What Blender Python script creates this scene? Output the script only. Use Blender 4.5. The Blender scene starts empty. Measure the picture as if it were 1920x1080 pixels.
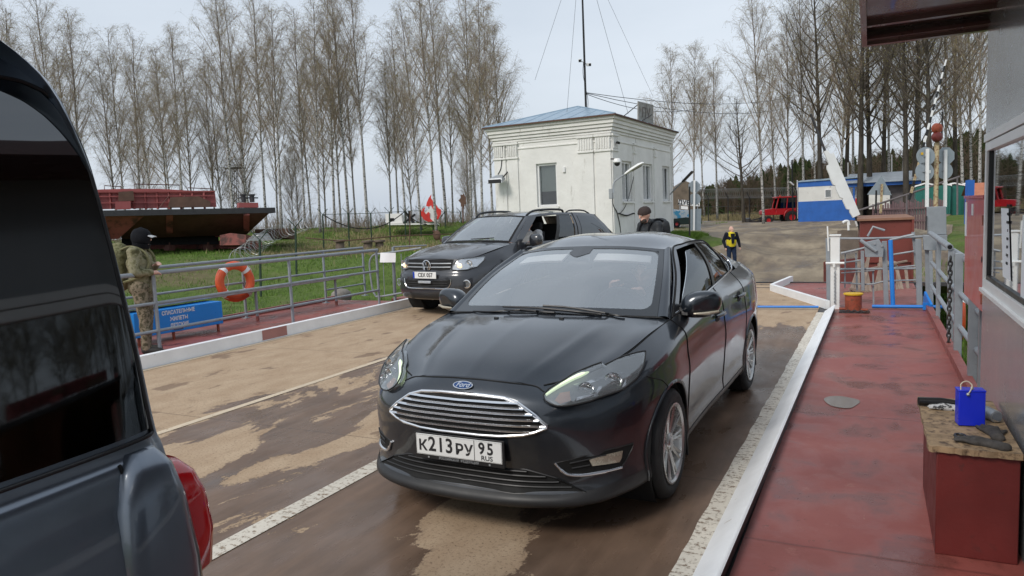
import bpy, bmesh, math, random
import numpy as np
from mathutils import Vector, Matrix
from mathutils.geometry import delaunay_2d_cdt
from mathutils.bvhtree import BVHTree
R=math.radians; PI=math.pi
random.seed(7); np.random.seed(7)
sc=bpy.context.scene; col=sc.collection
# ---------------------------------------------------------------- camera
F=1356.; H=1.663; yaw,pit,roll=.463,.1009,-.0433
fw=np.array([-math.sin(yaw)*math.cos(pit),math.cos(yaw)*math.cos(pit),-math.sin(pit)])
_r=np.array([math.cos(yaw),math.sin(yaw),0]); _u=np.cross(_r,fw)
rt=_r*math.cos(roll)+_u*math.sin(roll); up=np.cross(rt,fw); CAM=np.array([0,0,H])
cd=bpy.data.cameras.new('camera'); cam=bpy.data.objects.new('camera',cd); col.objects.link(cam)
cd.sensor_width=36; cd.lens=F/1920*36; cd.clip_start=.02; cd.clip_end=3000
cam.matrix_world=Matrix(((rt[0],up[0],-fw[0],0),(rt[1],up[1],-fw[1],0),(rt[2],up[2],-fw[2],H),(0,0,0,1)))
sc.camera=cam
# measured pixel (1920 wide) -> world point at a given axial depth / height / x / y
def _d(x,y): return fw+rt*(x-960)/F-up*(y-540)/F
def ad(x,y,dep): return CAM+_d(x,y)*dep
def az(x,y,z=0): d=_d(x,y); return CAM+d*(z-H)/d[2]
def ax(x,y,X): d=_d(x,y); return CAM+d*X/d[0]
def ay(x,y,Y): d=_d(x,y); return CAM+d*Y/d[1]
# ---------------------------------------------------------------- world, sun, exposure
w=bpy.data.worlds.new('World'); sc.world=w; w.use_nodes=True
nt=w.node_tree; nt.nodes.clear(); N=nt.nodes.new; L=nt.links.new
out=N('ShaderNodeOutputWorld'); bg=N('ShaderNodeBackground'); sky=N('ShaderNodeTexSky')
SUN_EL,SUN_ROT=R(42),R(200)
sky.sky_type='NISHITA'; sky.sun_disc=False; sky.sun_elevation=SUN_EL; sky.sun_rotation=SUN_ROT; sky.dust_density=3; sky.air_density=1.5
tc=N('ShaderNodeTexCoord'); mp=N('ShaderNodeMapping'); mp.inputs['Scale'].default_value=(1,1,3.2)
no=N('ShaderNodeTexNoise'); no.inputs['Scale'].default_value=1.7; no.inputs['Detail'].default_value=6; no.inputs['Roughness'].default_value=.5
cr=N('ShaderNodeValToRGB'); cr.color_ramp.elements[0].position=.3; cr.color_ramp.elements[0].color=(3.6,4.05,4.65,1)
cr.color_ramp.elements[1].position=.72; cr.color_ramp.elements[1].color=(4.7,5.1,5.65,1)
mx=N('ShaderNodeMix'); mx.data_type='RGBA'; mx.inputs[0].default_value=.9
L(tc.outputs['Generated'],mp.inputs['Vector']); L(mp.outputs[0],no.inputs['Vector']); L(no.outputs['Fac'],cr.inputs[0])
L(sky.outputs[0],mx.inputs[6]); L(cr.outputs[0],mx.inputs[7]); L(mx.outputs[2],bg.inputs[0]); bg.inputs[1].default_value=.125
L(bg.outputs[0],out.inputs[0])
sd=bpy.data.lights.new('sun','SUN'); so=bpy.data.objects.new('sun',sd); col.objects.link(so)
sd.energy=1.5; sd.angle=R(18); sd.color=(1,.95,.88)
sv=Vector((math.sin(SUN_ROT)*math.cos(SUN_EL),math.cos(SUN_ROT)*math.cos(SUN_EL),math.sin(SUN_EL)))
so.rotation_euler=sv.to_track_quat('Z','Y').to_euler(); so.location=(0,0,40)
sc.view_settings.view_transform='Standard'; sc.view_settings.look='None'; sc.view_settings.exposure=.40; sc.view_settings.gamma=1
# ---------------------------------------------------------------- materials
class NT:
    def __init__(s,name):
        s.m=bpy.data.materials.new(name); s.m.use_nodes=True; s.t=s.m.node_tree; s.b=s.t.nodes['Principled BSDF']; s.tc=None
    def n(s,ty,**k):
        o=s.t.nodes.new('ShaderNode'+ty)
        for a,b in k.items():
            if a in o.inputs: s.set(o.inputs[a],b)
            else: setattr(o,a,b)
        return o
    def set(s,inp,v):
        if hasattr(v,'links') or isinstance(v,bpy.types.NodeSocket): s.t.links.new(v,inp)
        else: inp.default_value=v
    def co(s,scale=(1,1,1),rot=(0,0,0),kind='Object'):
        if not s.tc: s.tc=s.n('TexCoord')
        m=s.n('Mapping'); m.inputs['Scale'].default_value=scale; m.inputs['Rotation'].default_value=rot; s.set(m.inputs[0],s.tc.outputs[kind]); return m.outputs[0]
    def wco(s,scale=(1,1,1)):
        g=s.n('NewGeometry'); m=s.n('Mapping'); m.inputs['Scale'].default_value=scale; s.set(m.inputs[0],g.outputs['Position']); return m.outputs[0]
    def noise(s,sc_,det=4,rough=.55,vec=None,dist=0):
        o=s.n('TexNoise',Scale=sc_,Detail=det,Roughness=rough,Distortion=dist); s.set(o.inputs['Vector'],vec if vec is not None else s.co()); return o.outputs['Fac']
    def ramp(s,fac,stops):
        r=s.n('ValToRGB'); e=r.color_ramp.elements
        while len(e)<len(stops): e.new(.5)
        for i,(p,c) in enumerate(stops):
            e[i].position=p; e[i].color=(c,c,c,1) if isinstance(c,(int,float)) else (*c,1)
        s.set(r.inputs[0],fac); return r.outputs[0]
    def mix(s,f,a,b,bt='MIX'):
        o=s.n('Mix',data_type='RGBA',blend_type=bt); s.set(o.inputs[0],f)
        for i,v in ((6,a),(7,b)): s.set(o.inputs[i],(*v,1) if isinstance(v,tuple) and len(v)==3 else ((v,v,v,1) if isinstance(v,(int,float)) else v))
        return o.outputs[2]
    def math(s,op,a,b=0.,clamp=False):
        o=s.n('Math',operation=op,use_clamp=clamp); s.set(o.inputs[0],a); s.set(o.inputs[1],b); return o.outputs[0]
    def bump(s,h,st=.3,dist=.01):
        o=s.n('Bump',Strength=st,Distance=dist); s.set(o.inputs['Height'],h); s.set(s.b.inputs['Normal'],o.outputs[0]); return o
    def P(s,**k):
        for a,v in k.items(): s.set(s.b.inputs[a.replace('_',' ')],(*v,1) if isinstance(v,tuple) and len(v)==3 else v)
        return s.m
def mat(name,c,rough=.5,metal=0.,var=.12,sc_=3.,bump=0.,bs=60.,c2=None,thr=(.55,.7),coat=0.,spec=.5,ch=None,world=False):
    """painted / worn surface: base colour with soft variation, optional second colour in patches, fine bump"""
    t=NT(name); v=t.wco() if world else t.co()
    n=t.noise(sc_,5,.6,v)
    a=tuple(max(0,x*(1-var)) for x in c); b=tuple(min(1,x*(1+var)) for x in c)
    cc=t.ramp(n,[(.3,a),(.7,b)])
    if c2: cc=t.mix(t.ramp(t.noise(sc_*2.3,7,.65,v),[(thr[0],0.),(thr[1],1.)]),cc,c2)
    t.P(Base_Color=cc,Metallic=metal,Specular_IOR_Level=spec,Coat_Weight=coat,Coat_Roughness=.05)
    t.set(t.b.inputs['Roughness'],t.ramp(t.noise(sc_*1.7,4,.6,v),[(.3,max(0,rough-.08)),(.7,min(1,rough+.08))]))
    if bump: t.bump(t.noise(bs,4,.6,v),bump,.005)
    return t.m
MT={}
MT['grey']=mat('grey_rail_paint',(.25,.275,.30),.42,var=.12,sc_=6,c2=(.16,.12,.10),thr=(.66,.72),bump=.15)
MT['white']=mat('white_paint',(.74,.75,.74),.45,var=.07,sc_=3,c2=(.35,.27,.2),thr=(.68,.75),bump=.2)
MT['blue']=mat('blue_paint',(.01,.19,.62),.4,var=.12,c2=(.02,.05,.16),thr=(.7,.76))
MT['tinblue']=mat('bright_blue_paint',(.012,.03,.62),.32,var=.1)
MT['black']=mat('black_plastic',(.012,.012,.013),.42,var=.2)
MT['matt_black']=mat('matt_black',(.004,.004,.005),.9)
MT['chrome']=mat('chrome',(.72,.73,.75),.12,1.,var=.05)
MT['alloy']=mat('alloy',(.52,.52,.51),.3,.8,var=.12,sc_=8)
MT['tyre']=mat('tyre_rubber',(.016,.016,.017),.75,var=.35,sc_=9,bump=.3,bs=90)
MT['rubber']=MT['tyre']
MT['skin']=mat('skin',(.66,.40,.32),.5,var=.1,sc_=14)
MT['dark_steel']=mat('dark_steel',(.045,.045,.048),.5,.3,var=.25,c2=(.09,.045,.025),thr=(.55,.7))
MT['galv']=mat('galvanised',(.36,.38,.40),.45,.5,var=.12,sc_=4)
MT['redpaint']=mat('red_paint',(.62,.085,.085),.35,var=.08,sc_=3,coat=.3,c2=(.30,.03,.03),thr=(.66,.76))
MT['paper']=mat('paper',(.88,.89,.90),.7,var=.04)
MT['ink']=mat('ink',(.02,.02,.022),.6)
MT['pvc']=mat('white_pvc',(.80,.80,.79),.35,var=.04)
MT['wood']=mat('weathered_wood',(.30,.25,.20),.75,var=.3,sc_=9,bump=.4,bs=40)
MT['rope']=mat('cream_rope',(.62,.56,.45),.8)
MT['cable']=mat('black_cable',(.008,.008,.008),.6)
def glass(name,col_=(.02,.025,.03),tr=.35,gl=.3,rough=.03,haze=0.,hz=(.5,.55,.58)):
    """thin glass: a tinted see-through sheet with a mirror coat and, where asked, a dusty film"""
    t=NT(name); t.t.nodes.remove(t.b); o=t.t.nodes['Material Output']
    tp=t.n('BsdfTransparent'); tp.inputs[0].default_value=(*[min(1,tr+x) for x in col_],1)
    g=t.n('BsdfGlossy',Roughness=rough); g.inputs[0].default_value=(.9,.93,.95,1)
    lw=t.n('LayerWeight',Blend=.35)
    f=t.math('ADD',t.math('MULTIPLY',lw.outputs['Fresnel'],.8),gl,True)
    a=t.n('MixShader'); t.set(a.inputs[0],f); t.set(a.inputs[1],tp.outputs[0]); t.set(a.inputs[2],g.outputs[0]); last=a
    if haze:
        d=t.n('BsdfDiffuse'); d.inputs[0].default_value=(*hz,1); b=t.n('MixShader')
        t.set(b.inputs[0],t.ramp(t.noise(2.5,3),[(.3,haze*.8),(.7,haze*1.2)])); t.set(b.inputs[1],a.outputs[0]); t.set(b.inputs[2],d.outputs[0]); last=b
    t.set(o.inputs[0],last.outputs[0]); return t.m
# ---------------------------------------------------------------- objects
def tag(o,label=None,cat=None,group=None,kind=None):
    if label: o['label']=label
    if cat: o['category']=cat
    if group: o['group']=group
    if kind: o['kind']=kind
    return o
def empty(name,loc=(0,0,0),rz=0.,label=None,cat=None,group=None):
    o=bpy.data.objects.new(name,None); col.objects.link(o); o.empty_display_size=.2
    o.location=loc; o.rotation_euler=(0,0,rz); o.matrix_basis=Matrix.Translation(loc)@Matrix.Rotation(rz,4,'Z')
    return tag(o,label,cat,group)
def wmat(o):
    m=o.matrix_basis.copy()
    while o.parent: o=o.parent; m=o.matrix_basis@m
    return m
def copy_tree(o,parent=None,**k):
    c=o.copy(); col.objects.link(c); c.parent=parent
    for ch in [x for x in bpy.data.objects if x.parent==o]: copy_tree(ch,c)
    return c
V=np.array
def nrm(a): a=np.asarray(a,float); return a/(np.linalg.norm(a)+1e-12)
def crv(pts,n,closed=False):
    """Catmull-Rom through the points, n samples per span"""
    p=np.asarray(pts,float); k=len(p); o=[]
    for i in range(k if closed else k-1):
        if closed: a,b,c,d=p[(i-1)%k],p[i],p[(i+1)%k],p[(i+2)%k]
        else:
            b,c=p[i],p[i+1]; a=p[i-1] if i else 2*b-c; d=p[i+2] if i+2<k else 2*c-b
        for j in range(n):
            t=j/n; o.append(.5*((2*b)+(c-a)*t+(2*a-5*b+4*c-d)*t*t+(3*b-a-3*c+d)*t**3))
    if not closed: o.append(p[-1])
    return np.array(o)
def resample(pts,n):
    p=np.asarray(pts,float); s=np.r_[0,np.cumsum(np.linalg.norm(np.diff(p,axis=0),axis=1))]; t=np.linspace(0,s[-1],n)
    return np.stack([np.interp(t,s,p[:,i]) for i in range(p.shape[1])],1)
class MB:
    def __init__(s): s.v=[]; s.f=[]; s.n=0
    def add(s,vs,fs):
        vs=np.asarray(vs,float).reshape(-1,3); s.v.append(vs); s.f+= [tuple(i+s.n for i in f) for f in fs]; s.n+=len(vs); return s
    def verts(s): return np.concatenate(s.v) if s.v else np.zeros((0,3))
    def merge(s,o,M=None):
        v=o.verts()
        if M is not None:
            M=np.array(M); v=v@M[:3,:3].T+M[:3,3]
        return s.add(v,o.f)
    def mirrored(s,keep=True):
        o=MB(); v=s.verts()
        if keep: o.add(v,s.f)
        o.add(v*V([-1,1,1]),[f[::-1] for f in s.f]); return o
    def bx(s,p0,p1):
        (a,b,c),(d,e,g)=p0,p1
        return s.add([(a,b,c),(d,b,c),(d,e,c),(a,e,c),(a,b,g),(d,b,g),(d,e,g),(a,e,g)],[(3,2,1,0),(4,5,6,7),(0,1,5,4),(1,2,6,5),(2,3,7,6),(3,0,4,7)])
    def box(s,c,sz,rz=0.,M=None):
        h=V(sz)/2.; o=MB().bx(-h,h); m=Matrix.Translation(Vector(c))@(M if M is not None else Matrix.Rotation(rz,4,'Z')); return s.merge(o,m)
    def beam(s,a,b,w_,h_=None,upv=(0,0,1),w2=None):
        a,b=V(a,),V(b); a=np.asarray(a,float); b=np.asarray(b,float); h_=h_ or w_; d=nrm(b-a); x=np.cross(d,upv)
        if np.linalg.norm(x)<1e-3: x=np.cross(d,(1,0,0))
        x=nrm(x); y=np.cross(x,d); q=(w2 or w_)/w_
        vs=[a+x*i*w_/2+y*j*h_/2 for i,j in((-1,-1),(1,-1),(1,1),(-1,1))]+[b+(x*i*w_/2+y*j*h_/2)*q for i,j in((-1,-1),(1,-1),(1,1),(-1,1))]
        return s.add(vs,[(0,1,2,3),(7,6,5,4),(0,4,5,1),(1,5,6,2),(2,6,7,3),(3,7,4,0)])
    def tube(s,pts,r,n=8,closed=False,cap=True):
        p=np.asarray(pts,float); k=len(p); r=np.full(k,r) if np.isscalar(r) else np.asarray(r,float)
        t=np.zeros_like(p); t[1:-1]=p[2:]-p[:-2]; t[0]=p[1]-p[0]; t[-1]=p[-1]-p[-2]
        if closed: t[0]=t[-1]=p[1]-p[-1]; 
        ref=V([0,0,1.]) if abs(nrm(t[0])[2])<.9 else V([1.,0,0]); x=nrm(np.cross(t[0],ref)); vs=[]
        for i in range(k):
            ti=nrm(t[i]); x=nrm(x-ti*np.dot(x,ti)); y=np.cross(ti,x)
            for j in range(n):
                a=2*PI*j/n; vs.append(p[i]+r[i]*(x*math.cos(a)+y*math.sin(a)))
        fs=[(i*n+j,i*n+(j+1)%n,(i+1)*n+(j+1)%n,(i+1)*n+j) for i in range(k-1) for j in range(n)]
        if closed: fs+=[((k-1)*n+j,(k-1)*n+(j+1)%n,(j+1)%n,j) for j in range(n)]
        elif cap: fs+=[tuple(range(n-1,-1,-1)),tuple((k-1)*n+j for j in range(n))]
        return s.add(vs,fs)
    def cyl(s,a,b,r,r2=None,n=16): return s.tube([a,b],[r,r if r2 is None else r2],n)
    def lathe(s,prof,c,axis=(0,0,1),n=32,cap=False):
        ax_=nrm(axis); ref=V([0,0,1.]) if abs(ax_[2])<.9 else V([1.,0,0]); x=nrm(np.cross(ref,ax_)); y=np.cross(ax_,x); c=np.asarray(c,float)
        vs=[c+ax_*h+q*(x*math.cos(2*PI*j/n)+y*math.sin(2*PI*j/n)) for q,h in prof for j in range(n)]
        return s.add(vs,[(i*n+j,i*n+(j+1)%n,(i+1)*n+(j+1)%n,(i+1)*n+j) for i in range(len(prof)-1) for j in range(n)]+([tuple(range(n-1,-1,-1)),tuple((len(prof)-1)*n+j for j in range(n))] if cap else []))
    def prism(s,poly,vec):
        p=np.asarray(poly,float); n=len(p); return s.add(np.r_[p,p+V(vec)],[tuple(range(n-1,-1,-1)),tuple(range(n,2*n))]+[(i,(i+1)%n,n+(i+1)%n,n+i) for i in range(n)])
    def grid(s,G,flip=False):
        a,b=G.shape[:2]; fs=[(i*b+j,(i+1)*b+j,(i+1)*b+j+1,i*b+j+1) for i in range(a-1) for j in range(b-1)]
        return s.add(G.reshape(-1,3),[f[::-1] for f in fs] if flip else fs)
    def ball(s,c,r,n=16,M=None):
        r=V([r]*3 if np.isscalar(r) else r,); r=np.asarray(r,float); m=n//2; vs=[]
        for i in range(m+1):
            a=PI*i/m
            for j in range(n): vs.append((math.sin(a)*math.cos(2*PI*j/n),math.sin(a)*math.sin(2*PI*j/n),-math.cos(a)))
        vs=np.array(vs)*r
        if M is not None: vs=vs@np.array(M)[:3,:3].T
        return s.add(vs+V(c),[(i*n+j,i*n+(j+1)%n,(i+1)*n+(j+1)%n,(i+1)*n+j) for i in range(m) for j in range(n)])
    def text(s,txt,size,o,ux,uy,depth=.002,align='CENTER',sx=1.,shear=0.,bold=0.):
        """lettering as a thin raised mesh: o origin, ux reading direction, uy up"""
        c=bpy.data.curves.new('t','FONT'); c.body=txt; c.size=size; c.extrude=depth; c.align_x=align; c.align_y='CENTER'; c.shear=shear; c.offset=bold; c.resolution_u=3
        ob=bpy.data.objects.new('t',c); col.objects.link(ob); dg=bpy.context.evaluated_depsgraph_get(); me=bpy.data.meshes.new_from_object(ob.evaluated_get(dg))
        ux=nrm(ux); uy=nrm(uy); uz=np.cross(ux,uy); v=np.array([x.co[:] for x in me.vertices])
        if len(v): s.add(V(o)+v[:,:1]*ux*sx+v[:,1:2]*uy+v[:,2:]*uz,[tuple(p.vertices) for p in me.polygons])
        bpy.data.objects.remove(ob); bpy.data.curves.remove(c); bpy.data.meshes.remove(me); return s
    def build(s,name,m,parent=None,world=False,ang=38,bevel=0.,seg=2,weld=False,sub=0,mods=None,**k):
        v=s.verts(); f=s.f; me=bpy.data.meshes.new(name); loc=None
        if parent is not None and world:
            M=np.array(wmat(parent).inverted()); v=v@M[:3,:3].T+M[:3,3]
        if parent is None:
            lo,hi=v.min(0),v.max(0); loc=V([(lo[0]+hi[0])/2,(lo[1]+hi[1])/2,lo[2]]); v=v-loc
        me.from_pydata(v.tolist(),[],f); me.update()
        if weld:
            b=bmesh.new(); b.from_mesh(me); bmesh.ops.remove_doubles(b,verts=b.verts,dist=.0006); b.to_mesh(me); b.free()
        me.polygons.foreach_set('use_smooth',[True]*len(me.polygons)); me.set_sharp_from_angle(angle=R(ang))
        me.materials.append(MT[m] if isinstance(m,str) else m)
        o=bpy.data.objects.new(name,me); col.objects.link(o)
        if loc is not None: o.location=loc; o.matrix_basis=Matrix.Translation(loc)
        if parent is not None: o.parent=parent
        if bevel:
            q=o.modifiers.new('b','BEVEL'); q.width=bevel; q.segments=seg; q.limit_method='ANGLE'; q.angle_limit=R(40)
        if sub:
            q=o.modifiers.new('s','SUBSURF'); q.levels=q.render_levels=sub
        tag(o,**k); return o
# ---------------------------------------------------------------- surfaces for bodywork
def coons(c0,c1,d0,d1,nu=24,nv=16):
    """c0,c1 along u (v=0,1); d0,d1 along v (u=0,1)"""
    c0,c1=[resample(crv(c,8),nu) for c in(c0,c1)]; d0,d1=[resample(crv(c,8),nv) for c in(d0,d1)]
    u=np.linspace(0,1,nu)[:,None,None]; v=np.linspace(0,1,nv)[None,:,None]
    A=(1-v)*c0[:,None]+v*c1[:,None]; B=(1-u)*d0[None]+u*d1[None]
    C=(1-u)*(1-v)*c0[0]+u*(1-v)*c0[-1]+(1-u)*v*c1[0]+u*v*c1[-1]
    return A+B-C
class Surf:
    """a sampled patch that can be read at (u,v) with an offset along its normal"""
    def __init__(s,G,sgn=1.): s.G=G; s.a,s.b=G.shape[:2]; s.sgn=sgn
    def p(s,u,v):
        x=min(max(u,0),1)*(s.a-1); y=min(max(v,0),1)*(s.b-1); i=min(int(x),s.a-2); j=min(int(y),s.b-2); x-=i; y-=j; G=s.G
        return G[i,j]*(1-x)*(1-y)+G[i+1,j]*x*(1-y)+G[i,j+1]*(1-x)*y+G[i+1,j+1]*x*y
    def nm(s,u,v):
        e=.02; return s.sgn*nrm(np.cross(s.p(min(u+e,1),v)-s.p(max(u-e,0),v),s.p(u,min(v+e,1))-s.p(u,max(v-e,0))))
    def at(s,u,v,off=0.): return s.p(u,v)+s.nm(u,v)*off
    def sub(s,fu0,fu1,v0,v1,nu=10,nv=10,off=.003,thick=0.):
        g=lambda f,t:f(t) if callable(f) else f
        G=np.array([[s.at(g(fu0,vv)*(1-a)+g(fu1,vv)*a,vv,off) for vv in np.linspace(v0,v1,nv)] for a in np.linspace(0,1,nu)])
        return G
    def line(s,uv,n=8,off=.001): return np.array([s.at(u,v,off) for u,v in crv(uv,n)])
def slab(mb,G,t,nrmdir):
    """grid with thickness t along nrmdir"""
    G2=G-V(nrmdir)*t; a,b=G.shape[:2]; mb.grid(G); mb.grid(G2,True)
    for E1,E2 in((G[0],G2[0]),(G[-1],G2[-1]),(G[:,0],G2[:,0]),(G[:,-1],G2[:,-1])): mb.grid(np.stack([E1,E2]))
    return mb
def bvh(*mbs):
    v=[];f=[];n=0
    for m in mbs:
        a=m.verts(); v+=a.tolist(); f+=[tuple(i+n for i in q) for q in m.f]; n+=len(a)
    return BVHTree.FromPolygons(v,f)
def cast(bv,o,d):
    h=bv.ray_cast(Vector(o),Vector(d)); return (np.array(h[0]),np.array(h[1])) if h[0] is not None else (None,None)
def decal(bv,poly,fr,off=.003,skirt=.012,step=.03,smooth=0):
    """poly: 2-D outline in frame fr=(origin,ux,uy,dir); returned as a mesh laid on the surface found along dir"""
    o,ux,uy,d=[np.asarray(a,float) for a in fr]; P=np.asarray(poly,float)
    if smooth: P=crv(P,smooth,True)
    k=len(P); lo,hi=P.min(0),P.max(0)
    def inside(q):
        c=False; j=k-1
        for i in range(k):
            if (P[i][1]>q[1])!=(P[j][1]>q[1]) and q[0]<(P[j][0]-P[i][0])*(q[1]-P[i][1])/(P[j][1]-P[i][1])+P[i][0]: c=not c
            j=i
        return c
    pts=[tuple(p) for p in P]
    for x in np.arange(lo[0]+step/2,hi[0],step):
        for y in np.arange(lo[1]+step/2,hi[1],step):
            if inside((x,y)) and min(np.hypot(P[:,0]-x,P[:,1]-y))>step*.4: pts.append((x,y))
    vs,es,fs,_,_,_=delaunay_2d_cdt([Vector(p) for p in pts],[(i,(i+1)%k) for i in range(k)],[],1,1e-5)
    out_=[]; last=None
    for q in vs:
        h,n=cast(bv,o+ux*q.x+uy*q.y-d*3,d)
        if h is None: h=last if last is not None else o+ux*q.x+uy*q.y; n=-d
        if np.dot(n,d)>0: n=-n
        last=h; out_.append(h+nrm(n)*off)
    m=MB(); out_=np.array(out_); m.add(out_,[tuple(f) for f in fs])
    if skirt:
        e=out_[:k]; m.add(np.r_[e,e+d*skirt],[(i,(i+1)%k,k+(i+1)%k,k+i) for i in range(k)])
    return m,out_[:k]
def onsurf(bv,pts2,fr,off=.003):
    o,ux,uy,d=[np.asarray(a,float) for a in fr]; r=[]
    for q in pts2:
        h,n=cast(bv,o+ux*q[0]+uy*q[1]-d*3,d)
        if h is None: continue
        if np.dot(n,d)>0: n=-n
        r.append(h+nrm(n)*off)
    return np.array(r)
# ================================================================ cars
def paint(name,c,coat=1.,dirt=(.23,.19,.15),dz=.45,amt=.5,rough=.32,met=.3,yd=.25):
    """clear-coated paint with road dust on the lower body and fine drizzle marks"""
    t=NT(name); co=t.co(); sx=t.n('SeparateXYZ'); t.set(sx.inputs[0],co)
    low=t.ramp(t.math('ADD',sx.outputs[2],t.math('MULTIPLY',t.noise(5,6,.7),.3)),[(dz,1.),(dz+.38,0.)])
    low=t.math('MULTIPLY',low,t.ramp(t.math('DIVIDE',sx.outputs[1],5.),[(.10,yd),(.20,1.)]))
    f=t.math('MULTIPLY',t.math('MULTIPLY',low,t.ramp(t.noise(14,6,.7),[(.25,.5),(.75,1.)])),amt)
    film=t.math('ADD',t.math('MULTIPLY',t.ramp(t.noise(3,6,.75),[(.4,0.),(.75,1.)]),.035),t.math('MULTIPLY',t.ramp(t.noise(38,4,.8),[(.60,0.),(.68,1.)]),.05))
    ff=t.math('MAXIMUM',f,film)
    t.P(Base_Color=t.mix(ff,c,dirt),Metallic=t.math('MULTIPLY',t.math('SUBTRACT',1.,ff),met),Coat_Weight=t.math('SUBTRACT',coat,ff),Coat_Roughness=t.ramp(t.noise(6,5),[(.35,.03),(.7,.10)]))
    t.set(t.b.inputs['Roughness'],t.math('ADD',rough,t.math('MULTIPLY',ff,.5)))
    t.bump(t.noise(900,2,.5,co),.03,.001)
    return t.m
MT['sedan_paint']=paint('black_car_paint',(.020,.027,.037),amt=.5,met=.6)
MT['truck_paint']=paint('dark_grey_car_paint',(.028,.031,.038),amt=.3,met=.4)
MT['suv_paint']=paint('dark_blue_grey_car_paint',(.16,.19,.23),amt=.06,dz=.0,met=.8,rough=.3,yd=1.)
MT['gap']=mat('seam_black',(.003,.003,.003),.8)
MT['side_glass']=glass('tinted_side_glass',(.05,.06,.06),.10,.06)
MT['dark_glass']=glass('privacy_glass',(.0,.0,.0),.012,.10)
MT['screen']=glass('windscreen_glass',(.02,.03,.03),.90,.33,.04,.10,(.66,.71,.73))
MT['satin']=mat('satin_chrome',(.80,.81,.83),.22,1.,var=.03)
MT['lampback']=mat('lamp_inner_grey',(.20,.21,.22),.35,.5)
MT['lens']=glass('clear_lamp_lens',(.1,.1,.1),.78,.14,.04,.12)
MT['grime']=mat('satin_black_trim',(.018,.018,.019),.5,var=.3)
MT['interior']=mat('grey_interior',(.10,.105,.11),.8)
MT['seat']=mat('dark_seat_cloth',(.03,.03,.033),.85)
MT['visor']=mat('pale_sun_visor',(.85,.86,.86),.7)
MT['reflector']=mat('lamp_reflector',(.75,.76,.78),.12,1.,var=.08,sc_=25)
t=NT('daylight_strip'); MT['drl']=t.P(Base_Color=(.8,.85,.6),Emission_Color=(.80,1.,.62),Emission_Strength=.55)
t=NT('lit_bulb'); MT['bulb']=t.P(Base_Color=(.9,.8,.6),Emission_Color=(1.,.62,.30),Emission_Strength=1.6)
t=NT('amber_lens'); MT['amber']=t.P(Base_Color=(.42,.27,.21),Roughness=.2)
MT['fog']=mat('hazy_fog_lens',(.42,.38,.30),.25,.3,sc_=20)
MT['plate']=mat('number_plate_white',(.78,.79,.78),.4,var=.03)
# ================================================================ the setting
def S(o): o['kind']='structure'; return o
CP=[(-11,6,-1.15),(-11,12,-1.15),(-14,20,-1.1),(-9,16,-1.2),(-20.4,19.9,-.95),(-24,14,-.8),(-18,8,-1.1),(-5,29.7,-1.25),(-2,24,-1.3),(2,24,-1.3),(-6,22,-1.3),(-8,21,-1.2),
 (-27,32,-.1),(-30,36,.0),(-24,34,-.1),(-30.3,43.1,.25),(-34,50,1.25),(-29,52.7,1.2),(-42,46,1.2),(-32,26.5,.3),(-40,28,.5),(-36,24,.3),(-46,38,.9),(-60,37,1.1),(-30,12,-.3),(-40,10,0),
 (-9,27,.42),(-9,35,.5),(-15,27,.4),(-15,36,.5),(-8.2,31,.45),(-7.4,29.5,.15),(-18,30,.1),(-6.8,33,.45),(-6.2,38,.25),(-5,42,-.1),(-5.5,36,-.35),(-7,45,.1),(-4.9,58,.13),(-.7,55.6,.14),(-6.7,64,.05),(-2,45,-.0),(0,38,-.35),(-3,34,-.85),
 (2.8,46,.6),(2.8,38,.4),(5,33,.2),(3,28,-1.0),(5,20,-1.3),(10,12,-1.3),(12,30,.5),(10,45,1),(0,70,.6),(-10,78,.6),(5,70,1),(15,60,1.5),(20,40,1.5),(-14,100,1),(-2,110,1.5),(10,120,3),(30,100,5),(-30,120,.3),(30,60,3),(-11,141,2.5),(-40,140,.5),(-60,130,0),
 (-20,65,.6),(-30,75,-1.5),(-45,70,-3.5),(-60,60,-3.5),(-80,50,-3.5),(-80,30,-3.5),(-60,18,-3),(-50,0,-3),(-20,0,-1.3),(-14,-6,-3)]
CPA=np.array(CP,float)
def gz(x,y):
    d=np.hypot(CPA[:,0]-x,CPA[:,1]-y)+.05; w_=1/d**3.2; z=float((w_*CPA[:,2]).sum()/w_.sum())
    k=max(0,min(1,(-x-60)/9))+max(0,min(1,(-.36*y-x)/8))*max(0,min(1,(y-74)/8)); z=z+(-4-z)*min(1,k)
    if -10.8<x<2.5 and y<22: z=min(z,-1.35)
    return z
def gzs(x,y):
    return (gz(x,y)*2+gz(x+1.2,y)+gz(x-1.2,y)+gz(x,y+1.2)+gz(x,y-1.2))/6
def axis_(lo,hi,step,far):
    a=list(np.arange(lo,hi+.1,step)); s=step; b=[]; c=hi
    while c<far: s*=1.5; c+=s; b.append(c)
    e=[]; c=lo; s=step
    while c>-far: s*=1.5; c-=s; e.append(c)
    return np.array(e[::-1]+a+b)
XS=axis_(-62,26,1.0,900); YS=axis_(-6,82,1.0,1400)
rng=np.random.RandomState(3)
TG=np.array([[(x,y,(gzs(x,y)+rng.uniform(-.04,.04)*(1 if y>20 or x<-12 else 0)) if (-62<=x<=26 and -6<=y<=82) else gz(x,y)) for y in YS] for x in XS])
def GZ(x,y):
    i=min(max(np.searchsorted(XS,x)-1,0),len(XS)-2); j=min(max(np.searchsorted(YS,y)-1,0),len(YS)-2)
    a=(x-XS[i])/(XS[i+1]-XS[i]); b=(y-YS[j])/(YS[j+1]-YS[j]); T=TG[:,:,2]
    return T[i,j]*(1-a)*(1-b)+T[i+1,j]*a*(1-b)+T[i,j+1]*(1-a)*b+T[i+1,j+1]*a*b
t=NT('grass_ground'); v=t.wco()
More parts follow.
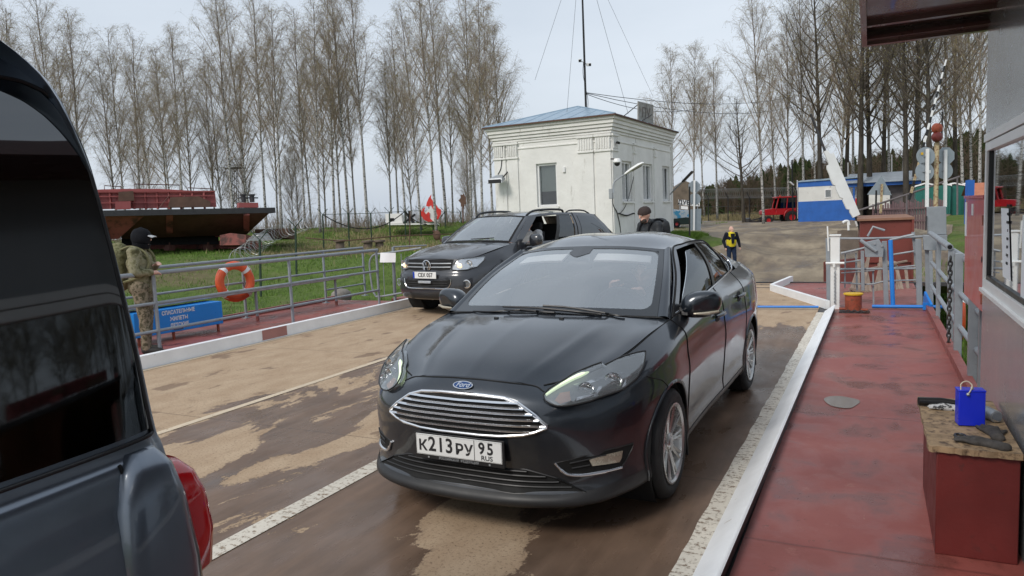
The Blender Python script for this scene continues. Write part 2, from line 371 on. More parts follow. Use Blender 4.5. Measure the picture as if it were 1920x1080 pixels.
g=t.ramp(t.noise(1.2,6,.65,v),[(.3,(.06,.10,.02)),(.5,(.115,.18,.036)),(.72,(.18,.22,.07))])
f=t.ramp(t.noise(.16,5,.6,v),[(.50,0.),(.62,1.)]); g=t.mix(f,g,t.ramp(t.noise(2.5,6,.7,v),[(.3,(.13,.11,.055)),(.7,(.24,.21,.11))]))
g=t.mix(t.ramp(t.noise(9,5,.7,v),[(.3,.0),(.8,.5)]),g,(.03,.045,.012))
t.P(Base_Color=g,Roughness=.9,Specular_IOR_Level=.2); t.bump(t.noise(14,6,.75,v),.9,.08)
S(MB().grid(TG).build('ground',t.m,ang=180))
# fallen-leaf forest floor on the right is part of the same sheet; river beyond the trees
t=NT('river_water'); t.P(Base_Color=(.10,.12,.13),Roughness=.12,Specular_IOR_Level=.6); t.bump(t.noise(1.5,4,.6,t.wco((1,1,1))),.25,.1)
q=MB(); q.add([(-1400,-900,-2.3),(900,-900,-2.3),(900,1400,-2.3),(-1400,1400,-2.3)],[(0,1,2,3)]); S(q.build('river',t.m))
# road : ramp and yard
def poly_fill(P,step,zf):
    P=[Vector(p) for p in P]; A=np.array([p[:] for p in P]); k=len(P); pts=list(P)
    def inside(x,y):
        c=False; j=k-1
        for i in range(k):
            if (A[i,1]>y)!=(A[j,1]>y) and x<(A[j,0]-A[i,0])*(y-A[i,1])/(A[j,1]-A[i,1])+A[i,0]: c=not c
            j=i
        return c
    for x in np.arange(A[:,0].min(),A[:,0].max(),step):
        for y in np.arange(A[:,1].min(),A[:,1].max(),step):
            if inside(x,y) and np.min(np.hypot(A[:,0]-x,A[:,1]-y))>step*.5: pts.append(Vector((x,y)))
    vs,_,fs,_,_,_=delaunay_2d_cdt(pts,[(i,(i+1)%k) for i in range(k)],[],1,1e-5)
    m=MB(); m.add([(p.x,p.y,zf(p.x,p.y)) for p in vs],[tuple(f_) for f_ in fs]); return m
t=NT('muddy_concrete'); v=t.wco(); vs_=t.wco((1,.35,1))
c=t.ramp(t.noise(.9,8,.68,vs_),[(.30,(.10,.068,.043)),(.42,(.17,.125,.082)),(.52,(.29,.23,.155)),(.64,(.39,.32,.225)),(.78,(.20,.155,.10))])
c=t.mix(t.ramp(t.noise(.35,5,.6,v),[(.45,0.),(.62,.6)]),c,(.12,.088,.058))
c=t.mix(t.ramp(t.noise(30,4,.7,v),[(.3,.25),(.7,0.)]),c,(.06,.05,.04))
# slab joints of the old concrete
sp=t.n('SeparateXYZ'); t.set(sp.inputs[0],v)
jy=t.ramp(t.math('ABSOLUTE',t.math('SUBTRACT',t.math('FRACT',t.math('DIVIDE',t.math('ADD',sp.outputs[1],t.math('MULTIPLY',t.noise(1.2,4,.6,v),.35)),3.1)),.5)),[(.0,1.),(.018,0.)])
c=t.mix(t.math('MULTIPLY',jy,.6),c,(.05,.04,.03))
t.P(Base_Color=c,Roughness=t.ramp(t.noise(.9,8,.68,vs_),[(.35,.35),(.6,.85)])); t.bump(t.noise(5,8,.75,v),.6,.05)
RP=[(-8.0,15.7),(-1,15.7),(2.4,15.7),(2.2,26),(2.6,31),(3.2,37),(2.8,41),(4,47),(2.5,57),(-1,63),(-6,65.5),(-12,66),(-16,62),(-20,50),(-19,41),(-12,39),(-8.6,37.6),(-6.9,35.8),(-6.5,33.6),(-6.2,30.5),(-6.0,27),(-6.6,23.5),(-7.6,20)]
def rz(x,y):
    if y<24:
        a=min(1,max(0,(y-15.9)/8.1)); return max(-.02*(1-a)+(GZ(x,y)+.10)*a, -.02-(a*1.25)) if True else 0
    return GZ(x,y)+.10
road=poly_fill(RP,.8,rz)
S(road.build('road',t.m,ang=180))
# ---- ferry decks
def wet(name,dry,wetc,mud,seed=0.,lane=True):
    t=NT(name); v=t.wco(); vv=t.wco((1,.42,1)); sp=t.n('SeparateXYZ'); t.set(sp.inputs[0],v); X=sp.outputs[0]; Y=sp.outputs[1]
    n1=t.noise(1.15,9,.62,vv,.5); n2=t.noise(55,4,.75,v); n3=t.noise(4.5,5,.6,t.wco((1,.5,1)))
    # dryness by lane: left lane mostly dry, middle half wet, right lane mostly wet
    base=t.ramp(t.math('DIVIDE',t.math('ADD',X,8.),8.),[(0.,.80),(.30,.70),(.345,.50),(.42,.53),(.60,.44),(.64,.36),(.70,.33),(.74,.48),(.80,.50),(.86,.36),(1.,.34)])
    far=t.ramp(t.math('DIVIDE',Y,16.),[(.55,0.),(.72,.22)])
    d=t.math('ADD',t.math('ADD',t.math('SUBTRACT',base,.5),t.math('ADD',n1,far)),t.math('ADD',t.math('MULTIPLY',t.math('SUBTRACT',n2,.5),.09),t.math('MULTIPLY',t.math('SUBTRACT',t.noise(12,6,.7,v),.5),.06)))
    m=t.ramp(d,[(.488,0.),(.497,.85),(.52,1.)])     # 1 = dry
    dryc=t.mix(t.ramp(n3,[(.35,0.),(.7,.8)]),dry,mud); dryc=t.mix(t.ramp(n2,[(.34,.75),(.46,0.)]),dryc,(.12,.075,.045))
    # small splashes in the dry part
    sp2=t.ramp(t.noise(2.6,5,.55,t.wco((1,.55,1)),.3),[(.62,0.),(.66,1.)])
    w_=t.mix(t.ramp(n3,[(.3,0.),(.7,1.)]),wetc,tuple(x*.62 for x in wetc))
    w_=t.mix(t.ramp(X,[(0,0.),(1,0.)]),w_,w_)
    c=t.mix(m,w_,dryc); c=t.mix(t.math('MULTIPLY',t.math('MULTIPLY',sp2,m),.7),c,tuple(x*.9 for x in wetc))
    jx=t.ramp(t.math('ABSOLUTE',t.math('SUBTRACT',t.math('FRACT',t.math('DIVIDE',Y,2.9)),.5)),[(0.,1.),(.0035,0.)])
    c=t.mix(t.math('MULTIPLY',jx,.55),c,(.035,.025,.02))
    stk=t.ramp(t.noise(9,6,.7,t.wco((1,.05,1))),[(.45,0.),(.72,.22)]); c=t.mix(t.math('MULTIPLY',stk,t.math('SUBTRACT',1.,m)),c,tuple(x*1.9 for x in wetc)); c=t.mix(t.ramp(t.noise(3.1,7,.75,v,.5),[(.58,0.),(.72,.35)]),c,(.10,.065,.045))
    t.P(Base_Color=c); t.set(t.b.inputs['Roughness'],t.mix(m,t.ramp(t.noise(3,5,.6,vv),[(.35,.16),(.62,.5)]),.82))
    t.set(t.b.inputs['Specular IOR Level'],t.mix(m,.26,.2))
    t.bump(t.math('ADD',t.math('MULTIPLY',n2,t.math('ADD',t.math('MULTIPLY',m,.9),.06)),t.math('MULTIPLY',m,.35)),.5,.006)
    return t.m
MT['deck']=wet('mud_streaked_deck',(.46,.345,.235),(.185,.122,.085),(.34,.235,.15))
q=MB(); q.grid(np.array([[(x,y,0) for y in np.linspace(-7,15.9,20)] for x in(-7.80,-.72)])[:,:,:],True); S(q.build('ferry_deck','deck'))
q=MB(); q.bx((-10.35,-8,-1.25),(.80,12.25,-.012)); q.bx((-8.3,12.25,-1.0),(.80,15.88,-.014)); S(q.build('ferry_hull','dark_steel'))
t=NT('red_deck_paint'); v=t.wco(); n=t.noise(.9,7,.62,v)
c=t.ramp(n,[(.3,(.20,.048,.040)),(.5,(.265,.072,.060)),(.72,(.32,.105,.085))]); c=t.mix(t.ramp(t.noise(2.2,6,.6,v,.4),[(.53,0.),(.60,.62)]),c,(.125,.036,.03)); c=t.mix(t.ramp(t.noise(.55,5,.6,v),[(.45,0.),(.65,.4)]),c,(.17,.07,.05)); c=t.mix(t.ramp(t.noise(70,3,.7,v),[(.66,0.),(.74,.6)]),c,(.06,.03,.025))
c=t.mix(t.ramp(t.noise(7,7,.7,v),[(.60,0.),(.72,.45)]),c,(.36,.17,.14))
sy=t.n('SeparateXYZ'); t.set(sy.inputs[0],v); se=t.ramp(t.math('ABSOLUTE',t.math('SUBTRACT',t.math('FRACT',t.math('DIVIDE',t.math('ADD',sy.outputs[1],t.math('MULTIPLY',t.noise(6,3,.6,v),.02)),2.4)),.5)),[(.0,1.),(.006,0.)])
c=t.mix(t.math('MULTIPLY',se,.55),c,(.09,.03,.025)); c=t.mix(t.ramp(t.noise(14,6,.75,v,.6),[(.64,0.),(.68,.75)]),c,(.10,.045,.03)); c=t.mix(t.ramp(t.noise(26,5,.8,t.wco((1,.3,1))),[(.68,0.),(.74,.5)]),c,(.42,.25,.2))
t.P(Base_Color=c,Roughness=t.ramp(t.noise(2.2,6,.6,v,.4),[(.42,.55),(.64,.24)])); t.bump(t.math('ADD',t.noise(3,5,.6,v),t.math('MULTIPLY',se,.5)),.3,.015); MT['reddeck']=t.m
t2=lambda z0,x0,x1,y0,y1,nx=2,ny=20:np.array([[(x,y,z0) for y in np.linspace(y0,y1,ny)] for x in np.linspace(x0,x1,nx)])
q=MB(); q.grid(t2(.012,-.56,.72,-7,12.05),True); q.grid(t2(.008,-.55,.74,12.05,16.2),True); q.add([(-.55,12.2,.006),(-.55,16.2,.006),(-1.45,16.2,.006),(-1.62,14.6,.006)],[(0,1,2,3)]); S(q.build('right_walkway','reddeck'))
q=MB(); q.grid(t2(.012,-10.25,-7.86,-7,12.1),True); S(q.build('left_walkway','reddeck'))
# rain puddle on the red deck
t=NT('puddle_water'); t.P(Base_Color=(.30,.28,.27),Roughness=.04,Specular_IOR_Level=1.,IOR=1.9); pz=az(1578,757)  # pale base colour stands in for the reflected sky
q=MB(); a=np.linspace(0,2*PI,40)[:-1]; q.add([(pz[0]+.13*math.cos(x)*(1+.12*math.sin(3*x)),pz[1]+.20*math.sin(x)*(1+.1*math.cos(2*x+1)),.0165) for x in a],[tuple(range(39))]); S(q.build('puddle',t.m))
# lane markings
def worn(name,c,base,thr,cob=False):
    t=NT(name); v=t.wco(); n=t.noise(40,5,.7,v)
    if cob: n=t.math('ADD',t.math('MULTIPLY',n,.6),t.math('MULTIPLY',t.noise(30,4,.6,t.wco((.25,1.2,1))),.4))
    m=t.ramp(n,[(thr-.04,0.),(thr+.04,1.)])
    t.P(Base_Color=t.mix(m,base,t.mix(t.ramp(t.noise(2,4,.6,v),[(.3,0.),(.7,.45)]),c,tuple(x*.72 for x in c))),Roughness=.7); t.bump(m,.5,.004); return t.m
MT['lane']=worn('worn_lane_paint',(.66,.61,.52),(.24,.17,.11),.44,True); MT['lane2']=worn('faded_lane_paint',(.62,.51,.37),(.34,.22,.12),.38)
S(MB().grid(t2(.004,-3.085,-2.955,-7,15.4),True).build('lane_line','lane'))
S(MB().grid(t2(.004,-5.28,-5.20,-7,12.),True).build('lane_line','lane2'))
S(MB().grid(t2(.004,-7.82,-7.735,-7,12.4),True).build('lane_line','lane2'))
def skew(q,k=.0105):
    for v_ in q.v: v_[:,0]+=(v_[:,1]-3.1)*k
q=MB()
ys=np.linspace(-7,11.7,160); rr=np.random.RandomState(4)
q.add([(-.815+rr.uniform(-.006,.006),y,.004) for y in ys]+[(-.70,y,.004) for y in ys],[(i,160+i,161+i,i+1) for i in range(159)]); MT['grit']=worn('gritty_white_band',(.70,.65,.56),(.22,.16,.11),.45,True); skew(q); S(q.build('edge_band','grit'))
# ---- kerbs
MT['kerbwhite']=mat('kerb_white_paint',(.84,.85,.86),.45,var=.06,sc_=4,c2=(.42,.36,.29),thr=(.66,.76),bump=.15,world=True)
q=MB(); prof=[(-.715,.004),(-.66,.045),(-.585,.10),(-.575,.10),(-.565,.093),(-.66,.035)]
q.prism([(x,-7,z) for x,z in prof],(0,18.85,0)); skew(q); k=q.build('kerb_rail','kerbwhite',label='white steel kerb along the right edge of the brown deck',cat='kerb')
q=MB(); q.bx((-.600,-7,.013),(-.575,11.8,.088)); skew(q); q.build('kerb_shadow_web','dark_steel',k,world=True)  # dark colour here stands for the kerb's shadow side
q=MB(); a,b,c_=V((-.60,12.15,0)),V((-1.70,14.55,0)),V((-1.50,16.2,0))
q=MB(); 
for p0,p1 in((a,b),(b,c_)): q.beam(p0+V((0,0,.06)),p1+V((0,0,.06)),.07,.13)
q.build('kerb_rail','kerbwhite',label='short angled white kerb on the ramp beside the grey gate',cat='kerb')
q=MB(); q.bx((-7.93,-7,.0),(-7.83,12.9,.165)); k=q.build('kerb_rail','kerbwhite',label='long white steel kerb in front of the left grey railing',cat='kerb')
MT['pinkpatch']=mat('bare_primer',(.36,.17,.15),.6,world=True,c2=(.6,.55,.5),thr=(.6,.7))
y0,y1=ax(492,632,-7.83)[1],ax(538,622,-7.83)[1]
q=MB(); q.bx((-7.829,y0,.02),(-7.826,y1,.162)); q.build('bare_patch','pinkpatch',k,world=True)
q=MB(); q.bx((-10.33,-7,.0),(-10.25,12.1,.10)); q.build('coaming','reddeck',label='red raised steel lip along the far side of the left walkway',cat='deck edge')
q=MB(); q.bx((.72,2.,.0),(.80,12.1,.09)); q.build('coaming','reddeck',label='red raised steel lip along the outer edge of the right walkway',cat='deck edge')
q=MB(); q.bx((-9.0,12.35,-.3),(-7.9,13.4,.03)); q.build('ramp_corner_plate','reddeck',label='small red steel ramp corner behind the left walkway by the pickup',cat='steel plate')
# hinge seam of the ramp
q=MB()
for y_ in(15.0,15.55): q.bx((-7.8,y_,.003),(-1.7,y_+.03,.009))
q.bx((-7.9,15.92,-.05),(2.3,16.0,.025)); q.build('hinge_strip','dark_steel',label='dark rusty hinge strips across the deck where the ramp begins',cat='hinge')
# ================================================================ ferry fittings
def sq_post(p0,p1,w_=.05): return MB().beam(p0,p1,w_,w_,(0,1,0))
def railing(x,y0,y1,hts,posts,label,r=.022,postr=.025,cat='railing',sq=False,group=None,mt='grey'):
    root=empty('railing',(x,(y0+y1)/2,0),0,label,cat,group)
    for i,(h,rr) in enumerate(hts): MB().tube([(x,y0,h),(x,y1,h)],rr,10).build('top_rail' if i==0 else 'mid_rail',mt,root,world=True)
    for yy in posts:
        m=sq_post((x,yy,0.01),(x,yy,hts[0][0]),.05) if sq else MB().tube([(x,yy,.01),(x,yy,hts[0][0])],postr,10)
        p=m.build('post',mt,root,world=True)
        MB().box((x,yy,.018),(.12,.12,.012)).build('foot_plate',mt,p,world=True)
    return root
railing(-8.5,5.3,11.3,[(1.10,.030),(.70,.022),(.33,.022)],[6.43,8.93,11.27],'front grey tube railing of the left walkway, nearest the white kerb')
rb_=railing(-10.1,6.2,12.9,[(1.08,.026),(.66,.020)],[7.3,9.45,11.6,12.9],'rear grey tube railing of the left walkway, behind the bench and lifebuoy')
MB().tube([(-10.1,11.6,.28),(-10.1,12.9,.28)],.018,8).build('mid_rail','grey',rb_,world=True)
# right outer railing
rr=empty('railing',(.78,8,0),0,'grey pipe railing with square posts and hanging chain beside the right walkway','railing')
tp=[(.74,12.25,1.09),(.78,9.6,1.09),(.78,9.0,1.09)]
MB().tube([(.78,12.25,1.13),(.78,9.3,1.10)],.035,12).build('top_rail','grey',rr,world=True)
MB().tube([(.86,9.9,1.02),(.86,4.4,1.02)],.035,12).build('top_rail','grey',rr,world=True)
for z,r_ in((.70,.025),(.36,.025)):
    MB().tube([(.80,12.2,z),(.80,9.8,z-.02),(.86,4.4,z-.05)],r_,10).build('mid_rail','grey',rr,world=True)
for yy,xx,ww in((9.35,.80,.06),(8.55,.80,.07),(7.35,.80,.07),(6.0,.86,.06),(11.0,.80,.05)):
    sq_post((xx,yy,-.05),(xx,yy,1.08),ww).build('post','grey',rr,world=True,bevel=.004)
# black disc on the capped pipe end, painted as its dark mouth
MB().lathe([(.024,0),(0,0)],(.78,9.295,1.10),(0,-1,0),12).build('pipe_mouth','matt_black',rr,world=True)
def chain(p0,p1,link=.035,r=.005,sag=0.):
    p0,p1=V(p0,),V(p1); p0=np.asarray(p0,float); L_=np.linalg.norm(p1-p0); n=max(2,int(L_/(link*.78))); m=MB(); d=nrm(p1-p0); a=nrm(np.cross(d,(.3,.9,.1))); b=np.cross(d,a)
    for i in range(n):
        t_=(i+.5)/n; c=p0+(p1-p0)*t_-V([0,0,sag*4*t_*(1-t_)]); s_=a if i%2 else b
        m.tube([c+d*link*.55*math.cos(x)+s_*link*.3*math.sin(x) for x in np.linspace(0,2*PI,11)[:-1]],r,5,closed=True)
    return m
chain((.755,8.9,1.02),(.755,8.95,.05),.06,.009).build('chain','dark_steel',rr,world=True)
# chain-hung white gate post
wp=empty('gate_post',(-.49,12.1,0),0,'tall square white steel post at the end of the right kerb','post')
MB().bx((-.555,12.04,0),(-.425,12.17,1.13)).build('post_body','white',wp,world=True,bevel=.006)
q=MB().bx((-.57,12.02,1.13),(-.41,12.19,1.15)); q.build('cap','white',wp,world=True)
q=MB().tube([(-.62,12.0,.72),(-.36,12.0,.72)],.018,8); q.tube([(-.50,12.0,.72),(-.50,12.0,.66)],.02,8); q.build('hook_bar','white',wp,world=True)
q=MB().beam((-.585,12.1,.9),(-.60,12.1,1.28),.02,.02); q.build('rod','white',wp,world=True)
chain((-.49,12.02,.60),(-.49,12.02,.10),.035,.005).build('chain','galv',wp,world=True)
# bollard
bo=empty('bollard',(-.23,11.75,0),0,'round rusty red bollard with a yellow top beside the white post','bollard')
MT['rust']=mat('rusty_red',(.27,.055,.025),.65,var=.25,sc_=9,c2=(.12,.04,.02),thr=(.52,.68),bump=.3)
MB().lathe([(.0,.0),(.115,.0),(.115,.27),(0,.27)],(-.23,11.75,0),n=28).build('barrel','rust',bo,world=True)
MT['yellow']=mat('yellow_paint',(.68,.42,.02),.5,var=.15)
MB().lathe([(.0,.27),(.132,.272),(.134,.292),(0,.295)],(-.23,11.75,0),n=28).build('cap','yellow',bo,world=True)
MB().tube([(-.42,11.72,.06),(-.03,11.72,.05)],.018,8).build('cross_pin','rust',bo,world=True)
q=MB().bx((-.42,11.6,.013),(-.02,11.9,.03)); q.build('base_plate','dark_steel',bo,world=True)
chain((-.36,11.62,.04),(-.02,11.60,.035),.05,.010).build('chain','dark_steel',bo,world=True)
# blue pipe barriers
q=MB().tube([(.02,12.12,.05),(1.15,12.05,.07)],.026,10); b1=q.build('barrier_pipe','blue',label='blue steel pipe lying across the end of the red walkway',cat='pipe')
MB().tube([(.30,12.13,.06),(.26,12.25,1.04)],.032,10).build('upright','blue',b1,world=True)
MB().box((.72,12.08,.07),(.07,.08,.1)).build('clamp','blue',b1,world=True); MB().beam((.78,11.9,.03),(.72,12.3,.17),.03,.2).build('bracket','blue',b1,world=True)
q=MB().tube([(-1.75,11.95,.035),(-.72,12.0,.045)],.018,8); b2=q.build('barrier_pipe','blue',label='thin blue rod lying on the brown deck left of the white post',cat='pipe')
MB().tube([(-1.95,11.93,.03),(-1.75,11.95,.035)],.012,6).build('rod_end','rust',b2,world=True)
# grey gate with winch
gt=empty('ramp_gate',(.1,12.5,0),0,'grey steel gate of bars and posts with a crank winch across the walkway end','gate')
Y=12.55
def P_(x,y,Yd=Y): return ay(x,y,Yd)
for a,b,w_ in(((1552,447),(1554,582),.06),((1617,470),(1618,545),.05),((1658,452),(1662,575),.07),((1722,448),(1724,575),.08),((1738,452),(1740,580),.06)):
    MB().beam(P_(*a),P_(*b),w_,.05,(0,1,0)).build('post','grey',gt,world=True,bevel=.004)
for pts,r_ in(([(1552,447),(1640,447),(1738,443)],.018),([(1553,505),(1650,504),(1727,503)],.018),([(1577,475),(1612,467),(1640,460)],.018),([(1668,450),(1713,440)],.022),([(1577,530),(1630,533),(1662,527),(1724,525)],.012),([(1577,512),(1640,507)],.01),([(1577,493),(1615,488)],.012),([(1670,478),(1714,471)],.014),([(1668,503),(1716,498)],.012)):
    MB().tube(crv([P_(*p,Y+.06) for p in pts],4),r_,8).build('rail','grey',gt,world=True)
for a,b,w_ in(((1605,475),(1607,545),.03),((1637,505),(1638,578),.025),((1712,435),(1719,500),.045),((1585,475),(1584,540),.022)):
    MB().beam(P_(*a,Y+.12),P_(*b,Y+.12),w_,.02,(0,1,0)).build('bar','grey',gt,world=True)
wb=MB().prism([P_(x,y,Y-.12) for x,y in [(1620,455),(1648,449),(1657,463),(1656,482),(1622,482)]],(0,.14,0)).build('winch_box','grey',gt,world=True,bevel=.004)
MB().tube([P_(x,y,Y-.16) for x,y in [(1627,443),(1637,425),(1659,432)]],.017,8).build('crank_handle','grey',wb,world=True)
MB().tube([P_(1613,450,Y-.15),P_(1643,471,Y-.15)],.026,8).build('brake_lever','grey',wb,world=True)
for x,y in((1640,457),(1654,461)): MB().lathe([(0,.02),(.016,.02),(.016,0)],P_(x,y,Y-.12),(0,-1,0),8).build('bolt','galv',wb,world=True)
# electrical cabinet and plate on the railing end
ec=empty('switch_box',(.85,12.6,0),0,'tall grey sheet-steel switch box on posts at the railing corner','cabinet')
MB().add(*[(lambda a:([P_(x,y,12.5) for x,y in a]+[P_(x,y,12.5)+V((0,.16,0)) for x,y in a]))([(1738,388),(1774,387),(1775,440),(1740,440)]),[(0,1,2,3),(7,6,5,4),(0,4,5,1),(1,5,6,2),(2,6,7,3),(3,7,4,0)]]).build('upper_box','grey',ec,world=True,bevel=.006)
MB().add(*[(lambda a:([P_(x,y,12.45) for x,y in a]+[P_(x,y,12.45)+V((0,.16,0)) for x,y in a]))([(1731,441),(1776,441),(1776,470),(1732,469)]),[(0,1,2,3),(7,6,5,4),(0,4,5,1),(1,5,6,2),(2,6,7,3),(3,7,4,0)]]).build('lower_box','grey',ec,world=True,bevel=.006)
for a,b in(((1745,470),(1747,580)),((1757,470),(1760,585))): MB().beam(P_(*a,12.45),P_(*b,12.45),.045,.045,(0,1,0)).build('leg','grey',ec,world=True)
q=MB()
for y_ in(408,418): q.lathe([(0,0),(.02,.005),(.02,.05),(0,.05)],P_(1737,y_,12.5),(-1,0,0),10)
MB().tube([P_(1737,405,12.48),P_(1736,432,12.48)],.012,6).build('latch','dark_steel',ec,world=True)
# red fire cabinet
xw=.635; ya,yb=6.42,5.33
fc=empty('fire_cabinet',(xw,(ya+yb)/2,1.),0,'tall red metal cabinet with stickers at the corner of the ferry cabin','cabinet')
MB().bx((xw,yb+.03,.915),(xw+.2,ya,1.64)).build('cabinet_body','redpaint',fc,world=True,bevel=.006)
MB().bx((xw-.012,yb+.03,1.638),(xw+.22,ya+.01,1.658)).build('lid','redpaint',fc,world=True)
MB().bx((xw+.01,yb-.03,.84),(xw+.235,yb+.028,1.66)).build('backing_frame','grey',fc,world=True)
MB().bx((xw-.004,ya-.12,1.36),(xw,ya-.02,1.61)).build('sticker','paper',fc,world=True)
MB().bx((xw-.004,ya-.50,1.52),(xw,ya-.40,1.60)).build('sticker','pvc',fc,world=True)
for z in(1.0,1.5): MB().tube([(xw-.004,yb+.06,z-.03),(xw-.004,yb+.08,z+.03)],.008,6).build('hinge','rust',fc,world=True)
MB().lathe([(.022,0),(0,.0)],(xw-.003,yb+.12,1.25),(-1,0,0),14).build('lock_hole','matt_black',fc,world=True)  # flat black disc painted as the dark of the lock hole
q=MB(); q.beam((xw+.12,ya-.1,0),(xw+.12,ya-.1,1.0),.06,.06); q.build('leg','grey',fc,world=True); MB().beam((xw+.16,yb+.25,-.2),(xw+.16,yb+.25,1.0),.07,.05).build('leg','dark_steel',fc,world=True)
# ---- ferry cabin
CX=.62; cy1=5.28
t=NT('cabin_sheet_paint'); v=t.wco(); t.P(Base_Color=t.mix(t.ramp(t.noise(1.6,5,.6,v),[(.3,0.),(.75,.5)]),(.24,.255,.27),(.33,.33,.33)),Roughness=t.ramp(t.noise(2.5,5,.6,v),[(.3,.16),(.7,.30)]),Specular_IOR_Level=.7,Coat_Weight=.35,Coat_Roughness=.12); t.bump(t.noise(2.2,3,.5,v),.12,.03); MT['cabin']=t.m
cb=empty('ferry_cabin',(1.8,2,0),0,'glossy grey ferry cabin wall with a large framed window and brown canopy','cabin')
wy0,wz0,wz1=-1.5,1.155,1.915
q=MB()
q.bx((CX,-3,.0),(CX+.05,cy1,wz0-.06)); q.bx((CX,-3,wz1+.105),(CX+.05,cy1,2.95)); q.bx((CX,5.19,wz0-.06),(CX+.05,cy1,wz1+.105)); q.bx((CX,-3,wz0-.06),(CX+.05,wy0,wz1+.105)); q.bx((CX+.05,cy1-.05,0),(3,cy1,2.95)); q.bx((CX+.05,-3,0),(3,-2.95,2.95)); q.bx((2.95,-2.95,0),(3,cy1-.05,2.95)); q.bx((CX+.05,-2.9,2.9),(2.95,cy1-.05,2.95)); q.bx((CX+.05,-2.9,0),(2.95,cy1-.05,.05))
q.build('wall','cabin',cb,world=True)
wf=MB(); wf.bx((CX-.012,wy0,wz0-.06),(CX+.06,5.19,wz0)); wf.bx((CX-.012,wy0,wz1),(CX+.06,5.19,wz1+.05)); wf.bx((CX-.012,5.14,wz0),(CX+.06,5.19,wz1))
wf=wf.build('window','pvc',cb,world=True,bevel=.003)
q=MB(); q.bx((CX-.02,wy0,wz1+.055),(CX+.03,5.19,wz1+.10)); q.bx((CX-.028,wy0,wz0-.075),(CX+.02,5.2,wz0-.055)); q.build('frame_strip','pvc',wf,world=True)
q=MB(); q.bx((CX+.0,wy0,wz0),(CX+.03,5.135,wz0+.025)); q.bx((CX,5.11,wz0+.025),(CX+.03,5.135,wz1)); q.build('rubber_seal','black',wf,world=True)
MT['cabglass']=glass('cabin_window_glass',(.04,.045,.05),.10,.42,.02); q=MB(); q.bx((CX+.012,wy0,wz0+.0),(CX+.018,5.12,wz1)); q.build('pane','cabglass',wf,world=True)
pa,pb=ax(1876,392,CX),ax(1893,524,CX)
pp=MB(); pp.add([ax(1877,390,CX+.008),ax(1891,391,CX+.008),ax(1895,528,CX+.008),ax(1880,518,CX+.008)],[(0,1,2,3)]); pp=pp.build('notice_sheet','paper',cb,world=True)
q=MB()
ym=ax(1886,450,CX)[1]
for i,s_ in enumerate(['Правила','входа','посадки','на','паром','детей','за руку','водить']): q.text(s_,.024,(CX+.006,ym,1.60-.042*i),(0,-1,0),(0,0,1),.0004,sx=.8)
q.build('notice_lettering','ink',pp,world=True)
q=MB(); q.bx((CX+.008,ax(1912,500,CX)[1]-.3,1.16),(CX+.01,ax(1911,500,CX)[1],1.56)); q.build('notice_sheet','paper',cb,world=True)
# interior darkness is the real room; canopy
MT['soffit']=mat('brown_soffit',(.11,.055,.052),.28,var=.25,sc_=1.2,world=True,coat=.4)
zc=2.66
e1=ax(1621,85,-.17); 
q=MB(); x0,yE=-.03,5.30
q.bx((x0,-3,zc+.06),(CX,yE-.02,zc+.09)); can=q.build('canopy','soffit',cb,world=True)
q=MB(); q.bx((x0-.03,-3,zc-.02),(x0,yE+.03,zc+.22)); q.bx((x0,yE-.02,zc-.02),(CX+.02,yE+.03,zc+.22)); q.bx((x0,yE-.10,zc+.0),(CX+.02,yE-.021,zc+.02)); q.build('fascia','soffit',can,world=True)
q=MB(); q.bx((x0,yE-.35,zc+.03),(CX,yE-.30,zc+.06)); q.build('soffit_rib','soffit',can,world=True)
# ---- red box with plank top and its clutter
bt=empty('storage_box',(.44,3.6,0),0,'dark red steel box with a worn plywood top against the cabin wall','box')
MT['boxred']=mat('dark_red_box_paint',(.13,.018,.016),.45,var=.15,sc_=5,c2=(.05,.02,.018),thr=(.62,.75),bump=.15)
BZ=.50; bx0,bx1,by0,by1=.255,.595,3.72,4.62
MB().bx((bx0+.02,by0+.01,.012),(bx1,by1,BZ)).build('box_body','boxred',bt,world=True,bevel=.004)
q=MB(); rs=np.random.RandomState(2); e=[(bx0-.01,by1+.02)]+[(bx0-.012+rs.uniform(-.006,.006),y_) for y_ in np.linspace(by1,by0,14)]+[(x_,by0-.012+rs.uniform(-.008,.012)) for x_ in np.linspace(bx0,bx1+.005,16)]+[(bx1+.008,by1+.02)]
q.prism([(x_,y_,BZ+.002) for x_,y_ in e][::-1],(0,0,.028)); MT['ply']=mat('worn_plywood',(.31,.215,.125),.8,var=.3,sc_=12,c2=(.07,.045,.03),thr=(.50,.66),bump=.5,bs=50); q.build('plank_top','ply',bt,world=True)
TZ=BZ+.031
def on_top(px,py,z=TZ): return az(px,py,z)
bp=on_top(1822,800); bw=.115
tn=empty('tin_box',tuple(bp),R(8),'bright blue metal tin with a cord loop standing on the plywood top','tin')
q=MB(); q.bx((-bw/2,0,.002),(bw/2,.07,.175)); q.build('tin_body','tinblue',tn,bevel=.004)
q=MB(); q.bx((-bw/2-.002,-.002,.172),(bw/2+.002,.072,.182)); q.build('lid','tinblue',tn,bevel=.003)
q=MB(); q.tube(crv([(-bw/2+.01,.01,.18),(-.045,.015,.21),(-.02,.02,.222),(.0,.01,.205),(-.01,-.004,.18),(-.02,-.006,.165)],6),.003,6); q.build('cord_loop','rope',tn)
q=MB(); q.ball((-.02,-.006,.163),.009,8); q.ball((.0,.01,.19),.009,8); q.build('padlock','galv',tn)
g=on_top(1790,753); q=MB(); q.tube([on_top(1722,752,TZ+.025),on_top(1765,753,TZ+.025),on_top(1800,757,TZ+.02)],[.022,.022,.016],14); q.build('torch','black',label='black cylindrical torch lying at the left rear of the plywood top',cat='torch')
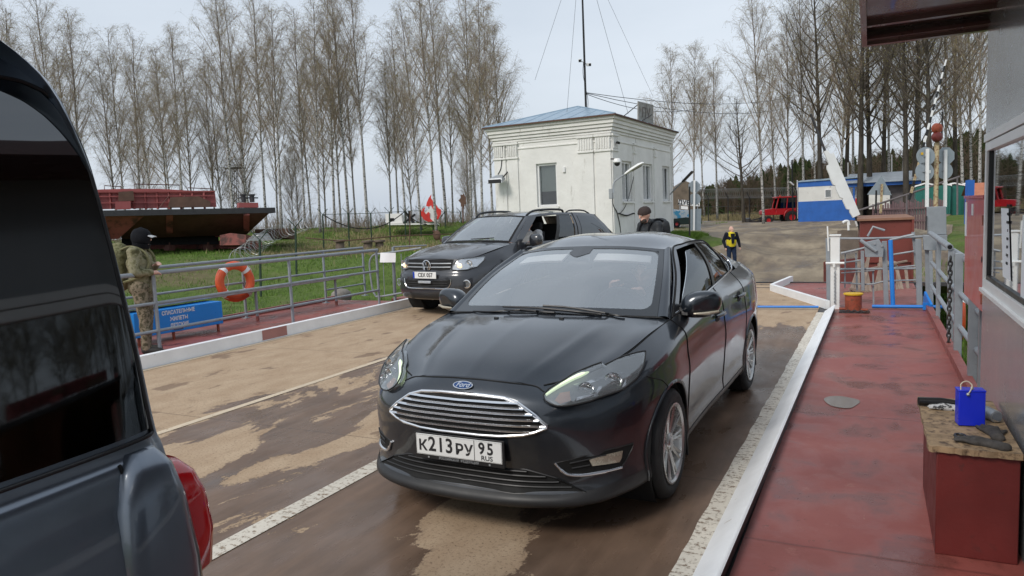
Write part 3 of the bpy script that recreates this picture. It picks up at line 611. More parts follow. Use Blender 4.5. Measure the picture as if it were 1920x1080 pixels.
def glove(name,c,rz_,m_,label,fin=(.07,.085,.08,.06),scale=1.,z=TZ):
    """a limp work glove: palm, cuff, four fingers and a thumb"""
    q=MB(); k=scale
    caps=[((-.03,0,.012),(.03,0,.014),.026,.034),((.03,-.02,.014),(.03,.02,.014),.02,.02),((-.03,0,.012),(-.075,.003,.012),.027,.03)]
    for i,L_ in enumerate(fin):
        y_=.032-.021*i; caps.append(((.04,y_,.014),(.04+L_*.55,y_*1.25,.020),.0115,.0115)); caps.append(((.04+L_*.55,y_*1.25,.020),(.04+L_,y_*1.35-.006,.010),.011,.009))
    caps.append(((-.005,-.03,.012),(.035,-.062,.012),.013,.010))
    return capsule_body(name,[(V(a)*k,V(b)*k,r1*k,r2*k) for a,b,r1,r2 in caps],m_,None,.005,M=Matrix.Translation(Vector(c))@Matrix.Rotation(rz_,4,'Z')@Matrix.Diagonal((1,1,.75,1)),noise=.004,label=label,cat='glove')
def capsule_body(name,caps,m_,parent=None,vox=.012,M=None,noise=0.,smooth=3,ns=8.,world=False,**k):
    """one continuous surface grown from tapered capsules (voxel-joined and smoothed)"""
    q=MB()
    for a,b,r1,r2 in caps:
        a=np.asarray(a,float); b=np.asarray(b,float); n_=6; L_=np.linalg.norm(b-a)
        if L_<1e-4: q.ball(a,r1,14); continue
        d=(b-a)/L_; pts=[];rs_=[]
        for t_ in np.linspace(-PI/2,0,5)[:-1]: pts.append(a+d*r1*math.sin(t_)); rs_.append(max(.0008,r1*math.cos(t_)))
        pts+=[a,b]; rs_+=[r1,r2]
        for t_ in np.linspace(0,PI/2,5)[1:]: pts.append(b+d*r2*math.sin(t_)); rs_.append(max(.0008,r2*math.cos(t_)))
        q.tube(pts,rs_,14)
    if M is not None:
        q2=MB(); q2.merge(q,M); q=q2
    o=q.build(name,m_,parent,ang=180,world=world)
    md=o.modifiers.new('r','REMESH'); md.mode='VOXEL'; md.voxel_size=vox; md.use_smooth_shade=True
    md=o.modifiers.new('s','SMOOTH'); md.factor=.6; md.iterations=smooth
    if noise:
        tx=bpy.data.textures.new(name+'_folds','CLOUDS'); tx.noise_scale=noise*ns; md=o.modifiers.new('d','DISPLACE'); md.texture=tx; md.strength=noise*2; md.mid_level=.5; md.texture_coords='LOCAL'
    # freeze so that every render sees the same mesh
    dg=bpy.context.evaluated_depsgraph_get(); me=bpy.data.meshes.new_from_object(o.evaluated_get(dg)); o.modifiers.clear(); old=o.data; o.data=me
    me.polygons.foreach_set('use_smooth',[True]*len(me.polygons))
    if not me.materials: me.materials.append(MT[m_] if isinstance(m_,str) else m_)
    tag(o,**k); return o
MT['glovegrey']=mat('dirty_glove_fabric',(.055,.05,.047),.9,var=.4,sc_=25); MT['glovewhite']=mat('checked_glove_fabric',(.5,.5,.5),.9,var=.2,sc_=20,c2=(.05,.05,.05),thr=(.52,.56))
glove('glove',on_top(1848,835),R(150),'glovegrey','dark dirty work glove at the front edge of the plywood top')
glove('glove',on_top(1862,815),R(100),'glovegrey','dark crumpled work glove under the other, beside the blue tin',z=TZ)
glove('glove',on_top(1780,768),R(170),'glovewhite','pale checked work glove lying left of the blue tin',(.05,.06,.055,.045),.95)
q=MB(); c=on_top(1800,817,TZ+.006); q.tube([c+V((.022*math.cos(a),.03*math.sin(a),0)) for a in np.linspace(0,2*PI,17)[:-1]],.006,6,closed=True); q.tube([c+V((.02,0,0)),c+V((.075,-.01,0))],.006,6); q.build('iron_ring','dark_steel',label='small rusty iron ring with a shank in front of the blue tin',cat='ring')
c=on_top(1862,790); cn=empty('spray_can',tuple(c),R(20),'small metal can lying on its side between the blue tin and the wall','can')
q=MB(); q.lathe([(0,0),(.028,0),(.03,.004),(.03,.10),(.026,.108),(0,.108)],(0,-.03,.031),(0,1,0),20); q.build('can_body','galv',cn); q=MB(); q.lathe([(0,.0),(.024,.0),(.024,-.004),(0,-.004)],(0,-.032,.031),(0,1,0),20); q.build('lid','chrome',cn)
# ---- left walkway: bench, box, lifebuoy
bn=empty('bench',(-9.7,9.2,0),0,'long grey weathered plank bench on thin steel legs on the left walkway','bench')
MT['plankgrey']=mat('grey_weathered_plank',(.33,.32,.31),.8,var=.2,sc_=6,bump=.4,bs=40)
q=MB(); q.bx((-9.85,5.6,.53),(-9.55,11.7,.57)); q.build('seat','plankgrey',bn,world=True,bevel=.004)
q=MB(); q.bx((-9.82,5.7,.50),(-9.78,11.6,.528)); q.build('bearer','grey',bn,world=True)
for y_ in(6.3,9.25,11.35): 
    lg=MB().beam((-9.62,y_,.01),(-9.62,y_,.53),.035,.035).build('leg','grey',bn,world=True); MB().beam((-9.62,y_,.012),(-9.62,y_,.09),.04,.04).build('leg_foot','reddeck',lg,world=True)
bb_=empty('life_jacket_box',(-9.55,7.75,0),0,'bright blue chest with white lettering on short legs under the bench','box')
bxa,bxb=V((-9.42,6.75)),V((-9.30,8.22)) 
MT['boxblue']=mat('glossy_blue_paint',(.006,.22,.66),.35,var=.06)
dx=V([bxb[0]-bxa[0],bxb[1]-bxa[1],0]); nx=nrm(np.cross(dx,(0,0,1)))
q=MB(); p=[V([bxa[0],bxa[1],.13]),V([bxb[0],bxb[1],.13])]; q.add([p[0],p[1],p[1]-nx*.42,p[0]-nx*.42,p[0]+V((0,0,.36)),p[1]+V((0,0,.36)),p[1]-nx*.42+V((0,0,.36)),p[0]-nx*.42+V((0,0,.36))],[(3,2,1,0),(4,5,6,7),(0,1,5,4),(1,2,6,5),(2,3,7,6),(3,0,4,7)]); bd=q.build('chest','boxblue',bb_,world=True,bevel=.006)
q=MB(); m0=(p[0]+p[1])/2+V((0,0,.18))+nx*.003
for i,s_ in enumerate(['СПАСАТЕЛЬНЫЕ','ЖИЛЕТЫ','ДЕТСКИЕ']): q.text(s_,.080,m0+V((0,0,.118-.10*i))-nrm(dx)*.03,nrm(dx),(0,0,1),.001,sx=.82,bold=.0025)
q.build('lettering','white',bd,world=True)
q=MB(); q.tube([m0+V((0,0,-.12))-nrm(dx)*.15,m0+V((0,0,-.145))-nrm(dx)*.14+nx*.03,m0+V((0,0,-.145))-nrm(dx)*.0+nx*.03,m0+V((0,0,-.12))+nrm(dx)*.01],.006,6); q.build('handle','dark_steel',bd,world=True)
for f_ in(.05,.42,.95):
    MB().beam(p[0]*(1-f_)+p[1]*f_-nx*.04-V((0,0,.12)),p[0]*(1-f_)+p[1]*f_-nx*.04,.03,.03).build('leg','rust',bb_,world=True)
MT['orange']=mat('orange_foam',(.62,.085,.02),.45,var=.14,sc_=6)
def lifebuoy(c,axis,Rr,r,label,tilt=0):
    root=empty('lifebuoy',tuple(c-V((0,0,Rr+r))),0,label,'lifebuoy'); axis=nrm(axis); x=nrm(np.cross((0,0,1),axis)); y=np.cross(axis,x)
    T=lambda a,rr_=Rr,o=0.:c+rr_*(x*math.cos(a)+y*math.sin(a))+axis*o
    b=MB().tube([T(a) for a in np.linspace(0,2*PI,61)[:-1]],r,16,closed=True).build('ring','orange',root,world=True)
    for a0 in(.6,2.2,3.75,5.35): MB().tube([T(a) for a in np.linspace(a0,a0+.22,6)],r*1.03,16).build('white_band','white',b,world=True)
    g=[]
    for k in range(4):
        a0=.7+k*PI/2
        for t_ in np.linspace(0,1,8)[:-1]: g.append(T(a0+t_*PI/2,Rr+r*1.1-.05*math.sin(PI*t_) if k!=1 else Rr-.5*r-.10*math.sin(PI*t_),r*.6))
    MB().tube(g,.006,6,closed=True).build('grab_line','rope',b,world=True); return root
lifebuoy(ax(441,528,-9.98),(1,-.25,.08),.285,.075,'orange lifebuoy with white bands hanging on the left rear railing')
lifebuoy(ax(1802,600,1.02)+V((0,.35,-.0)),(1,.0,.0),.27,.06,'orange lifebuoy hanging behind the right pipe railing beside the red cabinet')
# crowd barrier with a plastic-sleeved notice
cbz=empty('crowd_barrier',(-9,12.8,0),0,'light grey tubular crowd barrier with a sheet of paper at the walkway end','barrier')
yb_=12.75
fr_=[az(*p) for p in()]
q=MB(); c1=[ay(x,y,yb_) for x,y in [(708,574),(694,560),(693,490),(700,480),(712,476),(760,472)]]
MB().tube(crv([ay(x,y,12.2) for x,y in [(795,540),(770,546),(712,556),(703,552),(698,540),(693,500),(695,485),(703,477),(720,475),(790,465)]],4),.019,8).build('frame','grey',cbz,world=True)
for x in(718,735,752): MB().tube([ay(x,476+0*(x-718),12.2),ay(x+3,553-.15*(x-718),12.2)],.008,6).build('bar','grey',cbz,world=True)
MB().beam(ay(737,463,12.25),ay(741,566,12.25),.045,.045).build('post','grey',cbz,world=True)
MB().tube([ay(737,463,12.25),ay(800,460,12.9)],.015,8).build('top_rail','grey',cbz,world=True)
q=MB(); g=np.array([[ay(x*1.,y,12.13)+V((0,.02*math.sin(x*.2+y*.1),0)) for y in(474,481,492)] for x in(712,722,733,741)]); g[-1,:]+=0; q.grid(g); q.build('notice_sheet','paper',cbz,world=True)
# ================================================================ the white house
HC=V([-8.94,26.89,.30]); hrz=-.0326
hs=empty('house',tuple(HC),hrz,'small white plastered one-storey house with moulded cornice and pale blue metal hip roof','house')
t=NT('old_whitewash'); v=t.co(); c=t.ramp(t.noise(1.1,7,.65,v),[(.3,(.72,.71,.68)),(.7,(.84,.83,.80))])
st=t.ramp(t.noise(2.2,8,.72,t.co((1.5,1.5,.35))),[(.60,0.),(.72,1.)]); c=t.mix(t.math('MULTIPLY',st,.55),c,(.30,.27,.22))
sp=t.n('SeparateXYZ'); t.set(sp.inputs[0],v); lowm=t.ramp(t.math('ADD',sp.outputs[2],t.math('MULTIPLY',t.noise(3,6,.7,v),.9)),[(.75/4,1.),(1.5/4*1.0,0.)])
c=t.mix(t.math('MULTIPLY',t.ramp(t.noise(5,8,.75,v),[(.64,0.),(.74,1.)]),.5),c,(.36,.31,.25))
t.P(Base_Color=c,Roughness=.85,Specular_IOR_Level=.2); t.bump(t.noise(9,7,.7,v),.5,.03); MT['wash']=t.m
MT['roofblue']=mat('pale_blue_roof_sheet',(.27,.37,.46),.38,.2,var=.1,sc_=2,c2=(.22,.17,.14),thr=(.68,.75))
MT['brick']=mat('red_brick_paint',(.33,.07,.04),.8,var=.25,sc_=8)
MT['blind']=mat('grey_green_blind',(.46,.53,.50),.6,var=.05)
HU,HV=5.12,8.15; Z0=.30
def hb(q,u0,u1,v0,v1,z0,z1): # u to the left, v to the back, z world
    return q.bx((-u1,v0,z0-Z0),(-u0,v1,z1-Z0))
def pane_front(u0,u1,z0,z1): pass
# walls with real openings
fw_=[(2.30,3.22,1.92,3.66)]
q=MB(); u0,u1,z0,z1=fw_[0]; T=.45
hb(q,0,u0,0,T,-.6,4.85); hb(q,u1,HU,0,T,-.6,4.85); hb(q,u0,u1,0,T,-.6,z0); hb(q,u0,u1,0,T,z1,4.85)
wv=[]
for xa,xb,ya_,yb_2 in((1164,1181,302,388),(1200,1216,307,388),(1233,1245,312,388)):
    P0,P1,P2=ax(xa,ya_,HC[0]),ax(xb,ya_,HC[0]),ax((xa+xb)/2,yb_2,HC[0]); wv.append((P0[1]-HC[1],P1[1]-HC[1],P2[2],P0[2]))
wv=[(a,b,2.0,3.62) for a,b,_,_ in wv]
vv=[T]+[x for a,b,_,_ in wv for x in(a,b)]+[HV]
for i in range(0,len(vv),2): q.bx((-T,vv[i],-.9),(0,vv[i+1],4.55))
for a,b,z0,z1 in wv: q.bx((-T,a,-.9),(0,b,z0-Z0)); q.bx((-T,a,z1-Z0),(0,b,4.55))
q.bx((-HU,T,-.9),(-HU+T,HV,4.55)); q.bx((-HU+T,HV-T,-.9),(-T,HV,4.55))
q.build('wall','wash',hs)
# cornice steps
q=MB()
for z0,z1,p in((4.30,4.36,.03),(4.62,4.70,.05),(4.72,4.82,.10),(4.84,4.95,.15),(4.97,5.10,.20),(5.12,5.26,.26)):
    q.bx((-HU-p,-p,z0-Z0),(p,HV+p,z1-Z0))
for z0,z1,p in((4.70,4.72,.04),(4.82,4.84,.08),(4.95,4.97,.15),(5.10,5.12,.23)): q.bx((-HU-p,-p,z0-Z0),(p,HV+p,z1-Z0))
q.build('cornice','wash',hs,bevel=.012)
def pil(name,u0,u1,face='f',fl=6,z0=-.3,zc0=3.93,zc1=4.50,capout=.10,out_=.055):
    q=MB()
    def bb(a,b,o,za,zb):
        if face=='f': q.bx((-b,-o,za-Z0),(-a,.001,zb-Z0))
        else: q.bx((-.001,a,za-Z0),(o,b,zb-Z0))
    bb(u0,u1,out_,z0,zc0); bb(u0-.03,u1+.03,capout,zc0,zc0+.07); bb(u0,u1,out_+.01,zc0+.07,zc1); bb(u0-.04,u1+.04,capout+.02,zc1,zc1+.09)
    for i in range(fl):
        w_=(u1-u0)/fl; a=u0+w_*(i+.2); bb(a,a+w_*.55,out_+.045,zc0+.11,zc1-.04)
    return q.build('pilaster','wash',hs,bevel=.006)
pil('p',.0,.62); pil('p',.72,1.35); pil('p',4.02,4.5); pil('p',4.58,HU)
pil('p',.0,.62,'r',4)
for a,b in(((wv[0][1]+.15),(wv[0][1]+.45)),((wv[1][1]+.15),(wv[1][1]+.45))): pil('p',a,b,'r',1,zc0=3.95,zc1=4.3,capout=.08,out_=.04)
pil('p',wv[2][1]+.35,HV,'r',4)
q=MB(); q.bx((-3.98,-.03,3.98+.25),(-1.4,.001,4.06+.25)); q.build('frieze_band','wash',hs,bevel=.006)
# sills, windows
MT['winglass']=glass('house_window_glass',(.02,.03,.03),.80,.05,.04)
def window(u0,u1,z0,z1,face):
    def bb(q,a,b,d0,d1,za,zb):
        if face=='f': q.bx((-b,d0,za-Z0),(-a,d1,zb-Z0))
        else: q.bx((-d1,a,za-Z0),(-d0,b,zb-Z0))
    q=MB(); w_=.09; m=(u0+u1)/2
    d0,d1=.09,.24
    bb(q,u0,u0+w_,d0,d1,z0,z1); bb(q,u1-w_,u1,d0,d1,z0,z1); bb(q,u0+w_,u1-w_,d0,d1,z0,z0+w_); bb(q,u0+w_,u1-w_,d0,d1,z1-w_,z1)
    if face!='f': bb(q,m-.035,m+.035,d0,d1,z0+w_,z1-w_)
    f=q.build('window','pvc',hs)
    q=MB(); bb(q,u0+w_,u1-w_,.19,.20,z0+w_,z1-w_); q.build('pane','winglass',f)
    if face=='f': q=MB(); bb(q,u0+.05,u1-.05,.245,.25,z0+.62,z1-.05); q.build('blind','blind',f)
    q=MB(); bb(q,u0,u1,.43,.44,z0,z1); q.build('room_dark','matt_black',f)
    q=MB()
    if face=='f': q.bx((-u1-.06,-.07,z0-.08-Z0),(-u0+.06,.15,z0-Z0))
    else: q.bx((-.15,u0-.06,z0-.08-Z0),(.07,u1+.06,z0-Z0))
    q.build('sill','wash',f,bevel=.006)
window(*fw_[0],'f')
for a in wv: window(*a,'r')
q=MB(); q.bx((-.02,.0,-.55),(.05,HV+.05,.02)); q.bx((-HU-.05,-.05,-.55),(.05,0.,.0)); q.build('plinth','brick',hs)
# roof
RZ=5.30-Z0; o_=.33; zt=5.26-Z0; A=[(-HU-o_,-o_,RZ-.02),(o_,-o_,RZ-.02),(o_,HV+o_,RZ-.02),(-HU-o_,HV+o_,RZ-.02)]; r1,r2=(-2.56,3.0,6.20-Z0),(-2.56,5.0,6.20-Z0)
q=MB(); q.add(A+[r1,r2],[(0,1,4),(1,2,5,4),(2,3,5),(3,0,4,5)]); q.add([(x,y,z-.045) for x,y,z in A],[(3,2,1,0)]); rf_=q.build('roof','roofblue',hs,ang=5)
q=MB()
def seamline(a,b,r=.018): q.tube([a,b],r,5)
for i in range(1,9):
    f_=i/9; e=V(A[0])*(1-f_)+V(A[1])*f_; tp=V(r1); k=min(1,2*min(f_,1-f_)); seamline(e,e+(V([e[0],r1[1],r1[2]])-e)*k)
for i in range(1,11):
    f_=i/11; e=V(A[1])*(1-f_)+V(A[2])*f_; yy=e[1]; k=min(1,(yy+o_)/(3.1+o_),(HV+o_-yy)/(HV+o_-5.0)); seamline(e,e+(V([-2.56,yy,r1[2]])-e)*k)
for c_ in(0,1): seamline(A[c_],r1,.03)
seamline(A[2],r2,.03); q.build('roof_seam','roofblue',rf_)
q=MB()
for a,b in((0,1),(1,2),(2,3),(3,0)): q.beam(V(A[a])-V((0,0,.03)),V(A[b])-V((0,0,.03)),.035,.06)
MT['rustedge']=mat('rusty_roof_edge',(.10,.05,.035),.7); q.build('eave_edge','rustedge',rf_)
# ---- things on and beside the house
def hw(u,v,z): # house local -> world
    M=np.array(wmat(hs)); return M[:3,:3]@V([-u,v,z-Z0])+M[:3,3]
ma=empty('mast',tuple(hw(2.55,2.2,5.8)),0,'tall thin black mast on the house roof with cameras and guy wires','mast')
mb_=V(wmat(ma).translation[:]); 
b0=ad(1099,212,30.6); b0=V(b0)
ma.location=b0; ma.matrix_basis=Matrix.Translation(b0)
MB().tube([b0-V((0,0,.25)),b0+V((0,0,3.2)),b0+V((0,0,7.5))],[.05,.045,.03],8).build('pole','cable',ma,world=True)
MB().tube(crv([b0+V((.06,0,0)),b0+V((.10,0,.5)),b0+V((.04,.0,.9)),b0+V((-.08,0,1.6)),b0+V((-.05,0,2.1))],5),.012,5).build('cable','cable',ma,world=True)
for s_,x,y,rz_,pt in((1,1088,113,-.5,.1),(2,1102,121,.5,-.3)):
    p=ad(x,y,30.5); d=V([math.sin(rz_+.9*s_)*.5,-.6,-.15]); q=MB(); q.beam(p,p+nrm(d)*.42,.13,.13); c=q.build('camera_housing','pvc',ma,world=True,bevel=.02); q=MB(); q.beam(p+nrm(d)*.42,p+nrm(d)*.43,.1,.1); q.build('lens','black',c,world=True); MB().tube([b0+V((0,0,2.1)),p+V((0,0,-.05))],.02,6).build('bracket','pvc',ma,world=True)
top=b0+V((0,0,7.0))
MT['wire']=mat('thin_grey_wire',(.10,.105,.11),.6)
for x,y,dp in((1003,150,30),(1063,210,30),(1178,214,31),(1224,180,33)):
    MB().tube([top,ad(x,y,dp)],.0075,4).build('guy_wire','wire',ma,world=True)
# second ends come down to the eaves
for i,(p0,x,y,dp,sag) in enumerate((( b0+V((0,0,.85)),1500,178,60,1.2),(b0+V((0,0,.83)),1500,196,60,1.6),(b0+V((0,0,.8)),1300,205,45,.8))):
    p1=ad(x,y,dp); P=[p0+(p1-p0)*t_-V((0,0,sag*4*t_*(1-t_)*.5)) for t_ in np.linspace(0,1,14)]
    MB().tube(P,.014,4).build('overhead_cable','cable',label=['thick upper overhead cable from the mast to the trees','lower overhead cable from the mast to the trees','short overhead cable from the mast past the roof sign'][i],cat='cable')
sg_=empty('roof_sign',tuple(hw(.6,2.6,5.3)),0,'weathered grey board with faded letters standing on the roof edge of the white house','sign')
A4=[ad(1195,190,31),ad(1223,197,32.2),ad(1223,237,32.2),ad(1195,229,31)]; n_=nrm(np.cross(A4[1]-A4[0],A4[3]-A4[0]))
MT['oldboard']=mat('weathered_board',(.30,.29,.27),.8,var=.3,sc_=3,c2=(.16,.12,.09),thr=(.5,.7))
q=MB(); q.prism(A4,n_*-.05); bd=q.build('board','oldboard',sg_,world=True)
q=MB(); cc=sum(A4)/4; nn=n_ if np.dot(n_,CAM-cc)>0 else -n_; q.text('ПУ',.62,cc+nn*.06-V((0,0,.0)),A4[1]-A4[0],A4[0]-A4[3],.004); MT['fadedink']=mat('faded_lettering',(.16,.14,.13),.8); q.build('lettering','fadedink',bd,world=True)
q=MB()
for a,b in(((1195,197),(1168,219)),((1222,215),(1198,230))): q.tube([ad(*a,31.2),ad(*b,30.2)],.02,6)
q.build('stay','dark_steel',sg_,world=True)
# floodlight / loudspeaker on the left corner
ls=empty('wall_floodlight',tuple(hw(5.0,-.3,3.0)),0,'grey boxy floodlight on the left front corner of the white house','lamp')
c=hw(4.8,-.35,3.12); q=MB(); q.add([c+V(p) for p in [(-.36,-.3,-.16),(.34,-.3,-.16),(.3,.1,.02),(-.22,.1,.02),(-.30,-.22,.06),(.28,-.22,.06),(.2,.05,.2),(-.1,.05,.2)]],[(3,2,1,0),(4,5,6,7),(0,1,5,4),(1,2,6,5),(2,3,7,6),(3,0,4,7)]); q.build('housing','galv',ls,world=True,bevel=.015)
q=MB(); q.bx(c+V((-.3,-.31,-.15)),c+V((.28,-.30,.0))); q.build('lens','black',ls,world=True); q=MB(); q.tube([c+V((.25,.0,.1)),c+V((.3,.3,.3))],.03,6); q.build('bracket','dark_steel',ls,world=True)
def wcable(pts,r,label,m='cable'):
    return MB().tube(crv(pts,6),r,5).build('wall_cable',m,label=label,cat='cable')
FF=lambda u,z,o=.07: hw(u,-o,z); Rr_=lambda v_,z,o=.09: hw(-o,v_,z)
wcable([FF(4.9,4.5),FF(4.7,4.55),FF(4.72,4.1),FF(4.8,3.6),FF(4.95,3.35)],.018,'black cable looping down to the floodlight at the left house corner')
P_r=lambda x,y,o=.09: ax(x,y,HC[0]+o)
wcable([P_r(1192,240),P_r(1191,280),P_r(1188,330),P_r(1180,365),P_r(1172,388),P_r(1163,400)],.014,'thin dark cable hanging across the first side window of the white house')
wcable([P_r(1266,250),P_r(1252,275),P_r(1247,292),P_r(1248,330),P_r(1249,370),P_r(1251,430)],.018,'straight dark cable running down the right end of the side wall')
wcable([P_r(1160,400),P_r(1175,404),P_r(1190,400),P_r(1210,405),P_r(1230,402),P_r(1246,402),P_r(1253,385),P_r(1252,345),P_r(1255,340),P_r(1260,350)],.028,'thick black cable looped along the side wall below the windows')
wcable([P_r(1149,365),P_r(1150,385),P_r(1157,398),P_r(1162,420),P_r(1164,437)],.018,'black cable dropping from the lamp box at the front corner')
wcable([P_r(1250,360),P_r(1254,400),P_r(1251,428)],.022,'thick dark conduit at the rear edge of the side wall')
# dome camera, bullet camera, box, vent
dc=empty('dome_camera',tuple(P_r(1157,312,.25)),0,'white dome security camera on the front corner of the white house','camera')
c=P_r(1157,303,.30); q=MB(); q.lathe([(.10,.12),(.14,.06),(.15,-.02),(.13,-.04)],c,(0,0,1),16,cap=True); q.build('shroud','pvc',dc,world=True); q=MB(); q.ball(c-V((0,0,.06)),.115,14); q.build('dome','black',dc,world=True); q=MB(); q.tube([c+V((0,0,.1)),c+V((-.25,0,.12))],.03,6); q.build('bracket','dark_steel',dc,world=True)
q=MB(); c=P_r(1157,267,.15); q.tube([c,c+V((.12,-.12,-.04))],.05,8); q.build('bullet_camera','black',label='small black camera under the cornice at the front corner',cat='camera')
sl=empty('wall_lamp',tuple(P_r(1150,360,.2)),0,'white cobra-head street lamp on a curved arm at the front corner of the house','lamp')
c=P_r(1147,362,.12); q=MB(); q.bx(c+V((-.07,-.14,-.22)),c+V((.07,.0,.16))); q.build('lamp_box','galv',sl,world=True,bevel=.01)
Q=[(1150,362),(1150,348),(1153,340),(1162,333),(1173,326)]; MB().tube(crv([ad(x,y,27.2) for x,y in Q],5),.030,8).build('arm','galv',sl,world=True)
a,b=ad(1172,327,27.1),ad(1208,305,26.7); d=nrm(b-a); sd_=nrm(np.cross(d,(0,0,1))); u_=np.cross(sd_,d); q=MB(); rg=[]
for t_,w_,h_ in((0,.05,.05),(.12,.08,.08),(.4,.15,.10),(.75,.17,.10),(.93,.12,.07),(1.,.02,.02)): rg.append([a+(b-a)*t_+sd_*w_*math.cos(x)+u_*(h_*math.sin(x) if math.sin(x)>0 else .35*h_*math.sin(x)) for x in np.linspace(0,2*PI,13)[:-1]])
for r0,r1_ in zip(rg[:-1],rg[1:]): q.add(r0+r1_,[(i,(i+1)%12,12+(i+1)%12,12+i) for i in range(12)])
q.build('lamp_head','pvc',sl,world=True)
q=MB(); q.add([a+(b-a)*t_+sd_*w_-u_*.045 for t_,w_ in((.35,-.1),(.85,-.1),(.85,.1),(.35,.1))],[(0,1,2,3)]); q.build('lamp_glass','fog',sl,world=True)
q=MB(); c=FF(1.98,3.35,.02); q.bx(c-V((.05,.05,.1)),c+V((.05,.02,.1))); q.build('wall_box','pvc',label='little white box on the front wall right of the window',cat='box')
l2=empty('wall_lamp',tuple(P_r(1255,360,.3)),0,'dark slim street lamp on a long grey arm at the far end of the house','lamp')
MB().tube([ad(1256,365,34),ad(1268,352,33.8),ad(1285,336,33.5)],.03,6).build('arm','galv',l2,world=True); q=MB(); q.beam(ad(1280,341,33.5),ad(1299,321,33.2),.30,.07); q.build('lamp_head','black',l2,world=True,bevel=.02)
def belt_surface(cols,levels,nu=6,nv=4):
    """cols: plan points; levels: [{col:(inset,z)}..] keyed, or explicit list of xyz"""
    P=np.array(cols,float); n=len(P); T=np.gradient(P,axis=0); T[0]=(1,0); T[-1]=(-1,0) ; Nn=np.stack([T[:,1],-T[:,0]],1); Nn/=np.linalg.norm(Nn,axis=1)[:,None]
    rows=[]
    for lv in levels:
        if isinstance(lv,dict):
            k=sorted(lv); ins=np.interp(range(n),k,[lv[i][0] for i in k]); z=np.interp(range(n),k,[lv[i][1] for i in k])
            q=P-Nn*ins[:,None]; q[0,0]=q[-1,0]=0; rows.append(np.c_[q,z])
        else: rows.append(np.array(lv,float))
    G=np.array(rows).transpose(1,0,2)
    G=np.array([crv(r_,nv) for r_ in G]); G=np.array([crv(G[:,j],nu) for j in range(G.shape[1])]).transpose(1,0,2)
    return G
def arch_cut(G,u0,u1,yc,zc,r):
    """faces of columns u0..u1, wheel opening removed and its rim snapped to the circle"""
    S=G[u0:u1+1].copy(); a,b=S.shape[:2]; D=np.hypot(S[:,:,1]-yc,S[:,:,2]-zc); ins=D<r
    fs=[]; used=np.zeros((a,b),bool)
    for i in range(a-1):
        for j in range(b-1):
            q=ins[i:i+2,j:j+2]
            if q.all(): continue
            fs.append((i*b+j,(i+1)*b+j,(i+1)*b+j+1,i*b+j+1)); used[i:i+2,j:j+2]=True
    for i,j in np.argwhere(ins&used):
        d=D[i,j]+1e-9; k=r/d; S[i,j,1]=yc+(S[i,j,1]-yc)*k; S[i,j,2]=zc+(S[i,j,2]-zc)*k
    m=MB(); m.add(S.reshape(-1,3),fs); return m
def wheel_parts(root,x,y,r,w_,side,rim_r,spoke,tyre_w='tyre',n=40,rimmat='alloy'):
    """wheel > tyre, rim; axis along local x, outer face towards side"""
    e=MB(); s=side
    h=MB(); h.lathe([(.0,.01),(.055,.012),(.06,.0),(.0,-.0)],(x+s*(w_/2-.03),y,r),(s,0,0),16)
    wh=h.build('wheel',rimmat,root)
    t=MB(); k=rim_r; c=(x,y,r); hw=w_/2
    prof=[(k-.02,hw-.012),(k,hw-.006),(k+.02,hw),(k+(r-k)*.5,hw+.006),(r-.022,hw-.004),(r-.006,hw-.02)]
    for g in(-.6,-.2,.2,.6): prof+=[(r,hw*(-g)+.012),(r,hw*(-g)+.006),(r-.008,hw*(-g)+.004),(r-.008,hw*(-g)-.004),(r,hw*(-g)-.006)] if False else []
    prof+=[(r,hw-.045)]
    for q in(.55,.18,-.18,-.55): prof+=[(r,hw*q+.006),(r-.009,hw*q+.004),(r-.009,hw*q-.004),(r,hw*q-.006)]
    prof+=[(r,-hw+.045),(r-.006,-hw+.02),(r-.03,-hw),(k,-hw),(k-.02,-hw+.02)]
    t.lathe(prof,c,(s,0,0),n*2); ty=t.build('tyre','tyre',wh)
    m=MB(); m.lathe([(k+.004,hw-.004),(k+.004,hw+.004),(k-.006,hw+.006),(k-.018,hw-.004),(k-.022,hw-.03),(k-.035,hw-.05),(k-.04,-hw+.02),(k-.0,-hw+.01)],c,(s,0,0),n)
    spoke(m,V([x+s*hw,y,r]),s,k)
    m.build('rim',rimmat,wh)
    d=MB(); d.lathe([(0,0),(k*.62,0),(k*.62,-.03),(0,-.03)],(x+s*(hw-.11),y,r),(s,0,0),24); d.build('brake_disc','dark_steel',wh)
    d=MB(); d.lathe([(0,0),(k-.03,0)],(x-s*(hw-.04),y,r),(s,0,0),24); d.build('wheel_back','matt_black',wh)
    return wh
def spokes(nsp,pair,w0,w1,dep=.045,dish=.02):
    def f(m,c,s,k):
        for i in range(nsp):
            for off in (pair if isinstance(pair,(list,tuple)) else [pair]):
                a=2*PI*i/nsp+off; a2=2*PI*i/nsp+off*1.0
                d=V([0,math.cos(a),math.sin(a)]); p=V([0,-math.sin(a),math.cos(a)]); X=V([s,0,0])
                r0,r1=.045,k-.012; A=c+d*r0-X*(dish+.012); B=c+d*r1-X*.008
                vs=[A-p*w0/2,A+p*w0/2,B+p*w1/2,B-p*w1/2]; bk=[q-X*dep for q in vs]; md=[(vs[0]+vs[1])/2+X*.006,(vs[2]+vs[3])/2+X*.004]
                m.add(np.array(vs+bk+md),[(0,8,9,3),(8,1,2,9),(1,5,6,2),(4,0,3,7),(7,3,9,2,6),(0,4,5,1,8),(4,7,6,5)])
        m.lathe([(0,.0),(.03,.0),(.034,-.004),(.062,-.014),(.066,-.05),(0,-.05)],c-V([s,0,0])*dish*.6,(s,0,0),20)
    return f
def seam(mb,line,r=.0032): mb.tube(line,r,5)
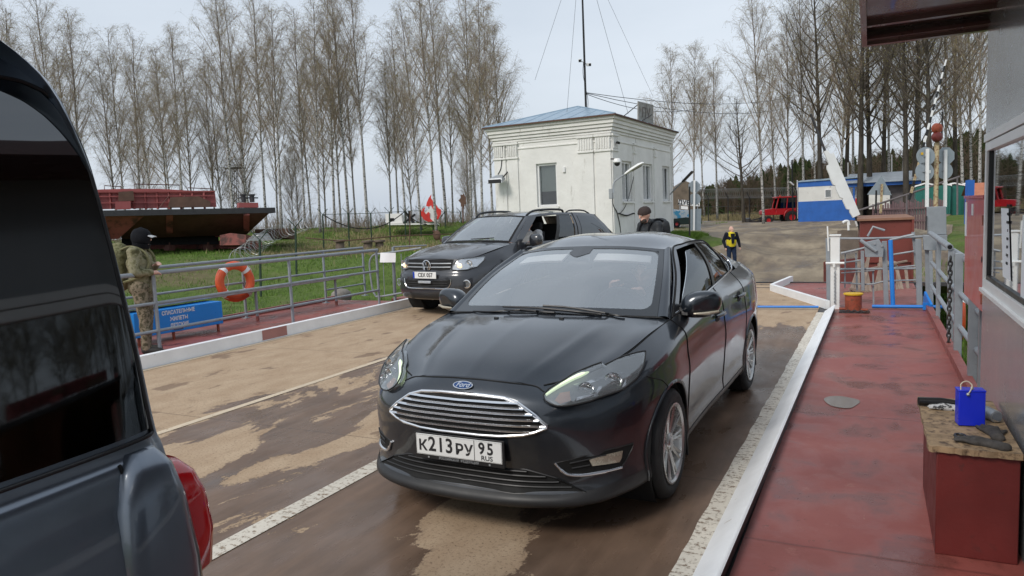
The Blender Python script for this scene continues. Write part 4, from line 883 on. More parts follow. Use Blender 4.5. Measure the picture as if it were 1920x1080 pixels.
FRONT=((0,0,0),(1,0,0),(0,0,1),(0,1,0))   # looking at the car from ahead
def SIDE(s): return ((0,0,0),(0,1,0),(0,0,1),(-s,0,0))
TOPD=((0,0,0),(1,0,0),(0,1,0),(0,0,-1))
def ring(mb,edge,r,n=6): mb.tube(edge,r,n,closed=True)

def pxon(root,bv,pts):
    """measured picture points carried onto the body surface; returned in the car's own coordinates"""
    M=np.array(wmat(root).inverted()); o=M[:3,:3]@CAM+M[:3,3]; r_=[]
    for x,y in pts:
        d=M[:3,:3]@nrm(_d(x,y)); h,n=cast(bv,o,d)
        if h is not None: r_.append(h)
    return np.array(r_)
# ---------------------------------------------------------------- the saloon in front
SX,SY,SR=-1.915,3.144,-.016
sed=empty('sedan',(SX,SY,0),SR,'shiny black four-door saloon car in front with white number plate and chrome slatted grille','car')
cols=[(0,0),(.30,.016),(.53,.085),(.675,.195),(.775,.355),(.842,.54),(.893,.88),(.893,1.27),(.90,1.9),(.905,2.5),(.905,3.1),(.908,3.54),(.89,3.95),(.83,4.25),(.68,4.43),(.38,4.51),(0,4.53)]
lv=[{0:(.10,.17),3:(.08,.185),6:(.06,.20),8:(.07,.19),11:(.06,.20),16:(.15,.25)},
 {0:(.0,.185),3:(-.012,.20),6:(.01,.215),8:(.035,.235),11:(.02,.25),16:(.06,.30)},
 {0:(-.012,.225),3:(-.02,.245),6:(.0,.265),8:(.02,.29),11:(.01,.30),16:(.03,.36)},
 {0:(.035,.285),2:(.03,.29),3:(.012,.31),4:(.0,.33),6:(.0,.35),8:(.028,.36),11:(.005,.38),16:(.01,.42)},
 {0:(.028,.40),3:(.008,.42),6:(-.004,.46),8:(.018,.46),11:(-.003,.48),16:(.0,.55)},
 {0:(.006,.53),3:(.0,.55),6:(-.008,.58),8:(.006,.58),11:(-.008,.62),16:(.0,.66)},
 {0:(.004,.62),3:(.006,.63),6:(-.008,.67),8:(-.004,.70),11:(-.012,.73),16:(.01,.76)},
 {0:(.022,.70),3:(.03,.69),4:(.018,.70),6:(.004,.76),8:(.004,.80),9:(.002,.83),11:(.0,.86),16:(.02,.86)},
 {0:(.052,.765),2:(.058,.735),3:(.06,.735),4:(.05,.75),5:(.03,.79),6:(.026,.86),7:(.02,.90),8:(.02,.93),9:(.022,.965),11:(.03,.99),14:(.03,1.0),16:(.03,1.0)},
 [(0,.11,.822),(.22,.125,.812),(.41,.185,.785),(.55,.30,.812),(.66,.47,.852),(.725,.66,.893),(.765,.90,.945),(.795,1.22,.985),(.822,1.9,1.025),(.815,2.5,1.063),(.79,3.1,1.09),(.77,3.54,1.098),(.75,3.9,1.105),(.70,4.15,1.11),(.55,4.3,1.115),(.3,4.38,1.115),(0,4.40,1.115)]]
NU,NV=8,4
G=belt_surface(cols,lv,NU,NV); Hh=np.array(lv[-1])
def half(mb): return mb.mirrored()
ufr,udr1,udr2,udr3=int(4.5*NU),int(6.9*NU),int(9.05*NU),int(10.75*NU)
def cidx(yv):  # column whose top-level y is nearest on the side
    return int(np.argmin(abs(G[40:,20,1]-yv)))+40
c_f=cidx(1.30); c_b=cidx(2.33); c_r=cidx(3.22)
body_all=MB().grid(G)
# bumper and wings
m=MB().grid(G[:ufr+1]); 
bump=m.mirrored(); bump.build('front_bumper','sedan_paint',sed,weld=True,ang=60)
arch=(.885,.315,.352); arr=(3.54,.318,.355)
sides={}
for s in(1,-1):
    def put(name,mb,mt='sedan_paint',par=sed,**k):
        if s<0: mb=mb.mirrored(False)
        return mb.build(name,mt,par,weld=True,ang=50,**k)
    put('front_wing',arch_cut(G,ufr,c_f,*arch))
    d1=put('front_door',MB().grid(G[c_f:c_b+1,8:])); d2=put('rear_door',arch_cut(G[:,8:],c_b,c_r,*arr))
    put('rear_wing',arch_cut(G,c_r,G.shape[0]-1,*arr)); put('sill',MB().grid(G[c_f:c_r+1,:9]))
    q=MB(); seam(q,G[c_f,8:]+V([.001,0,0]),.004); seam(q,G[c_b,8:]+V([.001,0,0]),.004)
    a=G[c_r,8:]; a=a[np.hypot(a[:,1]-arr[0],a[:,2]-arr[1])>arr[2]]; seam(q,a,.004); seam(q,G[c_f:c_r+1,8],.004)
    sl_=onsurf(bvh(body_all),crv([(.58,.772),(.66,.745),(.73,.72),(.79,.675)],5),((0,0,0),(0,1,0),(0,0,1),(-1,0,0)),.0005); seam(q,sl_,.0038)
    put('door_seam',q,'gap')
    for d,cy_,cz in((d1,2.16,.885),(d2,3.0,.925)):
        bb=bvh(body_all); X=onsurf(bb,[(cy_-.10,cz-.005),(cy_-.03,cz+.003),(cy_+.04,cz+.006),(cy_+.09,cz+.004)],((0,0,0),(0,1,0),(0,0,1),(-1,0,0)),.0)
        q=MB(); o=[.012,.038,.040,.014]; q.tube([X[i]+V([o[i],0,0]) for i in range(4)],[.011,.014,.014,.010],8)
        dk,_=decal(bb,[(cy_-.09,cz-.04),(cy_+.02,cz-.045),(cy_+.06,cz-.01),(cy_+.05,cz+.025),(cy_-.07,cz+.022)],((0,0,0),(0,1,0),(0,0,1),(-1,0,0)),.002,.004,.03,3)  # flat black patch puts the shade behind the handle into colour
        put('handle',q,'sedan_paint',d); put('handle_recess_shade',dk,'gap',d)
    # wheel wells, arch liners
    for (yc,zc,r_) in(arch,arr):
        q=MB(); A=np.linspace(-.25*PI,1.25*PI,28); g_=np.array([[(.60,yc+(r_+.012)*math.cos(a),zc+(r_+.012)*math.sin(a)),(.862,yc+(r_+.012)*math.cos(a),zc+(r_+.012)*math.sin(a))] for a in A]); q.grid(g_)
        q.add([(.60,yc-.5,.2),(.60,yc+.5,.2),(.60,yc+.45,.75),(.60,yc-.45,.75)],[(0,1,2,3)])
        put('wheel_well',q,'matt_black')
    q=MB(); q.add([(.70,1.20,.33),(.885,1.215,.36),(.885,1.245,.13),(.72,1.235,.13),(.70,1.21,.33),(.885,1.225,.36),(.885,1.255,.13),(.72,1.245,.13)],[(0,1,2,3),(7,6,5,4),(0,4,5,1),(1,5,6,2),(2,6,7,3)]); put('mud_flap',q,'black')
    q=MB(); q.add([(.70,3.87,.36),(.885,3.885,.38),(.885,3.915,.15),(.72,3.905,.15),(.70,3.88,.36),(.885,3.895,.38),(.885,3.925,.15),(.72,3.915,.15)],[(0,1,2,3),(7,6,5,4),(0,4,5,1),(1,5,6,2),(2,6,7,3)]); put('mud_flap',q,'black')
    for (yc,zc,r_) in(arch,arr):
        q=MB(); bb=bvh(body_all); pts=[]
        for a in np.linspace(-.12*PI,1.12*PI,40):
            h,nn=cast(bb,(3,yc+(r_+.012)*math.cos(a),zc+(r_+.012)*math.sin(a)),(-1,0,0))
            if h is not None: pts.append(h+V([.001,0,0]))
        q.tube(pts,.009,6)
        put('arch_lip',q)
# bonnet
fe=Hh[:4]; se=Hh[3:8]; cl=[(0,.11,.822),(0,.30,.893),(0,.60,.960),(0,.85,1.003),(0,1.05,1.03)]; cw=[(0,1.05,1.03),(.4,1.085,1.02),(.795,1.22,.985)]
B=coons(fe,cw,cl,se,30,34)
for i in range(30):
    for j in range(34):
        u,v=i/29,j/33; fade=math.sin(PI*min(1,v*1.15+.05))**.7 if v<.85 else math.sin(PI*min(1,.98*1+.0*v))+.3
        B[i,j,2]+=.010*math.exp(-((u-(.50+.12*v))/.045)**2)*fade+.014*(1-u*u)*math.sin(PI*v)+.012*math.exp(-((u-.93)/.12)**2)*math.sin(PI*v)
bon=MB().grid(B).mirrored().build('bonnet','sedan_paint',sed,weld=True,ang=50)
bs=Surf(B)
# seam between bonnet and bumper: bonnet line sits a little below the top level
bbn=bvh(body_all.mirrored(),MB().grid(B).mirrored()); sp_=crv([(-.43,.762),(-.36,.787),(-.20,.806),(0,.813),(.20,.806),(.36,.787),(.43,.762)],8)
q=MB(); q.tube(onsurf(bbn,sp_,((0,0,0),(1,0,0),(0,0,1),(0,1,0)),.0005),.0042,5)
e=crv(Hh[2:8],8)+V([0.002,0,.001]); q.tube(e,.004,5); q.tube(e*V([-1,1,1]),.004,5); q.build('bonnet_seam','gap',sed)
# windscreen, roof, glasshouse
wsb=[(0,1.03,1.03),(.35,1.06,1.025),(.725,1.19,1.003)]; wst=[(0,1.865,1.408),(.3,1.885,1.40),(.56,1.97,1.368)]
wsc=[(0,1.03,1.03),(0,1.43,1.242),(0,1.865,1.408)]; wse=[(.725,1.19,1.003),(.655,1.57,1.21),(.56,1.97,1.368)]
W_=coons(wsb,wst,wsc,wse,20,20); ws=Surf(W_,1)
sb=np.r_[[(.795,1.22,.985)],Hh[8:13]]; top=[(.595,2.02,1.378),(.612,2.5,1.400),(.600,3.0,1.378),(.565,3.38,1.305)]
pf=[(.795,1.22,.985),(.70,1.63,1.205),(.595,2.02,1.378)]; pr_=[(.75,3.9,1.105),(.66,3.66,1.20),(.565,3.38,1.305)]
Sg=coons(sb,top,pf,pr_,60,20)
for i in range(60):
    for j in range(20): Sg[i,j,0]+=.035*math.sin(PI*j/19)*math.sin(PI*min(1,.12+i/59*.9))
sg=Surf(Sg)
if sg.nm(.5,.5)[0]<0: sg.sgn=-1
if ws.nm(.5,.5)[2]<0: ws.sgn=-1
rc=[(0,1.865,1.408),(0,2.2,1.466),(0,2.7,1.470),(0,3.12,1.415)]; rb=[(0,3.12,1.415),(.3,3.15,1.405),(.565,3.38,1.305)]
rf=[(0,1.865,1.408),(.3,1.885,1.402),(.56,1.97,1.372),(.595,2.02,1.378)]
Rf=coons(rf,rb,rc,top,24,30)
for i in range(24):
    for j in range(30): Rf[i,j,2]+=.012*math.sin(PI*i/23)*math.sin(PI*j/29)
MB().grid(Rf).mirrored().build('roof','sedan_paint',sed,weld=True,ang=60)
MB().grid(W_).mirrored().build('windscreen','screen',sed,weld=True,ang=60)
rwb=[(0,3.86,1.12),(.35,3.85,1.12),(.68,3.80,1.105)]; RW=coons(rb,rwb,[(0,3.12,1.415),(0,3.5,1.29),(0,3.86,1.12)],[(.565,3.38,1.305),(.64,3.6,1.21),(.68,3.80,1.105)],16,12)
MB().grid(RW).mirrored().build('rear_window','dark_glass',sed,weld=True)
TR=coons(rwb,Hh[:11:-1][:5],[(0,3.86,1.12),(0,4.1,1.13),(0,4.40,1.115)],[(.68,3.80,1.105),(.72,3.86,1.105),(.75,3.9,1.105)],16,12)
MB().grid(TR).mirrored().build('boot_lid','sedan_paint',sed,weld=True)
# black screen border
def band(S,u0,u1,v0,v1,off=.003,nu=8,nv=14,t=.004):
    G_=S.sub(u0,u1,v0,v1,nu,nv,off); return slab(MB(),G_,t,S.nm(.5,.5))
def frit(W,e0,e1,s1,corner=.10):
    """black painted margin just under the glass, with rounded inner corners"""
    m=MB(); o_=.003
    m.grid(W.sub(0,1,0,e0,24,3,o_)); m.grid(W.sub(0,1,1-e1,1,24,3,o_)); m.grid(W.sub(1-s1,1,e0,1-e1,3,20,o_))
    for v0,sg_ in((e0,1),(1-e1,-1)):
        P=[(1-s1,v0)]+[(1-s1-corner+corner*math.cos(a),v0+sg_*(corner-corner*math.sin(a))) for a in np.linspace(0,PI/2,8)]
        A_=[W.at(u,v,o_) for u,v in P]; m.add(A_,[(0,i,i+1) for i in range(1,8)])
    return m
MT['frit']=mat('black_glass_margin',(.016,.019,.023),.10,spec=.9)
q=frit(ws,.075,.05,.06,.09); q.grid(ws.sub(0,lambda v:.13*min(1,max(0,(v-.78)/.08)),.79,.96,5,8,.003)); q.mirrored().build('screen_border','frit',sed,weld=True)
for s in(1,-1):
    def put(name,mb,mt='sedan_paint',par=sed,**k):
        if s<0: mb=mb.mirrored(False)
        return mb.build(name,mt,par,weld=True,ang=50,**k)
    # pillar between screen and door glass
    A=coons(wse,pf,[wse[0],((.725+.795)/2+.012,1.20,1.0),pf[0]],[wse[-1],((.56+.595)/2+.006,1.99,1.382),pf[-1]],20,8)
    for j in range(8): A[:,j]+=V([.5,-.45,.55])*.012*math.sin(PI*j/7)
    put('windscreen_pillar',MB().grid(A))
    # glass panes: u ranges along the side
    uA=lambda v:.055+.02*v; ub0,ub1=(lambda v:.425-.02*v),(lambda v:.455-.02*v); uq0,uq1=(lambda v:.715+.045*v),(lambda v:.735+.045*v)
    G_=sg.sub(ub1,uq0,.05,.95,18,12,-.004); put('rear_door_window',slab(MB(),G_,.004,(1,0,0)),'side_glass')
    G_=sg.sub(uq1,lambda v:.86-.0*v,.05,lambda v:.95,10,12,-.004) if False else sg.sub(uq1,.875,.05,.93,10,12,-.004); put('quarter_window',slab(MB(),G_,.004,(1,0,0)),'side_glass')
    # front pane: on this side wound part way down, its edge curved
    if s>0: G_=sg.sub(lambda v:.055+.02*v+.125*(v/.93)**1.6+.03,ub0,.05,.86,18,14,-.006)
    else: G_=sg.sub(uA,ub0,.05,.95,18,12,-.004)
    put('front_door_window',slab(MB(),G_,.004,(1,0,0)),'side_glass')
    q=MB()
    q.merge(band(sg,0,uA,0,1,.004,4,16)); q.merge(band(sg,0,.93,.93,1.,.005,50,3))
    put('window_frame',q)
    put('window_pillar',band(sg,ub0,ub1,.03,.95,.003,4,12),'black'); put('window_pillar',band(sg,uq0,uq1,.03,.95,.003,4,12),'black'); put('mirror_base',band(sg,lambda v:.02,lambda v:.085,.0,.12,.006,4,4),'black')
    q=MB(); q.merge(band(sg,.86,1.,0,1,.006,10,14)); put('rear_pillar',q)
    q=MB(); q.tube(sg.line([(.03,.03),(.2,.03),(.5,.03),(.72,.035),(.80,.08),(.87,.30),(.895,.55)],10,.007),.0070,8)
    put('chrome_trim',q,'chrome')
    q=MB(); q.tube(sg.line([(.012,.0),(.02,.5),(.03,.97),(.2,.985),(.5,.985),(.75,.97),(.88,.90)],10,.006),.006,6); put('door_frame_seam',q,'gap')
    # mirror
    mr=MB(); mx_=.905; q=MB(); c0=V([.925,1.475,1.045])
    U=np.linspace(0,2*PI,25)[:-1]; rings=[]
    for k_,(dy,sx_,sz_,dx,dz) in enumerate([(-.055,.03,.02,0,.0),(-.05,.085,.055,0,0),(-.03,.112,.078,0,.0),(.0,.122,.086,.0,.0),(.03,.122,.086,0,.0),(.055,.116,.082,0,0),(.06,.105,.072,0,0)]):
        rings.append([(c0[0]+dx+sx_*np.sign(math.cos(a))*abs(math.cos(a))**.75+.012*math.sin(a),c0[1]+dy-.03*math.cos(a)*-.6,c0[2]+dz+sz_*np.sign(math.sin(a))*abs(math.sin(a))**.8+.01*math.cos(a)) for a in U])
    for a,b in zip(rings[:-1],rings[1:]): q.add(a+b,[(i,(i+1)%24,24+(i+1)%24,24+i) for i in range(24)])
    q.add(rings[0],[tuple(range(23,-1,-1))])
    mo=put('door_mirror',q)
    q=MB(); q.add(rings[-1],[tuple(range(24))]); put('mirror_glass',q,'chrome',mo)
    q=MB(); q.add([(.785,1.42,.985),(.86,1.40,.985),(.86,1.50,.985),(.785,1.54,.985),(.80,1.43,1.03),(.85,1.42,1.02),(.85,1.50,1.02),(.80,1.52,1.03)],[(0,1,5,4),(1,2,6,5),(2,3,7,6),(4,5,6,7),(3,0,4,7)]); q.tube([(.80,1.46,1.0),(.88,1.455,.995)],.028,10); put('mirror_arm',q,'black',mo)
    q=MB(); q.tube([(c0[0]-.03,c0[1]-.062,c0[2]-.052),(c0[0]+.05,c0[1]-.055,c0[2]-.048),(c0[0]+.115,c0[1]-.01,c0[2]-.040)],[.007,.011,.008],8); put('mirror_indicator',q,'fog',mo)
    # headlamp
    bb=bvh(body_all,MB().grid(B)); fr=((0,0,0),(1,0,0),(0,0,1),nrm((-.45,1,-.1)))
    prj=lambda p:(p[0]-p[1]*fr[3][0]/fr[3][1],p[2]-p[1]*fr[3][2]/fr[3][1])
    px_=lambda pts:[prj(p) for p in pxon(sed,bb,pts)]
    poly=px_([(1019,746),(1060,716),(1110,692),(1160,675),(1203,664),(1207,670),(1203,690),(1190,712),(1165,732),(1130,745),(1090,757),(1045,763)])
    bk,edge=decal(bb,poly,fr,.002,.0,.025,0); hl=put('headlight',bk,'lampback')
    ln,e2=decal(bb,poly,fr,.024,.026,.025,3); put('lens',ln,'lens',hl)
    q=MB(); ring(q,e2,.0045); put('lamp_rim',q,'grime',hl)
    q=MB(); dl=onsurf(bb,px_(crv([(1024,744),(1050,727),(1080,710),(1103,701)],5)),fr,.015); q.tube(dl,np.r_[np.linspace(.007,.013,len(dl)-4),[.012,.010,.007,.004]],8); put('daylight_strip',q,'drl',hl)
    q=MB()
    for (a_,r_) in(((1098,732),.043),((1148,716),.050)):
        h=onsurf(bb,px_([a_]),fr,.003)[0]; ax_=-V(fr[3]); q.lathe([(r_,.016),(r_*.92,.006),(r_*.6,-.0),(r_*.25,.002),(0,.004)],h,ax_,20); q.lathe([(0,.016),(r_*.22,.013),(r_*.25,.0)],h,ax_,12)
    for pp in([(1075,722),(1110,712),(1160,698),(1172,702),(1120,716),(1080,727)],[(1112,745),(1122,726),(1128,726),(1120,744)],[(1165,728),(1175,706),(1184,704),(1176,724)],[(1080,752),(1130,742),(1160,731),(1158,727),(1125,737),(1082,746)]):
        q2,_=decal(bb,px_(pp),fr,.006,0,.03); q.merge(q2)
    put('reflector',q,'reflector',hl)
    q,_=decal(bb,px_([(1040,752),(1050,738),(1068,735),(1070,752),(1050,758)]),fr,.006,0,.03); put('indicator',q,'amber',hl)
    # fog lamp pocket
    fr2=((0,0,0),(1,0,0),(0,0,1),nrm((-.5,1,0))); pj2=lambda p:(p[0]-p[1]*fr2[3][0]/fr2[3][1],p[2])
    px2=lambda pts:[pj2(p) for p in pxon(sed,bb,pts)]
    pk,e=decal(bb,px2([(1042,868),(1090,856),(1140,843),(1187,831),(1184,842),(1174,862),(1163,877),(1120,886),(1085,890),(1066,889),(1052,880)]),fr2,.002,0,.025); pk=put('fog_lamp_pocket',pk,'gap')  # flat black panel on the bumper; the pocket's shade is its colour
    q=MB(); ring(q,e,.0035)
    for pp in([(1068,868),(1100,861),(1135,852)],[(1072,877),(1105,871)]):
        l_=onsurf(bb,px2(pp),fr2,.006); q.tube(l_,.004,5)
    put('pocket_frame',q,'grime',pk)
    bl=onsurf(bb,px2(crv([(1040,867),(1050,878),(1064,888),(1090,890),(1125,885),(1164,876)],5)),fr2,.006); q=MB(); q.tube(bl,[.007]*6+[.011]*(len(bl)-10)+[.008]*4,8); put('chrome_blade',q,'satin',pk)
    if 0: st,_=decal(bb,px2([(1037,868),(1050,866),(1059,876),(1070,883),(1090,884),(1125,880),(1166,873),(1160,880),(1125,887),(1085,893),(1062,893),(1048,884)]),fr2,.010,.010,.015)
    fl,_=decal(bb,px2([(1103,860),(1130,853),(1166,845),(1164,858),(1160,866),(1135,870),(1110,873)]),fr2,.007,.006,.02); put('fog_lamp',fl,'fog',pk)
# grille, lower intake, plates
bb=bvh(body_all.mirrored())
gp=[(.12,.745),(.25,.738),(.33,.716),(.42,.660),(.478,.614),(.475,.602),(.42,.580),(.36,.565),(.24,.552),(.12,.548)]; gp=gp+[(-x,z) for x,z in gp[::-1]]
gb,ge=decal(bb,gp,FRONT,.002,0,.035); gr=gb.build('grille','gap',sed)  # body is not cut; flat black panel carries the shade behind the slats
q=MB(); ring(q,crv(ge,1,True)+V([0,-.003,0]),.0095,8); q.build('grille_surround','satin',gr)
q=MB(); q3=MB()
for i,z in enumerate([.712,.687,.661,.634,.606,.579]):
    xs=[x for x in np.linspace(-.47,.47,61)]
    from_=[]
    for x in xs:
        lim=np.interp(abs(x),[.25,.33,.42,.475],[.738,.716,.66,.615]); lo_=np.interp(abs(x),[.24,.36,.42,.475],[.552,.565,.58,.604])
        if lo_+.004<z-.012*(x/.47)**2*0<lim-.004: from_.append((x,z))
    l_=onsurf(bb,from_,FRONT,.012)
    if len(l_)>3:
        q.add(np.r_[l_+V([0,.007,.0075]),l_+V([0,-.007,.0]),l_+V([0,.004,-.0045])],[(i+k*len(l_),i+1+k*len(l_),i+1+(k+1)*len(l_),i+(k+1)*len(l_)) for k in(0,1) for i in range(len(l_)-1)])
q.build('grille_slats','satin',gr)
ip=[(.64,.262),(.50,.335),(.36,.378),(-.36,.378),(-.50,.335),(-.64,.262),(-.3,.252),(.3,.252)]
ib,ie=decal(bb,ip,FRONT,.002,0,.035); lo=ib.build('lower_intake','gap',sed)  # flat black panel painted as the dark inside of the intake
q=MB()
for z in(.285,.315,.345,.37):
    xs=[(x,z) for x in np.linspace(-.6,.6,41) if abs(x)<np.interp(z,[.26,.335,.378],[.64,.50,.36])-.01]; l_=onsurf(bb,xs,FRONT,.008); q.tube(l_,.0045,5)
q.tube(ie,.005,6,closed=True); q.build('intake_bars','grime',lo)
# front splitter: satin lip
q=MB(); a=G[:ufr+6,4:11]; q.grid(a+V([0,-.004,0])); q.mirrored().build('front_lip','grime',sed,weld=True,ang=60)
# plate
def plate(root,y,zc,x0=0.,w_=.52,h_=.112,tilt=0.):
    q=MB(); q.box((x0,y+.004,zc-.008),(w_+.022,.012,h_+.032)); p=q.build('plate_holder','black',root,bevel=.003)
    q=MB(); q.box((x0,y-.004,zc),(w_,.005,h_)); pl=q.build('number_plate','plate',root,bevel=.002); return p,pl
ph,pl=plate(sed,-.012,.470)
y=-.0185; zc=.470; q=MB(); UX,UZ=(1,0,0),(0,0,1)
for ch,x,sz,sxx in(('К',-.217,.078,1.05),('2',-.158,.108,.92),('1',-.104,.108,.92),('3',-.052,.108,.92),('Р',.010,.078,1.05),('У',.066,.078,1.05),('9',.143,.085,.9),('5',.193,.085,.9)):
    q.text(ch,sz,(x,y,zc+(.012 if ch in '95' and x>.1 else (-.008 if ch in 'КРУ' else 0.002))),UX,UZ,.001,sx=sxx,bold=.0022)
q.text('RUS',.034,(.172,y,zc-.036),UX,UZ,.001,sx=1.15,bold=.0006)
q.bx((.098,y-.001,zc-.052),(.101,y+.002,zc+.052))
for a,b in(((-.257,-.053),(.257,-.051)),((-.257,.051),(.257,.053)),((-.258,-.053),(-.256,.053)),((.256,-.053),(.258,.053))): q.bx((a[0],y,zc+a[1]),(b[0],y+.0015,zc+b[1]))
q.build('plate_characters','ink',pl)
q=MB(); q.text('РОССИЙСКАЯ  ФЕДЕРАЦИЯ',.0175,(0,-.0155,.402),UX,UZ,.0005,bold=.0004)
for x in(-.185,.185): q.lathe([(0,.001),(.006,.001),(.006,0)],(x,-.0155,.402),(0,-1,0),6)
q.build('holder_lettering','galv',ph)
# badge
bz=.782; h,nn=cast(bb,(0,-1,bz),(0,1,0)); nn=nrm(nn) if nn[1]<0 else -nrm(nn); UU=nrm(np.cross(nn,(1,0,0)))*1; UU=UU if UU[2]>0 else -UU
def oval(a,b,off,n=36): return [h+V([a*math.cos(t_),0,0])+UU*b*math.sin(t_)+nn*off for t_ in np.linspace(0,2*PI,n+1)[:-1]]
q=MB(); q.prism(oval(.060,.025,.0),nn*.007); bd=q.build('badge','chrome',sed)
t=NT('badge_blue'); MT['badge_blue']=t.P(Base_Color=(.012,.05,.17),Roughness=.2)
q=MB(); q.prism(oval(.054,.0205,.0072),nn*.001); q.build('badge_field','badge_blue',bd)
q=MB(); q.text('Ford',.044,h+nn*.0085,(1,0,0),UU,.0006,sx=.95,shear=.35,bold=.0006); q.build('badge_lettering','chrome',bd)
# wipers, washer jets
q=MB()
def wip(a,b,c):
    A,B,Cc=ws.at(*a,.02),ws.at(*b,.018),None
wl=lambda x,y,off: (lambda h_:h_[0]+V([0,-.6,.8])*off if h_[0] is not None else V([x,y,1.03+off]))(cast(bvh(MB().grid(W_).mirrored(),MB().grid(B).mirrored()),(x,y,3),(0,0,-1)))
wbv=bvh(MB().grid(W_+V([0,-.012,.014])).mirrored(),MB().grid(B+V([0,0,.010])).mirrored())
def wtrace(pts,r_): 
    P=pxon(sed,wbv,crv(pts,6)); return P
q.tube(wtrace([(943,575),(1000,577),(1060,582),(1128,589)],0),.0062,6)
q.tube(wtrace([(880,583),(925,584),(975,581)],0),.005,6)
q2=MB(); q2.tube(wtrace([(1018,573),(1062,576),(1118,584),(1160,592),(1172,593)],0),.007,6); q2.build('wiper_arm','black',sed)
q3=MB(); q3.tube(wtrace([(975,580),(1010,584),(1040,586)],0),.008,6); q3.build('wiper_arm','black',sed)
q.build('wiper','black',sed)
for x,y_ in((-.24,.90),(.20,.93)):
    p_=wl(x,y_,.003); q=MB(); q.box(p_,(.03,.018,.014)); q.build('washer_jet','black',sed,bevel=.003)
cb=coons([(0,1.045,1.032),(.4,1.08,1.022),(.77,1.2,.99)],wsb,[(0,1.045,1.032),(0,1.035,1.03),(0,1.03,1.03)],[(.77,1.2,.99),(.75,1.195,.997),(.725,1.19,1.003)],16,3)
MB().grid(cb+V([0,0,.002])).mirrored().build('scuttle','grime',sed)
# wheels
for s in(1,-1):
    for y_ in(.885,3.54): wheel_parts(sed,s*.79,y_,.318,.205,s,.228,spokes(10,(-.085,.085),.020,.022,.03))
# cabin: floor, dash, seats, steering wheel, visors, mirror
q=MB(); q.bx((-.72,1.0,.25),(.72,3.9,.30)); q.bx((-.62,3.0,.3),(.62,3.2,1.0)); q.bx((-.62,.6,.3),(.62,.65,.9)); q.build('cabin_floor','seat',sed)
q=MB(); dg=coons([(-.70,1.05,.96),(0,.98,.985),(.70,1.05,.96)],[(-.68,1.55,.97),(0,1.5,.96),(.68,1.55,.97)],[(-.70,1.05,.96),(-.69,1.3,.98),(-.68,1.55,.97)],[(.70,1.05,.96),(.69,1.3,.98),(.68,1.55,.97)],16,10); q.grid(dg); q.grid(np.stack([dg[:,-1],dg[:,-1]+V([0,.06,-.4])])); q.build('dashboard','interior',sed)
for x in(-.36,.36):
    q=MB()
    for (y0_,y1_,z0_,z1_,w2) in(((2.05),(2.15),.55,1.12,.25),):
        q.add([(x-w2,y0_,z0_),(x+w2,y0_,z0_),(x+w2*.85,y0_+.14,z1_),(x-w2*.85,y0_+.14,z1_),(x-w2,y0_+.13,z0_),(x+w2,y0_+.13,z0_),(x+w2*.85,y0_+.24,z1_),(x-w2*.85,y0_+.24,z1_)],[(0,1,2,3),(7,6,5,4),(0,4,5,1),(1,5,6,2),(2,6,7,3),(3,7,4,0)])
    q.bx((x-.25,1.6,.38),(x+.25,2.15,.55)); q.bx((x-.13,2.24,1.14),(x+.13,2.32,1.32)); q.build('front_seat','seat',sed,bevel=.04,seg=3)
q=MB(); q.bx((-.6,2.95,.35),(.6,3.1,1.12)); q.build('rear_seat','seat',sed,bevel=.04)
q=MB(); c_=V([.36,1.60,.965]); a_=nrm((0,1,.42)); ux_=V([1,0,0]); uy_=np.cross(a_,ux_); q.tube([c_+.185*(ux_*math.cos(t_)+uy_*math.sin(t_)) for t_ in np.linspace(0,2*PI,33)[:-1]],.015,8,closed=True); q.beam(c_-ux_*.18,c_+ux_*.18,.03,.05,a_); q.beam(c_,c_-a_*.25,.06,.06); q.build('steering_wheel','black',sed)
for s in(1,-1):
    G_=ws.sub(.20,.86,.80,.93,8,4,-.028)
    if s<0: G_=G_*V([-1,1,1])
    q=MB(); slab(q,G_,.016,(0,-.5,.8)); q.build('sun_visor','visor',sed,bevel=.005)
q=MB(); q.ball((0,1.74,1.275),(.11,.03,.045),16); q.tube([(0,1.76,1.30),(0,1.79,1.36)],.014,6); q.build('interior_mirror','black',sed,bevel=.01)
